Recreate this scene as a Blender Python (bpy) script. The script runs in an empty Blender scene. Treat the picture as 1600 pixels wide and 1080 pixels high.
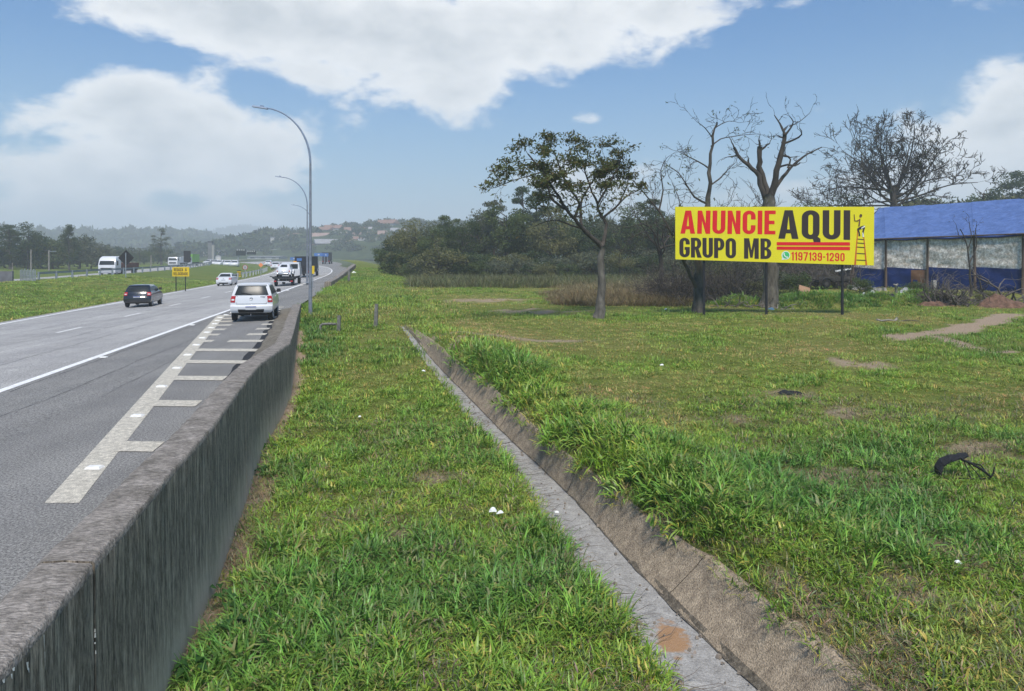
import bpy, bmesh, math, random
from mathutils import Vector, Matrix, noise as mnoise

# ------------------------------------------------------------------ scene, camera, light
SC = bpy.context.scene
COL = SC.collection
F, CX, HY, EYE = 1200.0, 800.0, 396.0, 4.2        # focal length and horizon of the photo in its pixels, eye height in m
R = math.radians

cam_data = bpy.data.cameras.new('camera')
cam_data.sensor_width = 36.0
cam_data.lens = 36.0 * F / 1600.0
cam_data.shift_y = -144.0 / 1600.0
cam_data.clip_start = 0.05
cam_data.clip_end = 9000.0
cam = bpy.data.objects.new('camera', cam_data)
COL.objects.link(cam)
cam.location = (0, 0, EYE)
cam.rotation_euler = (R(90), 0, 0)
SC.camera = cam

SUN_EL, SUN_AZ = R(58), R(170)                    # compass style: 0 = +Y, clockwise
SKY_STRENGTH = 0.10
SC.view_settings.view_transform = 'Standard'
SC.view_settings.look = 'None'
SC.view_settings.gamma = 1.0
SC.view_settings.exposure = 1.7
SC.view_settings.use_curve_mapping = False

def build_world():
    w = bpy.data.worlds.new('World')
    SC.world = w
    w.use_nodes = True
    nt = w.node_tree
    nt.nodes.clear()
    N = nt.nodes.new
    L = nt.links.new
    out = N('ShaderNodeOutputWorld')
    bg = N('ShaderNodeBackground')
    bg.inputs['Strength'].default_value = SKY_STRENGTH
    L(bg.outputs[0], out.inputs['Surface'])
    sky = N('ShaderNodeTexSky')
    sky.sky_type = 'NISHITA'
    sky.sun_disc = False
    sky.sun_elevation = SUN_EL
    sky.sun_rotation = SUN_AZ
    sky.altitude = 300
    sky.air_density = 1.3
    sky.dust_density = 1.2
    sky.ozone_density = 1.6
    co = N('ShaderNodeTexCoord')
    sep = N('ShaderNodeSeparateXYZ')
    L(co.outputs['Generated'], sep.inputs[0])
    def math_(op, a, b=None, c=None, clamp=False):
        n = N('ShaderNodeMath')
        n.operation = op
        n.use_clamp = clamp
        for i, v in enumerate((a, b, c)):
            if v is None:
                continue
            if isinstance(v, (int, float)):
                n.inputs[i].default_value = v
            else:
                L(v, n.inputs[i])
        return n.outputs[0]
    az = math_('ARCTAN2', sep.outputs['X'], sep.outputs['Y'])
    el = math_('ARCSINE', sep.outputs['Z'])
    # cloud banks: (compass angle, height, half width, half height, amount) in degrees
    banks = []
    def bank(px, py, sx, sy, amt):
        a = math.atan2(px - CX, F)
        e = math.atan2((HY - py) * math.cos(a), F)
        banks.append((a, e, sx / F * math.cos(a), sy / F * math.cos(a), amt))
    for b_ in ((330, 10, 230, 48, .75), (560, 45, 250, 85, .95), (700, 125, 105, 75, .75), (900, 45, 200, 70, .85), (1080, 20, 120, 55, .55), (40, -60, 300, 60, .35),
               (190, 150, 110, 42, .8), (290, 205, 180, 85, .9), (440, 250, 68, 66, .65), (110, 300, 220, 72, .9), (10, 205, 60, 26, .4), (330, 345, 330, 26, .55),
               (1590, 190, 120, 105, 1.0), (1440, 290, 210, 42, .6), (920, 184, 34, 12, .46), (905, 190, 20, 8, .2), (880, 290, 190, 52, .55), (1270, 170, 26, 12, .4), (1560, 62, 60, 13, .4), (1250, 4, 50, 10, .4),
               (640, 275, 150, 75, -.6), (50, 110, 80, 42, -.5), (265, 322, 55, 18, -.65), (405, 150, 60, 26, -.55), (180, 85, 110, 20, -.45), (68, 220, 42, 18, -.5), (1250, 105, 220, 75, -.6), (1000, 200, 160, 45, -.3), (140, 60, 60, 24, -.25)):
        bank(*b_)
    total = None
    for a, e, sa, se, amt in banks:
        da = math_('DIVIDE', math_('SUBTRACT', az, a), sa)
        de = math_('DIVIDE', math_('SUBTRACT', el, e), se)
        q = math_('ADD', math_('MULTIPLY', da, da), math_('MULTIPLY', de, de))
        g = math_('MULTIPLY', math_('EXPONENT', math_('MULTIPLY', q, -1.0)), amt)
        total = g if total is None else math_('ADD', total, g)
    # the air everywhere carries broken cloud: noise on the direction, flattened towards the horizon
    com = N('ShaderNodeCombineXYZ')
    L(az, com.inputs[0])
    L(math_('MULTIPLY', el, 1.7), com.inputs[1])
    def noise_(scale, detail, rough, dist=0.0, z=0.0):
        n = N('ShaderNodeTexNoise')
        n.inputs['Scale'].default_value = scale
        n.inputs['Detail'].default_value = detail
        n.inputs['Roughness'].default_value = rough
        n.inputs['Distortion'].default_value = dist
        m = N('ShaderNodeMapping')
        m.inputs['Location'].default_value = (z, z * .7, z)
        L(com.outputs[0], m.inputs['Vector'])
        L(m.outputs[0], n.inputs['Vector'])
        return n.outputs['Fac']
    big = noise_(5.0, 8, .58, .25, 3.1)
    fine = noise_(17.0, 7, .62, .3, 8.4)
    edge = math_('ADD', math_('MULTIPLY', math_('SUBTRACT', big, .5), 1.5), math_('MULTIPLY', math_('SUBTRACT', fine, .5), 1.15))
    edge = math_('ADD', edge, math_('MULTIPLY', math_('SUBTRACT', noise_(9.5, 6, .6, .35, 1.7), .5), 1.35))
    dens = math_('ADD', math_('ADD', total, edge), -.06)
    ramp = N('ShaderNodeMapRange')
    ramp.interpolation_type = 'SMOOTHSTEP'
    ramp.inputs['From Min'].default_value = .15
    ramp.inputs['From Max'].default_value = .7
    L(dens, ramp.inputs['Value'])
    cover = math_('MULTIPLY', ramp.outputs[0], .96)
    # thick cloud is a little greyer than its rims
    thick = N('ShaderNodeMapRange')
    thick.inputs['From Min'].default_value = .55
    thick.inputs['From Max'].default_value = 1.5
    L(math_('ADD', dens, math_('MULTIPLY', math_('SUBTRACT', noise_(9.0, 5, .55, .2, 5.5), .5), 1.4)), thick.inputs['Value'])
    cc = N('ShaderNodeMix')
    cc.data_type = 'RGBA'
    cc.inputs['A'].default_value = (3.2, 3.23, 3.25, 1)
    cc.inputs['B'].default_value = (2.05, 2.17, 2.28, 1)
    L(thick.outputs[0], cc.inputs['Factor'])
    tint = N('ShaderNodeMix')
    tint.data_type = 'RGBA'
    tint.blend_type = 'MULTIPLY'
    tint.inputs['Factor'].default_value = 1.0
    tint.inputs['B'].default_value = SKY_TINT
    L(sky.outputs[0], tint.inputs['A'])
    # thin veil of haze in the lowest sky
    veil = N('ShaderNodeMapRange')
    veil.interpolation_type = 'SMOOTHSTEP'
    veil.inputs['From Min'].default_value = .30
    veil.inputs['From Max'].default_value = -.02
    veil.inputs['To Max'].default_value = .55
    L(el, veil.inputs['Value'])
    v = N('ShaderNodeMix')
    v.data_type = 'RGBA'
    v.inputs['B'].default_value = (1.45, 1.95, 2.35, 1)
    L(veil.outputs[0], v.inputs['Factor'])
    L(tint.outputs['Result'], v.inputs['A'])
    mix = N('ShaderNodeMix')
    mix.data_type = 'RGBA'
    L(cover, mix.inputs['Factor'])
    L(v.outputs['Result'], mix.inputs['A'])
    L(cc.outputs['Result'], mix.inputs['B'])
    L(mix.outputs['Result'], bg.inputs['Color'])
SKY_TINT = (.10, .235, .375, 1)
build_world()

sun_data = bpy.data.lights.new('sun', 'SUN')
sun_data.energy = 1.5
sun_data.angle = R(14)
sun_data.color = (1.0, .925, .82)
sun = bpy.data.objects.new('sun', sun_data)
COL.objects.link(sun)
sd = Vector((math.sin(SUN_AZ) * math.cos(SUN_EL), math.cos(SUN_AZ) * math.cos(SUN_EL), math.sin(SUN_EL)))
sun.rotation_euler = sd.to_track_quat('Z', 'Y').to_euler()
sun.location = sd * 60

SC.render.engine = 'CYCLES'
SC.cycles.use_denoising = True
SC.cycles.max_bounces = 6
SC.cycles.diffuse_bounces = 3
SC.cycles.glossy_bounces = 3
SC.cycles.transmission_bounces = 4
SC.cycles.transparent_max_bounces = 6
SC.cycles.volume_bounces = 3
SC.cycles.caustics_reflective = False
SC.cycles.caustics_refractive = False

# ------------------------------------------------------------------ helpers
rnd = random.Random(7)

def at(px, py, d):
    """the point at distance d that the photo shows at (px, py)"""
    return Vector(((px - CX) / F * d, d, EYE - (py - HY) / F * d))

def lerp(a, b, t):
    return a + (b - a) * t

def interp(x, pts):
    if x <= pts[0][0]:
        return pts[0][1]
    for (x0, y0), (x1, y1) in zip(pts, pts[1:]):
        if x <= x1:
            return y0 + (y1 - y0) * (x - x0) / (x1 - x0)
    return pts[-1][1]

def smooth01(t):
    t = max(0.0, min(1.0, t))
    return t * t * (3 - 2 * t)

class MB:
    """collects shapes; build() links them as one mesh object"""
    def __init__(self):
        self.v, self.f, self.m, self.c = [], [], [], []
        self.cur = 0
    def vert(self, p):
        self.v.append(tuple(p))
        return len(self.v) - 1
    def face(self, idx):
        self.f.append(tuple(idx))
        self.m.append(self.cur)
    def quad(self, a, b, c, d):
        i = len(self.v)
        self.v += [tuple(a), tuple(b), tuple(c), tuple(d)]
        self.face((i, i + 1, i + 2, i + 3))
    def box(self, lo, hi, M=None, taper=0.0):
        x0, y0, z0 = lo
        x1, y1, z1 = hi
        t = taper
        ps = [(x0, y0, z0), (x1, y0, z0), (x1, y1, z0), (x0, y1, z0), (x0 + t, y0 + t, z1), (x1 - t, y0 + t, z1), (x1 - t, y1 - t, z1), (x0 + t, y1 - t, z1)]
        if M is not None:
            ps = [M @ Vector(p) for p in ps]
        i = len(self.v)
        self.v += [tuple(p) for p in ps]
        for q in ((3, 2, 1, 0), (4, 5, 6, 7), (0, 1, 5, 4), (1, 2, 6, 5), (2, 3, 7, 6), (3, 0, 4, 7)):
            self.face([i + k for k in q])
    def tube(self, pts, rad, n=6, cap=True):
        pts = [Vector(p) for p in pts]
        if not isinstance(rad, (list, tuple)):
            rad = [rad] * len(pts)
        up = Vector((0, 0, 1))
        prev = None
        base = len(self.v)
        for k, p in enumerate(pts):
            a = pts[max(0, k - 1)]
            b = pts[min(len(pts) - 1, k + 1)]
            t = (b - a)
            if t.length < 1e-9:
                t = Vector((0, 0, 1))
            t.normalize()
            if prev is None:
                s = t.cross(up)
                if s.length < 1e-3:
                    s = t.cross(Vector((1, 0, 0)))
            else:
                s = prev - t * prev.dot(t)
                if s.length < 1e-6:
                    s = t.orthogonal()
            s.normalize()
            prev = s
            u = s.cross(t)
            for j in range(n):
                an = 2 * math.pi * j / n
                self.v.append(tuple(p + (s * math.cos(an) + u * math.sin(an)) * rad[k]))
        for k in range(len(pts) - 1):
            for j in range(n):
                a = base + k * n + j
                b = base + k * n + (j + 1) % n
                self.face((a, b, b + n, a + n))
        if cap:
            self.face([base + j for j in range(n)])
            self.face([base + (len(pts) - 1) * n + j for j in reversed(range(n))])
    def disc(self, c, axis, r, depth, n=20):
        c = Vector(c)
        axis = Vector(axis).normalized()
        self.tube([c - axis * depth / 2, c + axis * depth / 2], r, n)
    def build(self, name, mats, parent=None, smooth=False, sharp=None, loc=None):
        me = bpy.data.meshes.new(name)
        me.from_pydata(self.v, [], self.f)
        if not isinstance(mats, (list, tuple)):
            mats = [mats]
        for m in mats:
            me.materials.append(m)
        if len(mats) > 1:
            me.polygons.foreach_set('material_index', self.m)
        if smooth:
            me.polygons.foreach_set('use_smooth', [True] * len(me.polygons))
            if sharp:
                me.set_sharp_from_angle(angle=R(sharp))
        me.update()
        return link(name, me, parent, loc)

def link(name, me, parent=None, loc=None):
    o = bpy.data.objects.new(name, me)
    COL.objects.link(o)
    if parent is not None:
        o.parent = parent
    if loc is not None:
        o.location = loc
    return o

def tag(o, label=None, cat=None, group=None, kind=None):
    if label:
        o['label'] = label
    if cat:
        o['category'] = cat
    if group:
        o['group'] = group
    if kind:
        o['kind'] = kind
    return o

def empty(name, loc, rz=0.0, label=None, cat=None, group=None):
    o = bpy.data.objects.new(name, None)
    o.empty_display_size = .2
    COL.objects.link(o)
    o.location = loc
    o.rotation_euler = (0, 0, rz)
    return tag(o, label, cat, group)

def copy_tree(o, parent=None):
    c = o.copy()
    COL.objects.link(c)
    if parent is not None:
        c.parent = parent
    for ch in list(o.children):
        copy_tree(ch, c)
    return c

def xf(o, loc=(0, 0, 0), rz=0.0, s=1.0):
    o.location = loc
    o.rotation_euler = (0, 0, rz)
    o.scale = (s, s, s) if isinstance(s, (int, float)) else s
    return o

# ------------------------------------------------------------------ materials
MATS = {}
def srgb(r, g, b):
    def f(c):
        c /= 255.0
        return c / 12.92 if c <= .04045 else ((c + .055) / 1.055) ** 2.4
    return (f(r), f(g), f(b), 1)

def mat(name, col, rough=.8, var=.0, scale=6.0, col2=None, bump=.0, bscale=None, metallic=0.0, spec=.3, detail=5, stretch=None, coat=0.0, transl=0.0, attr=None, coords='Object', speck=None):
    """a painted or raw surface with a second tone worked in by noise, and fine relief"""
    if name in MATS:
        return MATS[name]
    m = bpy.data.materials.new(name)
    m.use_nodes = True
    nt = m.node_tree
    b = nt.nodes['Principled BSDF']
    if len(col) == 3:
        col = tuple(col) + (1,)
    b.inputs['Base Color'].default_value = col
    b.inputs['Roughness'].default_value = rough
    b.inputs['Metallic'].default_value = metallic
    b.inputs['Specular IOR Level'].default_value = spec
    b.inputs['Coat Weight'].default_value = coat
    L = nt.links.new
    tc = nt.nodes.new('ShaderNodeTexCoord')
    mp = nt.nodes.new('ShaderNodeMapping')
    L(tc.outputs[coords], mp.inputs['Vector'])
    if stretch:
        mp.inputs['Scale'].default_value = stretch
    if var > 0 or col2 is not None:
        n = nt.nodes.new('ShaderNodeTexNoise')
        n.inputs['Scale'].default_value = scale
        n.inputs['Detail'].default_value = detail
        n.inputs['Roughness'].default_value = .62
        L(mp.outputs[0], n.inputs['Vector'])
        cr = nt.nodes.new('ShaderNodeValToRGB')
        c2 = col2 if col2 is not None else tuple(max(0, c * (1 - var)) for c in col[:3]) + (1,)
        if len(c2) == 3:
            c2 = tuple(c2) + (1,)
        cr.color_ramp.elements[0].position = .34
        cr.color_ramp.elements[1].position = .66
        cr.color_ramp.elements[0].color = c2
        cr.color_ramp.elements[1].color = tuple(min(1, c * (1 + var * .4)) for c in col[:3]) + (1,)
        L(n.outputs['Fac'], cr.inputs['Fac'])
        L(cr.outputs['Color'], b.inputs['Base Color'])
        if speck:
            n3 = nt.nodes.new('ShaderNodeTexNoise')
            n3.inputs['Scale'].default_value = speck[0]
            n3.inputs['Detail'].default_value = 3
            n3.inputs['Roughness'].default_value = .8
            m3 = nt.nodes.new('ShaderNodeMapping')
            m3.inputs['Scale'].default_value = speck[3] if len(speck) > 3 else (1, 1, 1)
            L(tc.outputs[coords], m3.inputs['Vector'])
            L(m3.outputs[0], n3.inputs['Vector'])
            c3 = nt.nodes.new('ShaderNodeValToRGB')
            c3.color_ramp.elements[0].position = .36
            c3.color_ramp.elements[1].position = .66
            c3.color_ramp.elements[0].color = (speck[1],) * 3 + (1,)
            c3.color_ramp.elements[1].color = (speck[2],) * 3 + (1,)
            L(n3.outputs['Fac'], c3.inputs['Fac'])
            mm = nt.nodes.new('ShaderNodeMix')
            mm.data_type = 'RGBA'
            mm.blend_type = 'MULTIPLY'
            mm.inputs['Factor'].default_value = 1
            L(cr.outputs['Color'], mm.inputs['A'])
            L(c3.outputs['Color'], mm.inputs['B'])
            L(mm.outputs['Result'], b.inputs['Base Color'])
    if bump > 0:
        n2 = nt.nodes.new('ShaderNodeTexNoise')
        n2.inputs['Scale'].default_value = bscale or scale * 6
        n2.inputs['Detail'].default_value = 4
        L(mp.outputs[0], n2.inputs['Vector'])
        bp = nt.nodes.new('ShaderNodeBump')
        bp.inputs['Strength'].default_value = bump
        bp.inputs['Distance'].default_value = .05
        L(n2.outputs['Fac'], bp.inputs['Height'])
        L(bp.outputs[0], b.inputs['Normal'])
    if transl > 0:
        b.inputs['Transmission Weight'].default_value = 0
        t = nt.nodes.new('ShaderNodeBsdfTranslucent')
        t.inputs['Color'].default_value = tuple(min(1, c * 1.3) for c in col[:3]) + (1,)
        mx = nt.nodes.new('ShaderNodeMixShader')
        mx.inputs[0].default_value = transl
        o = nt.nodes['Material Output']
        L(b.outputs[0], mx.inputs[1])
        L(t.outputs[0], mx.inputs[2])
        L(mx.outputs[0], o.inputs['Surface'])
    MATS[name] = m
    return m
# ------------------------------------------------------------------ lie of the land (h = metres below the eye)
STRIP = [(0, 4.1), (10, 4.05), (14, 3.95), (18, 3.8), (22, 3.58), (26, 3.38), (31, 3.08), (38, 2.82), (60, 2.62), (90, 2.1), (120, 1.65), (160, 1.45)]
FIELD = [(0, 3.75), (10, 3.55), (20, 3.2), (30, 2.97), (37, 2.86), (60, 2.72), (90, 2.62), (120, 2.5), (160, 2.3)]
WALL_X = [(1.5, -2.02), (2.5, -2.25), (3.83, -2.55), (5.29, -2.85), (7.43, -3.28), (9.26, -3.62), (14.95, -4.91), (19.97, -5.77), (27, -7.6), (36.7, -10.1), (60, -14.0), (90, -18.5), (160, -29.6)]
DIR = -.159                                       # the road runs this much to the left per metre ahead

def strip_h(d): return interp(d, STRIP)
def field_h(d): return interp(d, FIELD)
def bend(d): return -.0011 * max(0, d - 85) ** 2
def RX(d): return DIR * d + bend(d)
def wall_x(d): return interp(d, WALL_X) + bend(d)
def fade(d): return 1 - smooth01((d - 24) / 9.0)
def floor_h(d): return strip_h(d) + .15 * fade(d) + .004
def lip_h(d): return floor_h(d) - .52 * fade(d)
def road_h(u):
    return 2.62 + .04 * max(0, min(13.5, -5.2 - u))
def road_pt(u, d, lift=0.0):
    return Vector((u + RX(d), d, EYE - road_h(u) + lift))

def solve(points, hf):
    """photo points on a surface of known depth below the eye -> (distance, x), nearest first"""
    res = []
    for px, py in points:
        d = 8.0
        for _ in range(60):
            d = .5 * d + .5 * hf(d) * F / (py - HY)
        res.append((d, (px - CX) / F * d))
    return sorted(res)
DITCH_L = solve([(640, 528), (690, 592), (745, 657), (800, 716), (860, 790), (920, 880), (1010, 985), (1075, 1075)], floor_h)
DITCH_R = solve([(626, 505), (650, 530), (700, 587), (760, 648), (800, 688), (850, 733), (900, 780), (950, 838), (1000, 893), (1080, 975), (1190, 1080)], floor_h)
LIP = solve([(650, 513), (700, 556), (760, 598), (800, 637), (850, 683), (900, 722), (950, 760), (1000, 800), (1050, 838), (1100, 868), (1150, 908), (1200, 950), (1280, 1010), (1360, 1080)], lip_h)
def extend(pl):
    (d0, x0), (d1, x1) = pl[0], pl[2]
    s = (x1 - x0) / (d1 - d0)
    (e0, f0), (e1, f1) = pl[-3], pl[-1]
    t = (f1 - f0) / (e1 - e0)
    return [(d0 - 6, x0 - 6 * s)] + pl + [(e1 + 12, f1 + 12 * t)]
DITCH_L, DITCH_R, LIP = extend(DITCH_L), extend(DITCH_R), extend(LIP)
def ditch_x(d):
    """left edge of the floor, right edge of the floor, lip; all three run together where the ditch ends"""
    k = fade(d)
    r = interp(d, DITCH_R)
    if d > 33:
        r = interp(33, DITCH_R) + (d - 33) * -.22
    l = interp(d, DITCH_L) if d < 33 else r
    p = interp(d, LIP) if d < 33 else r
    l = min(l - .13 * smooth01((24 - d) / 8), r - .02)
    p = max(p, r + .02)
    return lerp(r - .1, l, k), r, lerp(r + .1, p, k)

def nz(x, y, s=1.0, o=0.0):
    return mnoise.noise(Vector((x * s + o, y * s - o, o * 1.7)))

def ground_z(x, d):
    """height of the grass land right of the wall"""
    l, r, p = ditch_x(d)
    if x <= l:
        h = strip_h(d) + .05 * nz(x, d, .7) + .03 * nz(x, d, 1.9, 3)
        e = smooth01((l - x) / .35)
        h = lerp(floor_h(d), h - .02, e)
        w = wall_x(d)
        h += .06 * smooth01(1 - (x - w) / .6) * (1 if d < 30 else 0)
        return EYE - h
    if x <= r:
        return EYE - floor_h(d)
    if x <= p:
        return EYE - lerp(floor_h(d), lip_h(d), (x - r) / (p - r))
    t = smooth01((x - p) / 5.0)
    h = lerp(lip_h(d), field_h(d), t)
    bump = smooth01((x - p) / .8)
    h -= bump * (.10 * nz(x, d, .33, 7) + .05 * nz(x, d, 1.1, 2)) * (1 if d < 60 else .4)
    h -= .36 * smooth01((x - p) / .7) * (1 - smooth01((x - p - .8) / 3.2)) * fade(d) * smooth01((d - 7.5) / 3)
    h -= .45 * smooth01((x - 13) / 6) * smooth01((d - 41) / 6) * (1 - smooth01((d - 75) / 30))
    return EYE - h

PATH = [at(1405, 512, 27.5), at(1440, 507, 28.5), at(1475, 506, 29), at(1510, 499, 31), at(1545, 493, 32.5), at(1580, 484, 36)]
PATH2 = [at(1470, 512, 27.5), at(1510, 521, 25.5), at(1560, 530, 24)]
def seg_dist(x, y, a, b):
    ax, ay, bx, by = a[0], a[1], b[0], b[1]
    vx, vy = bx - ax, by - ay
    t = max(0, min(1, ((x - ax) * vx + (y - ay) * vy) / (vx * vx + vy * vy)))
    return math.hypot(x - ax - t * vx, y - ay - t * vy)
PATCHES = [(at(625, 833, 11), .32, .3), (at(1310, 715, 12), 1.0, .35), (at(1265, 935, 8), .45, .4), (at(1395, 1020, 7.2), .35, .3), (at(1500, 885, 9), .55, .3), (at(1130, 860, 8.5), .3, .3),
           (at(1340, 612, 16), 1.0, .5), (at(1530, 655, 13.5), 1.1, .4), (at(820, 522, 27), 5.0, .5), (at(735, 522, 25), .9, .5), (at(1340, 548, 22), 1.4, .6), (at(1150, 630, 15.5), .5, .3),
           (at(1420, 940, 8.2), .5, .3), (at(1390, 1030, 6.8), .35, .4), (at(1215, 905, 8.5), .28, .22), (at(310, 980, 8.6), .3, 1.6), (at(760, 460, 46), 4.5, 1.0), (at(830, 476, 38), 3.4, .8), (at(1240, 583, 18), .9, .3),
           (at(430, 690, 13.2), .25, .6), (at(680, 720, 13.5), .5, .3)]
def bareness(x, d):
    """0 = thick grass, 1 = bare earth"""
    b = 0.0
    m = min(seg_dist(x, d, a, c) for a, c in zip(PATH, PATH[1:]))
    m2 = min(seg_dist(x, d, a, c) for a, c in zip(PATH2, PATH2[1:]))
    wob = .25 * nz(x, d, 1.3, 11)
    if d < 38:
        b = max(b, 1 - smooth01((m + wob - .35) / .45), .8 * (1 - smooth01((m2 + wob - .22) / .4)))
    for p, rx, ry in PATCHES:
        q = math.hypot((x - p.x) / rx, (d - p.y) / (ry * 2.2)) + .5 * nz(x, d, 2.1, 5)
        q += .35 * nz(x, d, 6.5, 15)
        b = max(b, .55 * (1 - smooth01((q - .3) / .9)))
    l, r, p = ditch_x(d)
    if d < 31:
        lipband = x - p
        if lipband >= 0:
            b = max(b, (.8 if d < 12 else .4) * (1 - smooth01((lipband - (.02 if d > 9.5 else .06) + .55 * nz(x, d, 1.4, 9) + .2 * nz(x, d, 4.5, 2)) / .25)))
        w = wall_x(d)
        if x < l:
            b = max(b, .9 * (1 - smooth01((x - w - .16 + .22 * nz(x, d, .9, 4)) / .2)))
    return b
def lushness(x, d):
    """-1 dry and yellow .. 1 deep green"""
    return max(-1, min(1, 1.5 * nz(x, d, .23, 21) + .7 * nz(x, d, .8, 13) + .1))

# ------------------------------------------------------------------ ground materials
def ground_mat(name, green, dry, earth, scale=3.0):
    m = bpy.data.materials.new(name)
    m.use_nodes = True
    nt = m.node_tree
    b = nt.nodes['Principled BSDF']
    b.inputs['Roughness'].default_value = .95
    b.inputs['Specular IOR Level'].default_value = .1
    N, L = nt.nodes.new, nt.links.new
    tc = N('ShaderNodeTexCoord')
    def nse(s, det=6, ro=.65):
        n = N('ShaderNodeTexNoise')
        n.inputs['Scale'].default_value = s
        n.inputs['Detail'].default_value = det
        n.inputs['Roughness'].default_value = ro
        L(tc.outputs['Object'], n.inputs['Vector'])
        return n.outputs['Fac']
    def mix(f, a, bb, typ='MIX'):
        n = N('ShaderNodeMix')
        n.data_type = 'RGBA'
        n.blend_type = typ
        for s, v in (('Factor', f), ('A', a), ('B', bb)):
            if isinstance(v, tuple):
                n.inputs[s].default_value = v
            elif isinstance(v, float):
                n.inputs[s].default_value = v
            else:
                L(v, n.inputs[s])
        return n.outputs['Result']
    def rng(v, a, c):
        n = N('ShaderNodeMapRange')
        n.interpolation_type = 'SMOOTHSTEP'
        n.inputs['From Min'].default_value = a
        n.inputs['From Max'].default_value = c
        L(v, n.inputs['Value'])
        return n.outputs[0]
    at1 = N('ShaderNodeAttribute')
    at1.attribute_name = 'bare'
    base = mix(rng(nse(.22, 6, .6), .38, .64), green, dry)
    base = mix(rng(nse(scale * 4, 6, .7), .3, .72), base, tuple(c * .55 for c in green[:3]) + (1,))
    soil = mix(rng(nse(scale * 6, 6, .7), .3, .7), earth, tuple(c * .62 for c in earth[:3]) + (1,))
    soil = mix(rng(nse(scale * 14, 4, .7), .5, .72), soil, (.46, .40, .28, 1))
    add = N('ShaderNodeMath')
    add.operation = 'ADD'
    L(at1.outputs['Fac'], add.inputs[0])
    sub = N('ShaderNodeMath')
    sub.operation = 'MULTIPLY_ADD'
    L(nse(scale * 2.2), sub.inputs[0])
    sub.inputs[1].default_value = .5
    sub.inputs[2].default_value = -.25
    L(sub.outputs[0], add.inputs[1])
    L(mix(rng(add.outputs[0], .25, .6), base, soil), b.inputs['Base Color'])
    bp = N('ShaderNodeBump')
    bp.inputs['Strength'].default_value = .9
    bp.inputs['Distance'].default_value = .08
    L(nse(scale * 5, 6, .75), bp.inputs['Height'])
    L(bp.outputs[0], b.inputs['Normal'])
    return m
M_LAWN = ground_mat('grass_ground', (.15, .20, .035, 1), (.25, .24, .075, 1), (.42, .315, .225, 1))
M_VERGE = ground_mat('verge_ground', (.12, .175, .032, 1), (.18, .205, .05, 1), (.27, .235, .145, 1), 1.2)
M_FAR = ground_mat('far_ground', (.07, .10, .03, 1), (.12, .12, .05, 1), (.2, .16, .1, 1), .5)

def grid_object(name, rows, mats, kind, parent=None, attr=None, matfn=None, smooth=True):
    """rows of points, joined into a sheet"""
    mb = MB()
    n = len(rows[0])
    for r in rows:
        for p in r:
            mb.v.append(tuple(p))
    for i in range(len(rows) - 1):
        for j in range(n - 1):
            mb.cur = matfn(i, j) if matfn else 0
            a = i * n + j
            mb.face((a, a + 1, a + n + 1, a + n))
    o = mb.build(name, mats, parent, smooth=smooth)
    if attr:
        at_ = o.data.attributes.new('bare', 'FLOAT', 'POINT')
        at_.data.foreach_set('value', [attr(p) for p in mb.v])
    if kind:
        o['kind'] = kind
    return o

ds = []
d = 1.2
while d < 165:
    ds.append(d)
    d += max(.16, .02 * d)
# the grass land right of the wall
NL, NR = 22, 74
rows = []
for d in ds:
    l, r, p = ditch_x(d)
    w = wall_x(d) - .08
    row = [(w + (l - w) * (i / NL), d) for i in range(NL)]
    row += [(l, d), (lerp(l, r, .5), d)]
    row += [(r, d), (lerp(r, p, .5), d)]
    row += [(p + (1.25 * d + 22) * (i / NR) ** 1.5, d) for i in range(NR + 1)]
    rows.append([Vector((x, y, ground_z(x, y) if not (l <= x <= p) else (ground_z(x, y) - .12 * fade(d)))) for x, y in row])
lawn = grid_object('lawn', rows, M_LAWN, 'structure', attr=lambda p: bareness(p[0], p[1]))

# the concrete ditch lies in it as a slab of its own
M_DFLOOR = mat('ditch_floor_concrete', (.37, .36, .34, 1), .8, .0, 7, col2=(.25, .24, .225, 1), bump=.45, bscale=70, detail=10, speck=(42, .72, 1.3))
M_DSLOPE = mat('ditch_slope_concrete', (.43, .345, .245, 1), .95, .0, 7, col2=(.24, .19, .135, 1), bump=.55, bscale=60, detail=12, speck=(40, .6, 1.4))
M_STAINC = mat('orange_stained_concrete', (.30, .17, .08, 1), .9, .3, 8, bump=.3)
ditch = empty('drainage_ditch', (0, 0, 0), 0, 'open concrete drainage ditch running through the grass beside the wall', 'ditch')
dd = []
d = 4.5
while d < 32.2:
    dd.append(d)
    d += max(.09, .012 * d)
frows, srows = [], []
for d in dd:
    l, r, p = ditch_x(d)
    wob = .03 * nz(0, d, 2.2, 31)
    zf, zl = EYE - floor_h(d), EYE - lip_h(d)
    fr = []
    for i in range(7):
        t = i / 6
        fr.append((lerp(l - .12, r + .02, t), d, zf + .012 * nz(t * 2, d, 1.5, 17) + (.03 * (1 - t) ** 6)))
    frows.append(fr)
    sr = []
    for i in range(9):
        t = i / 8
        bul = .05 * math.sin(t * math.pi) - .03 * (1 - t)
        sr.append((lerp(r - .03, p + .02, t) + wob * t, d, lerp(zf - .012, zl, t) - bul * .6 + .018 * nz(t * 3, d, 2.0, 23) + (.012 * nz(t * 9, d * 4, 1.0, 3))))
    sr.append((p + .10 + wob, d, zl + .012 + .02 * nz(3, d, 3.0, 23)))
    sr.append((p + .14 + wob, d, zl - .12))
    srows.append(sr)
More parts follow.
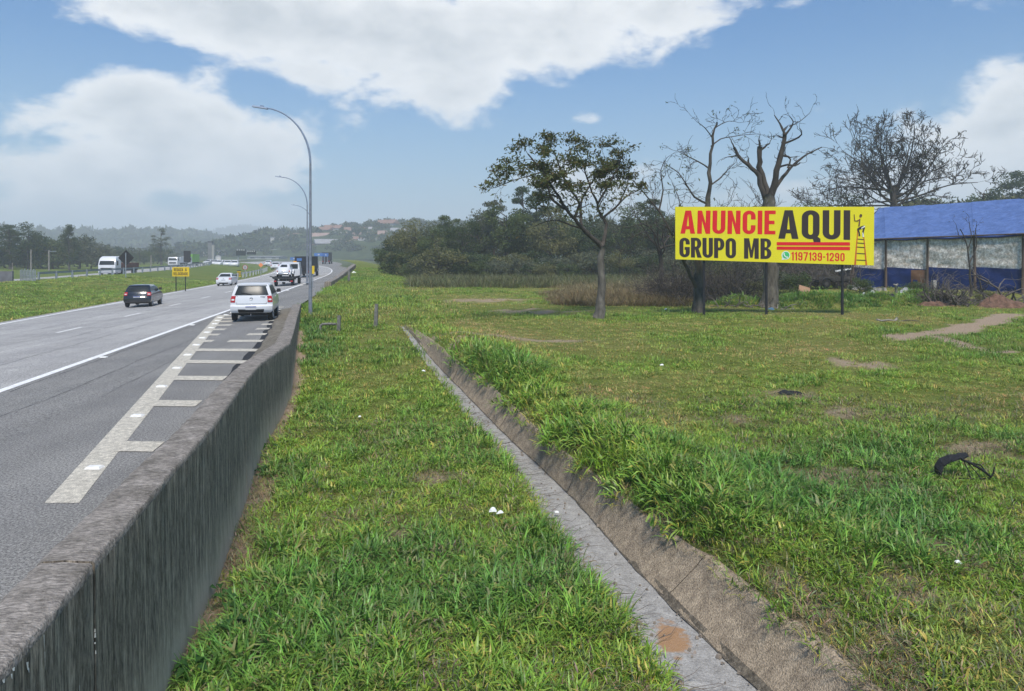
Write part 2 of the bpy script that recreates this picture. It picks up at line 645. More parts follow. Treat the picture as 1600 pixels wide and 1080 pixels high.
# cast in lengths with open joints; each length is a slab
joints = [4.5, 9.35, 13.2, 17.4, 22.3, 33]
for k in range(len(joints) - 1):
    a, b = joints[k], joints[k + 1]
    ia = [i for i, dv in enumerate(dd) if a <= dv < b]
    if len(ia) < 2:
        continue
    idx = ia + ([ia[-1] + 1] if ia[-1] + 1 < len(dd) else [])
    def cut(rws, gap):
        out = [list(rws[i]) for i in idx]
        if len(out) > 2:
            out[-1] = [tuple(Vector(p) + (Vector(q) - Vector(p)) * gap) for p, q in zip(out[-1], out[-2])]
        return out
    grid_object('floor_slab', frows[idx[0]:idx[-1] + 1] , M_DFLOOR, None, ditch)
    grid_object('slope_slab', cut(srows, .10), M_DSLOPE, None, ditch)
M_SILT_SHADOW = mat('dark_silt_shadow', (.17, .145, .11, 1), 1, .0, 14, col2=(.07, .06, .046, 1), bump=.4, speck=(40, .6, 1.4))  # silt at the slope's foot, with the shadow line there painted into its colour
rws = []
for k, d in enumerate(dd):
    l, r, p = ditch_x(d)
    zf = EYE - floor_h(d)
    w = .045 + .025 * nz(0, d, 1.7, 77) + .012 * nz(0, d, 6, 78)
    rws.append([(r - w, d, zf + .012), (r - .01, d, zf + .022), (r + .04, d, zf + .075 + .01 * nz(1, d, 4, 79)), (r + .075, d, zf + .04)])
grid_object('silt_shadow_line', rws, M_SILT_SHADOW, None, ditch)
# dark silt under the joints
grid_object('ditch_bed', [[(p[0], p[1], p[2] - .05) for p in r_] for r_ in srows], mat('joint_silt', (.05, .042, .03, 1), 1, .3, 9), None, ditch)
# orange earth washed onto the floor, dark silt and painted shadow along the foot of the slope
def floor_stain():
    m = M_DFLOOR
    nt = m.node_tree
    N, L = nt.nodes.new, nt.links.new
    b = nt.nodes['Principled BSDF']
    src = b.inputs['Base Color'].links[0].from_socket
    tc = N('ShaderNodeTexCoord')
    c = at(1050, 965, 8.4)
    mp = N('ShaderNodeMapping')
    mp.inputs['Location'].default_value = (-c.x / .20, -c.y / .42, 0)
    mp.inputs['Scale'].default_value = (1 / .20, 1 / .42, 0)
    L(tc.outputs['Object'], mp.inputs['Vector'])
    ln = N('ShaderNodeVectorMath')
    ln.operation = 'LENGTH'
    L(mp.outputs[0], ln.inputs[0])
    n = N('ShaderNodeTexNoise')
    n.inputs['Scale'].default_value = 9
    n.inputs['Detail'].default_value = 8
    L(tc.outputs['Object'], n.inputs['Vector'])
    ad = N('ShaderNodeMath')
    ad.operation = 'MULTIPLY_ADD'
    L(n.outputs['Fac'], ad.inputs[0])
    ad.inputs[1].default_value = 1.7
    L(ln.outputs['Value'], ad.inputs[2])
    mr = N('ShaderNodeMapRange')
    mr.inputs['From Min'].default_value = 1.85
    mr.inputs['From Max'].default_value = 1.5
    mr.inputs['To Max'].default_value = .85
    L(ad.outputs[0], mr.inputs['Value'])
    mx = N('ShaderNodeMix')
    mx.data_type = 'RGBA'
    mx.inputs['B'].default_value = (.34, .185, .08, 1)
    L(mr.outputs[0], mx.inputs['Factor'])
    L(src, mx.inputs['A'])
    L(mx.outputs['Result'], b.inputs['Base Color'])
floor_stain()

# ------------------------------------------------------------------ road
def asphalt(name, col, worn):
    m = bpy.data.materials.new(name)
    m.use_nodes = True
    nt = m.node_tree
    b = nt.nodes['Principled BSDF']
    b.inputs['Roughness'].default_value = .88
    b.inputs['Specular IOR Level'].default_value = .25
    N, L = nt.nodes.new, nt.links.new
    tc = N('ShaderNodeTexCoord')
    mp = N('ShaderNodeMapping')
    mp.inputs['Rotation'].default_value = (0, 0, math.atan(DIR) * -1)
    mp.inputs['Scale'].default_value = (1, .05, 1)
    L(tc.outputs['Object'], mp.inputs['Vector'])
    def nse(v, s, det, ro=.6):
        n = N('ShaderNodeTexNoise')
        n.inputs['Scale'].default_value = s
        n.inputs['Detail'].default_value = det
        n.inputs['Roughness'].default_value = ro
        L(v, n.inputs['Vector'])
        return n.outputs['Fac']
    def ramp(v, a, ca, c, cb):
        r = N('ShaderNodeValToRGB')
        r.color_ramp.elements[0].position = a
        r.color_ramp.elements[1].position = c
        r.color_ramp.elements[0].color = ca
        r.color_ramp.elements[1].color = cb
        L(v, r.inputs['Fac'])
        return r.outputs['Color']
    base = ramp(nse(mp.outputs[0], 1.1, 6), .36, tuple(c * worn for c in col) + (1,), .64, tuple(col) + (1,))
    speck = ramp(nse(tc.outputs['Object'], 38, 3, .85), .36, (.30, .30, .30, 1), .68, (1.75, 1.75, 1.74, 1))
    blot = ramp(nse(tc.outputs['Object'], .5, 7, .7), .35, (.86, .86, .87, 1), .62, (1.06, 1.06, 1.05, 1))
    def mul(a, c):
        n = N('ShaderNodeMix')
        n.data_type = 'RGBA'
        n.blend_type = 'MULTIPLY'
        n.inputs['Factor'].default_value = 1
        L(a, n.inputs['A'])
        L(c, n.inputs['B'])
        return n.outputs['Result']
    L(mul(mul(base, speck), blot), b.inputs['Base Color'])
    bp = N('ShaderNodeBump')
    bp.inputs['Strength'].default_value = .5
    bp.inputs['Distance'].default_value = .01
    L(nse(tc.outputs['Object'], 90, 3, .7), bp.inputs['Height'])
    L(bp.outputs[0], b.inputs['Normal'])
    return m
M_LANE = asphalt('lane_asphalt', (.395, .388, .378), .80)
M_SHOULDER = asphalt('shoulder_asphalt', (.235, .23, .22), .85)
M_PAINT = mat('road_paint_white', (.78, .78, .77, 1), .7, .22, 9, bump=.2)
M_PAINT_OLD = mat('road_paint_worn', (.74, .69, .58, 1), .8, .0, 14, col2=(.40, .375, .32, 1), bump=.3, detail=10, speck=(60, .55, 1.15))

rd = [1.0 + 2.0 * i for i in range(20)] + [41 + 6 * i for i in range(38)]
US = [-17.6, -14.5, -12.1, -9.9, -7.8]
road = grid_object('road', [[road_pt(u, d) for u in US] for d in rd], M_LANE, 'structure')
grid_object('shoulder', [[road_pt(-7.8, d), road_pt(-6.5, d), road_pt(-5.2, d), Vector((max(wall_x(d) - .3, -5.1 + RX(d)), d, EYE - 2.62))] for d in rd], M_SHOULDER, 'structure')
def stripe(name, u0, u1, w, d0, d1, m, step=4.0, fn=None):
    n = max(1, int((d1 - d0) / step))
    rws = []
    for i in range(n + 1):
        d = lerp(d0, d1, i / n)
        u = lerp(u0, u1, i / n)
        rws.append([road_pt(u - w / 2, d, .005), road_pt(u + w / 2, d, .005)])
    return grid_object(name, rws, m, 'structure' if not road else None, road)
stripe('edge_line', -17.0, -17.0, .22, 2, 265, M_PAINT, 6)
stripe('edge_line', -7.7, -7.7, .21, 2, 66, M_PAINT, 3)
stripe('edge_line', -7.7, -7.7, .16, 66, 265, M_PAINT, 6)
lane_me = None
for k in range(34):
    d0 = 28.0 + 7.15 * (k - 3)
    if d0 > 4:
        stripe('lane_dash', -12.15, -12.1, .13, d0, d0 + 2.15, M_PAINT, 1)
stripe('gore_line', -3.44, -7.35, .36, 8.05, 33.5, M_PAINT_OLD, 1.0)
def gore_u(d):
    return lerp(-3.44, -7.35, (d - 8.05) / (33.5 - 8.05))
bars = [698, 630.5, 591, 565.5, 547, 532.5, 522, 513.5, 506.5, 500.5, 495.5, 491, 487, 483.5, 480]
for y in bars:
    d = 2.62 * F / (y - HY)
    x0 = gore_u(min(d, 33.5)) + RX(d) + .15
    x1 = min(wall_x(d) - .9, x0 + 2.4)
    th = .27
    mb = MB()
    z = EYE - 2.62 + .005
    k = .05 * (x1 - x0)
    ps = [road_pt(x0 - RX(d), d - th), road_pt(x1 - RX(d), d - th - k), road_pt(x1 - RX(d), d + th - k), road_pt(x0 - RX(d), d + th)]
    for p in ps:
        p.z += .009
    mb.quad(*ps)
    mb.build('gore_bar', M_PAINT_OLD, road)
    # a reflective stud beside every bar
    s = Vector((x0 + .22, d - 1.05, EYE - road_h(x0 + .22 - RX(d))))
    m2 = MB()
    m2.box((-.10, -.07, 0), (.10, .07, .03), Matrix.Translation(s), .025)
    m2.build('road_stud', mat('stud_white', (.75, .75, .72, 1), .5, .2, 20), road)
for k in range(6):
    s = road_pt(-7.45, 20 + 9 * k)
    m2 = MB()
    m2.box((-.09, -.06, 0), (.09, .06, .025), Matrix.Translation(s), .02)
    m2.build('road_stud', MATS['stud_white'], road)

# sealed cracks wandering over the shoulder and the lanes
M_CRACK = mat('crack_sealant', (.045, .045, .047, 1), .75, .35, 9)
rk_ = random.Random(12)
for u0, d0, dl, w in ((-6.4, 9, 15, .018), (-5.3, 14, 9, .014), (-9.6, 13, 26, .022), (-10.8, 26, 30, .03), (-13.6, 30, 26, .03), (-7.45, 15, 40, .028)):
    rws = []
    n = int(dl / .35)
    uu = u0
    for k in range(n + 1):
        uu += rk_.gauss(0, .022)
        ww = w * rk_.uniform(.35, 1.2)
        rws.append([road_pt(uu - ww / 2, d0 + dl * k / n, .0035), road_pt(uu + ww / 2, d0 + dl * k / n, .0035)])
    grid_object('crack', rws, M_CRACK, None, road)
# ------------------------------------------------------------------ concrete wall
def wall_mat():
    m = bpy.data.materials.new('stained_wall_concrete')
    m.use_nodes = True
    nt = m.node_tree
    b = nt.nodes['Principled BSDF']
    b.inputs['Roughness'].default_value = .92
    b.inputs['Specular IOR Level'].default_value = .2
    N, L = nt.nodes.new, nt.links.new
    tc = N('ShaderNodeTexCoord')
    def nse(st, s, det, ro=.65):
        mp = N('ShaderNodeMapping')
        mp.inputs['Scale'].default_value = st
        L(tc.outputs['Object'], mp.inputs['Vector'])
        n = N('ShaderNodeTexNoise')
        n.inputs['Scale'].default_value = s
        n.inputs['Detail'].default_value = det
        n.inputs['Roughness'].default_value = ro
        L(mp.outputs[0], n.inputs['Vector'])
        return n.outputs['Fac']
    def ramp(v, *st):
        r = N('ShaderNodeValToRGB')
        r.color_ramp.elements[0].position, r.color_ramp.elements[0].color = st[0]
        r.color_ramp.elements[1].position, r.color_ramp.elements[1].color = st[1]
        for p, c in st[2:]:
            e = r.color_ramp.elements.new(p)
            e.color = c
        L(v, r.inputs['Fac'])
        return r.outputs['Color']
    def mix(f, a, c):
        n = N('ShaderNodeMix')
        n.data_type = 'RGBA'
        L(f, n.inputs['Factor'])
        for s, v in (('A', a), ('B', c)):
            if isinstance(v, tuple):
                n.inputs[s].default_value = v
            else:
                L(v, n.inputs[s])
        return n.outputs['Result']
    streak = ramp(nse((1, 1, .09), 13, 9, .75), (.40, (.040, .033, .026, 1)), (.62, (.56, .47, .36, 1)), (.51, (.165, .137, .105, 1)))
    fine = ramp(nse((1, 1, .14), 48, 7, .85), (.42, (.045, .037, .029, 1)), (.61, (.58, .49, .38, 1)))
    n = N('ShaderNodeMix')
    n.data_type = 'RGBA'
    n.inputs['Factor'].default_value = .5
    L(streak, n.inputs['A'])
    L(fine, n.inputs['B'])
    hgt = N('ShaderNodeAttribute')
    hgt.attribute_name = 'height'
    # the splash zone at the foot is washed paler
    ad = N('ShaderNodeMath')
    ad.operation = 'MULTIPLY_ADD'
    L(nse((1, 1, .25), 5, 6), ad.inputs[0])
    ad.inputs[1].default_value = -.5
    L(hgt.outputs['Fac'], ad.inputs[2])
    mr = N('ShaderNodeMapRange')
    mr.interpolation_type = 'SMOOTHSTEP'
    mr.inputs['From Min'].default_value = .30
    mr.inputs['From Max'].default_value = -.18
    mr.inputs['To Max'].default_value = .9
    L(ad.outputs[0], mr.inputs['Value'])
    c = mix(mr.outputs[0], n.outputs['Result'], (.60, .50, .37, 1))
    L(c, b.inputs['Base Color'])
    bp = N('ShaderNodeBump')
    bp.inputs['Strength'].default_value = .8
    bp.inputs['Distance'].default_value = .015
    L(nse((1, 1, .2), 30, 7, .8), bp.inputs['Height'])
    L(bp.outputs[0], b.inputs['Normal'])
    return m
M_WALL = wall_mat()
M_COPING = mat('wall_top_concrete', (.31, .28, .25, 1), .95, .0, 5, col2=(.15, .135, .115, 1), bump=.5, bscale=60, detail=12, speck=(30, .5, 1.5, (.55, 1.6, 1)))
def wall_top_h(d):
    return 2.1 + .35 * smooth01((d - 11) / 15)
def wall_run(root, d0, d1, top_fn, width=.40, step=.09, name='wall_panel'):
    rws, hs = [], []
    n = max(2, int((d1 - d0) / step))
    for i in range(n + 1):
        d = lerp(d0, d1, i / n)
        x = wall_x(d)
        zt = EYE - top_fn(d)
        zb = ground_z(x + .15, d) - .3
        e = .016 * nz(0, d, 3.2, 41) + .018 * nz(0, d, 11, 44) - .03 * max(0, nz(0, d, 6.5, 49) - .25)
        j = .012 * nz(1, d, 4, 47)
        zz_ = .012 * nz(2, d, 2.2, 51)
        zin = EYE - 2.75
        r = [(x + .05, d, zb), (x + .022, d, lerp(zb, zt, .3)), (x + .008, d, lerp(zb, zt, .6)), (x + .002 + j * .5, d, lerp(zb, zt, .85)), (x + e * .4, d, zt - .06),
             (x - .004 + e, d, zt - .008 + zz_), (x - .018 + e, d, zt + .004 + zz_), (x - width * .5, d, zt + .012 + zz_), (x - width + .05 + e, d, zt + .004 + zz_), (x - width + e, d, zt - .025), (x - width - .02, d, zin)]
        rws.append(r)
        hs += [0, .3, .6, .85, .97, 1, 1, 1, 1, 1, .8]
    for rr in (rws[0], rws[-1]):
        for q in range(len(rr)):
            rr[q] = (rr[q][0], rr[q][1], rr[q][2])
    mb = MB()
    m = len(rws[0])
    for r in rws:
        mb.v += r
    for i in range(n):
        for j in range(m - 1):
            mb.cur = 1 if 4 <= j <= 8 else 0
            a = i * m + j
            mb.face((a, a + m, a + m + 1, a + 1))
    mb.cur = 0
    mb.face([j for j in range(m)])
    mb.face([n * m + j for j in reversed(range(m))])
    o = mb.build(name, [M_WALL, M_COPING], root, smooth=True, sharp=50)
    at_ = o.data.attributes.new('height', 'FLOAT', 'POINT')
    at_.data.foreach_set('value', hs)
    return o
wall = empty('concrete_wall', (0, 0, 0), 0, 'long dark stained concrete retaining wall between the road and the grass', 'wall')
cuts = [1.6, 5.22, 12.6, 20.4, 28.6, 37.0]
for a, b in zip(cuts, cuts[1:]):
    wall_run(wall, a, b - .035, wall_top_h, step=.035 if b < 13 else .08)
# pale mortar drips at the joint and a few splashes of old paint
M_SPLASH = mat('old_white_paint', (.72, .71, .66, 1), .8, .3, 30)
mb = MB()
for k in range(60):
    zz = EYE - 2.15 - k * .03
    if rnd.random() < .72:
        continue
    x = wall_x(5.2) + .004 + .02 * (k / 60)
    w = rnd.uniform(.0015, .007)
    q = rnd.uniform(-.008, .008)
    mb.box((x - .002, 5.2 + q - w, zz - rnd.uniform(.008, .03)), (x + .006, 5.2 + q + w, zz), None, .0015)
for dy, z0, w, h in ((4.12, .06, .018, .05), (4.135, .10, .010, .03), (4.34, .02, .006, .10), (4.352, .12, .005, .12), (4.12, .36, .007, .05), (4.30, .46, .006, .08), (4.31, .50, .010, .03), (4.9, .62, .005, .08), (3.95, .0, .022, .02), (3.93, .02, .012, .03), (3.84, .0, .02, .02)):
    x = wall_x(dy)
    z1 = EYE - 2.13 - z0
    mb.v += [(x + .010, dy - w / 2, z1), (x + .010, dy + w / 2, z1 - h * .1), (x + .012, dy + w * .3, z1 - h), (x + .012, dy - w * .2, z1 - h * .8)]
    i0 = len(mb.v) - 4
    mb.face((i0, i0 + 3, i0 + 2, i0 + 1))
mb.build('paint_splash', M_SPLASH, wall)
# earth heaped against the road side of the wall further on
M_HEAP = mat('roadside_grit', (.235, .21, .17, 1), 1, .0, 5, col2=(.12, .105, .08, 1), bump=.9, bscale=30)
rws = []
for i in range(70):
    d = 13.5 + i * .32
    k = smooth01((d - 13.5) / 5)
    x = wall_x(d) - .44
    top = EYE - wall_top_h(d) - .03 - .12 * (1 - k) + .05 * nz(0, d, 1.2, 61)
    w = .42 * k + .06
    z = EYE - road_h(x - RX(d))
    rws.append([(x + .1, d, top), (x - .28 * w, d, lerp(top, z, .25) + .05 * nz(1, d, 2.0, 62)), (x - .62 * w, d, lerp(top, z, .6) + .04 * nz(2, d, 2.2, 63)), (x - .9 * w + .1 * nz(3, d, .8, 64), d, z + .03), (x - w + .1 * nz(3, d, .8, 64), d, z - .05)])
tag(grid_object('earth_heap', rws, M_HEAP, 'stuff'), kind='stuff')
rws = []
for i in range(70):
    d = 13.5 + i * .32
    k = smooth01((d - 13.5) / 5)
    x = wall_x(d) - .44 - .42 * k + .1 * nz(3, d, .8, 64)
    za_, zb_ = (EYE - road_h(q_ - RX(d)) + .004 for q_ in (x - .2, x + .12))
    rws.append([(x - .20 + .06 * nz(7, d, 1.1, 3), d, za_), (x + .12, d, zb_)])
grid_object('gutter_crack', rws, mat('bitumen', (.025, .025, .027, 1), .8, .3, 9, bump=.4), None, road)
# the stretch beyond the lamp posts that climbs out of the grass
wall2 = empty('concrete_wall', (0, 0, 0), 0, 'far pale stretch of concrete wall rising from the grass past the lamp posts', 'wall')
wall_run(wall2, 58, 74, lambda d: 2.15 - .75 * smooth01((d - 58) / 40), .5, .5)
wall_run(wall2, 74.06, 100, lambda d: 2.15 - .75 * smooth01((d - 58) / 40), .5, .5)

# ------------------------------------------------------------------ median, far carriageway, distant ground
def med_h(u, d):
    t = smooth01((-17.6 - u) / 14)
    far = interp(d, [(20, 2.25), (60, 2.38), (90, 2.47), (200, 2.62)])
    if u < -32.6:
        return far + .03
    return lerp(road_h(-17.6) + .02, far, t) + .25 * math.sin(math.pi * min(1, max(0, (-17.6 - u) / 14))) * .6 + .05 * nz(u, d, .3, 71)
MU = [-17.55 - .9 * i for i in range(18)]
rows = [[Vector((u + RX(d), d, EYE - med_h(u, d) - (.03 if i == 0 else 0))) for i, u in enumerate(MU)] for d in rd if d > 6]
def vb(p):
    u = p[0] - RX(p[1])
    return .75 * (1 - smooth01((-17.7 - u - .25 * nz(p[0], p[1], .6, 5)) / .8))
grid_object('median', rows, M_VERGE, 'structure', attr=vb)
def opp_pt(u, d, lift=0):
    return Vector((u + RX(d), d, EYE - med_h(-32.8, d) - .45 + lift))
grid_object('opposite_road', [[opp_pt(u, d, -.01) for u in (-32.5, -37, -43)] for d in rd if d > 6], M_LANE, 'structure')
grid_object('roadside_land', [[opp_pt(u, d, z) for u, z in ((-42.8, -.02), (-55, -.1), (-90, .3), (-260, 1))] for d in rd if d > 6], M_VERGE, 'structure', attr=lambda p: .0)
mb = MB()
rws = []
for i in range(60):
    rr = []
    for j in range(61):
        y = -40 + 3200 * (i / 59) ** 2.2
        x = (j - 30) / 30 * (260 + y * 1.1)
        q = smooth01((math.hypot(x * .8, y) - 150) / 150)
        rr.append((x, y, EYE - lerp(5.2, 2.9, q) - (1.2 if y > 110 and abs(x + 25) < 60 and y < 500 else 0)))
    rws.append(rr)
grid_object('terrain', rws, M_FAR, 'structure', attr=lambda p: .0)
# ------------------------------------------------------------------ grass
def leaf_mat(name, transl=.3, rough=.55, attr='tint', spec=.25, noise_var=.25):
    """leaf whose colour comes from the plant's own tint and the leaf's own shade"""
    m = bpy.data.materials.new(name)
    m.use_nodes = True
    nt = m.node_tree
    N, L = nt.nodes.new, nt.links.new
    b = nt.nodes['Principled BSDF']
    b.inputs['Roughness'].default_value = rough
    b.inputs['Specular IOR Level'].default_value = spec
    a = N('ShaderNodeAttribute')
    a.attribute_type = 'INSTANCER'
    a.attribute_name = 'tint'
    v = N('ShaderNodeAttribute')
    v.attribute_name = 'shade'
    n = N('ShaderNodeMix')
    n.data_type = 'RGBA'
    n.blend_type = 'MULTIPLY'
    n.inputs['Factor'].default_value = 1
    L(a.outputs['Color'], n.inputs['A'])
    L(v.outputs['Color'], n.inputs['B'])
    L(n.outputs['Result'], b.inputs['Base Color'])
    t = N('ShaderNodeBsdfTranslucent')
    L(n.outputs['Result'], t.inputs['Color'])
    mx = N('ShaderNodeMixShader')
    mx.inputs[0].default_value = transl
    L(b.outputs[0], mx.inputs[1])
    L(t.outputs[0], mx.inputs[2])
    L(mx.outputs[0], nt.nodes['Material Output'].inputs['Surface'])
    return m
M_BLADE = leaf_mat('grass_blade', .30, .42, spec=.34)

def tuft_mesh(name, n, length, width, spread, lean, rg, dry=.1, segs=3):
    mb = MB()
    cols = []
    for k in range(n):
        a = rg.uniform(0, 6.283)
        ro = spread * math.sqrt(rg.random())
        b = Vector((math.cos(a) * ro, math.sin(a) * ro, -.02))
        az = a + rg.uniform(-1.3, 1.3)
        le = length * rg.uniform(.5, 1.15)
        ln = lean * rg.uniform(.3, 1.4)
        w = width * rg.uniform(.6, 1.2)
        side = Vector((-math.sin(az), math.cos(az), 0))
        out = Vector((math.cos(az), math.sin(az), 0))
        tilt = .2 + .65 * rg.random()
        p = b.copy()
        twist = rg.uniform(-.5, .5)
        ids = []
        for s in range(segs + 1):
            t = s / segs
            ww = w * (1 - t ** 1.8) * (.65 + .35 * min(1, t * 4)) + .0006
            sd_ = (side * math.cos(twist * t) + Vector((0, 0, 1)) * math.sin(twist * t)) * ww
            if s < segs:
                ids.append((mb.vert(p - sd_), mb.vert(p + sd_)))
            else:
                ids.append((mb.vert(p),))
            ang = tilt + ln * t * 1.5
            p = p + (out * math.sin(ang) + Vector((0, 0, 1)) * math.cos(ang)) * (le / segs)
        if rg.random() < dry:
            c = (rg.uniform(1.8, 3.0), rg.uniform(1.0, 1.6), rg.uniform(1.6, 3.2), 1)
        else:
            g = rg.uniform(.55, 1.6)
            c = (g * rg.uniform(.85, 1.25), g, g * rg.uniform(.8, 1.5), 1)
        for s in range(segs):
            if s < segs - 1:
                mb.face((ids[s][0], ids[s][1], ids[s + 1][1], ids[s + 1][0]))
            else:
                mb.face((ids[s][0], ids[s][1], ids[s + 1][0]))
        cols += [c] * (2 * segs + 1)
    me = bpy.data.meshes.new(name)
    me.from_pydata(mb.v, [], mb.f)
    me.materials.append(M_BLADE)
    ca = me.attributes.new('shade', 'FLOAT_COLOR', 'POINT')
    ca.data.foreach_set('color', [x for c in cols for x in c])
    me.polygons.foreach_set('use_smooth', [True] * len(me.polygons))
    me.update()
    return me

def variants(name, meshes):
    c = bpy.data.collections.new(name)
    for i, me in enumerate(meshes):
        c.objects.link(bpy.data.objects.new('%s_%d' % (name, i), me))
    return c

def scatter(name, pts, coll, parent=None, kind='stuff'):
    """pts: (position, rotation, scale, tint, which variant); one object of instanced plants"""
    me = bpy.data.meshes.new(name)
    me.from_pydata([p[0] for p in pts], [], [])
    a = me.attributes.new('rot', 'FLOAT_VECTOR', 'POINT')
    a.data.foreach_set('vector', [x for p in pts for x in p[1]])
    a = me.attributes.new('size', 'FLOAT_VECTOR', 'POINT')
    a.data.foreach_set('vector', [x for p in pts for x in p[2]])
    a = me.attributes.new('tint', 'FLOAT_COLOR', 'POINT')
    a.data.foreach_set('color', [x for p in pts for x in (p[3][0], p[3][1], p[3][2], 1.0)])
    a = me.attributes.new('which', 'INT', 'POINT')
    a.data.foreach_set('value', [p[4] for p in pts])
    o = link(name, me, parent)
    ng = bpy.data.node_groups.new(name, 'GeometryNodeTree')
    ng.interface.new_socket('Geometry', in_out='INPUT', socket_type='NodeSocketGeometry')
    ng.interface.new_socket('Geometry', in_out='OUTPUT', socket_type='NodeSocketGeometry')
    N, L = ng.nodes.new, ng.links.new
    gi, go = N('NodeGroupInput'), N('NodeGroupOutput')
    ci = N('GeometryNodeCollectionInfo')
    ci.inputs['Collection'].default_value = coll
    ci.inputs['Separate Children'].default_value = True
    ci.inputs['Reset Children'].default_value = True
    ip = N('GeometryNodeInstanceOnPoints')
    ip.inputs['Pick Instance'].default_value = True
    def named(n, t):
        x = N('GeometryNodeInputNamedAttribute')
        x.data_type = t
        x.inputs['Name'].default_value = n
        return [s for s in x.outputs if s.enabled and s.name == 'Attribute'][0]
    L(gi.outputs[0], ip.inputs['Points'])
    L(ci.outputs[0], ip.inputs['Instance'])
    L(named('which', 'INT'), ip.inputs['Instance Index'])
    er = N('FunctionNodeEulerToRotation')
    L(named('rot', 'FLOAT_VECTOR'), er.inputs[0])
    L(er.outputs[0], ip.inputs['Rotation'])
    L(named('size', 'FLOAT_VECTOR'), ip.inputs['Scale'])
    L(ip.outputs[0], go.inputs[0])
    md = o.modifiers.new('scatter', 'NODES')
    md.node_group = ng
    if kind:
        o['kind'] = kind
    return o

rg = random.Random(11)
tufts = variants('tuft', [
    tuft_mesh('tuft', 22, .22, .0095, .12, 1.1, rg, .07), tuft_mesh('tuft', 26, .18, .0085, .15, 1.3, rg, .12),
    tuft_mesh('tuft', 20, .27, .0105, .11, 1.2, rg, .05), tuft_mesh('tuft', 28, .14, .0075, .16, 1.4, rg, .14),
    tuft_mesh('tuft', 20, .23, .0120, .14, 1.3, rg, .07), tuft_mesh('tuft', 30, .12, .004, .17, 1.6, rg, .75),
    tuft_mesh('tuft', 18, .20, .0135, .15, 1.5, rg, .08), tuft_mesh('tuft', 6, .40, .0022, .10, .45, rg, .9), tuft_mesh('tuft', 11, .13, .026, .06, 1.2, rg, .0)])
far_tufts = variants('turf', [tuft_mesh('turf', 20, .16, .011, .22, .8, rg, .10, 2), tuft_mesh('turf', 22, .13, .010, .25, 1.0, rg, .25, 2), tuft_mesh('turf', 22, .19, .012, .20, .8, rg, .05, 2)])
GREEN_A, GREEN_B, DRY = Vector((.200, .330, .036)), Vector((.108, .232, .037)), Vector((.30, .305, .08))
def tint_at(x, d, lush):
    if lush > 0:
        c = GREEN_A.lerp(GREEN_B, min(1, lush * 1.1))
    else:
        c = GREEN_A.lerp(DRY, min(1, -lush * .95))
    return c * rg.uniform(.75, 1.3)
def visible(x, d, margin=60):
    px = CX + x / d * F
    return -margin < px < 1600 + margin
near_pts, mid_pts = [], []
def grow_zone(d0, d1, per_m2, size, out, nvar, side_pad=3.2, keep=None):
    area = 0
    xl0 = lambda d: max(wall_x(d) + .03, -.68 * d - side_pad)
    xr0 = lambda d: .68 * d + side_pad
    n = int(per_m2 * sum((xr0(d0 + (d1 - d0) * (i + .5) / 20) - xl0(d0 + (d1 - d0) * (i + .5) / 20)) for i in range(20)) * (d1 - d0) / 20)
    wmax = max(xr0(d1) - xl0(d1), xr0(d0) - xl0(d0))
    k = 0
    while k < n:
        d = rg.uniform(d0, d1)
        if rg.random() > (xr0(d) - xl0(d)) / wmax:
            continue
        k += 1
        x = rg.uniform(xl0(d), xr0(d))
        l, r, p = ditch_x(d)
        if d < 32 and l - .14 < x < p + .10:
            if not (x > p - .02 and rg.random() < .4) and not (x < l - .02 and rg.random() < .5):
                continue
        br = bareness(x, d)
        drypatch = rg.random() < br * 1.05
        if drypatch and (rg.random() < .25 or (d > 22 and br > .8)):
            continue
        lu = lushness(x, d)
        strip_side = x < l
        lu2 = lu + ((.42 if d < 13 else .25) if not strip_side and d < 18 and x < p + 6 else 0) + (.35 if strip_side and x < wall_x(d) + 1.0 else 0) - (.35 if strip_side and d > 17 and x > wall_x(d) + 1.6 else 0) - (.48 * smooth01((d - 11) / 8) if not strip_side and x > p + 2 else 0)
        clump = .5 + .5 * nz(x, d, 2.2, 33)
        s = size * (.62 + .55 * clump + .25 * max(-1, min(1, lu2))) * rg.uniform(.7, 1.25)
        if not strip_side and x > p + 3:
            s *= .86
        if not strip_side and d > 9 and x < p + 2.5 and not drypatch:
            s *= 1 + .75 * math.exp(-((x - p - .5) / .8) ** 2) * smooth01((d - 9) / 3) * fade(d)
        if drypatch:
            s *= .62
        z = ground_z(x, d) - .005
        if nvar == 3:
            which = rg.choice((0, 1, 2)) if lu2 > -.3 else rg.choice((0, 1, 1))
        elif lu2 < -.35 and rg.random() < .35 or br > .3 and rg.random() < .7:
            which = 5
        elif lu2 > .35:
            which = rg.choice((0, 2, 2, 4, 6))
        else:
            which = rg.choice((0, 1, 1, 3, 3, 4, 5))
        if drypatch:
            which = 5 if nvar == 7 else 1
            lu2 = -1
        if nvar == 7 and not drypatch and rg.random() < .05:
            which = rg.choice((7, 7, 8))
        # the grass leans over the lip of the ditch
        tx = ty = 0.0
        if abs(x - p) < .5 and d < 30:
            ty = -.45
        elif abs(x - l) < .25 and d < 30:
            ty = .35
        out.append(((x, d, z), (rg.uniform(-.18, .18), ty + rg.uniform(-.18, .18), rg.uniform(0, 6.283)), (s * rg.uniform(.9, 1.15), s * rg.uniform(.9, 1.15), s), tint_at(x, d, lu2) if not drypatch else Vector((.105, .165, .05)) * rg.uniform(.6, 1.35), which))
grow_zone(5.6, 9.5, 105, 1.0, near_pts, 7)
grow_zone(9.5, 15, 72, 1.0, near_pts, 7)
grow_zone(15, 22, 40, 1.05, near_pts, 7)
grow_zone(22, 36, 20, 1.05, mid_pts, 3)
grow_zone(36, 60, 7.5, 1.15, mid_pts, 3)
grow_zone(60, 100, 2.2, 1.7, mid_pts, 3)
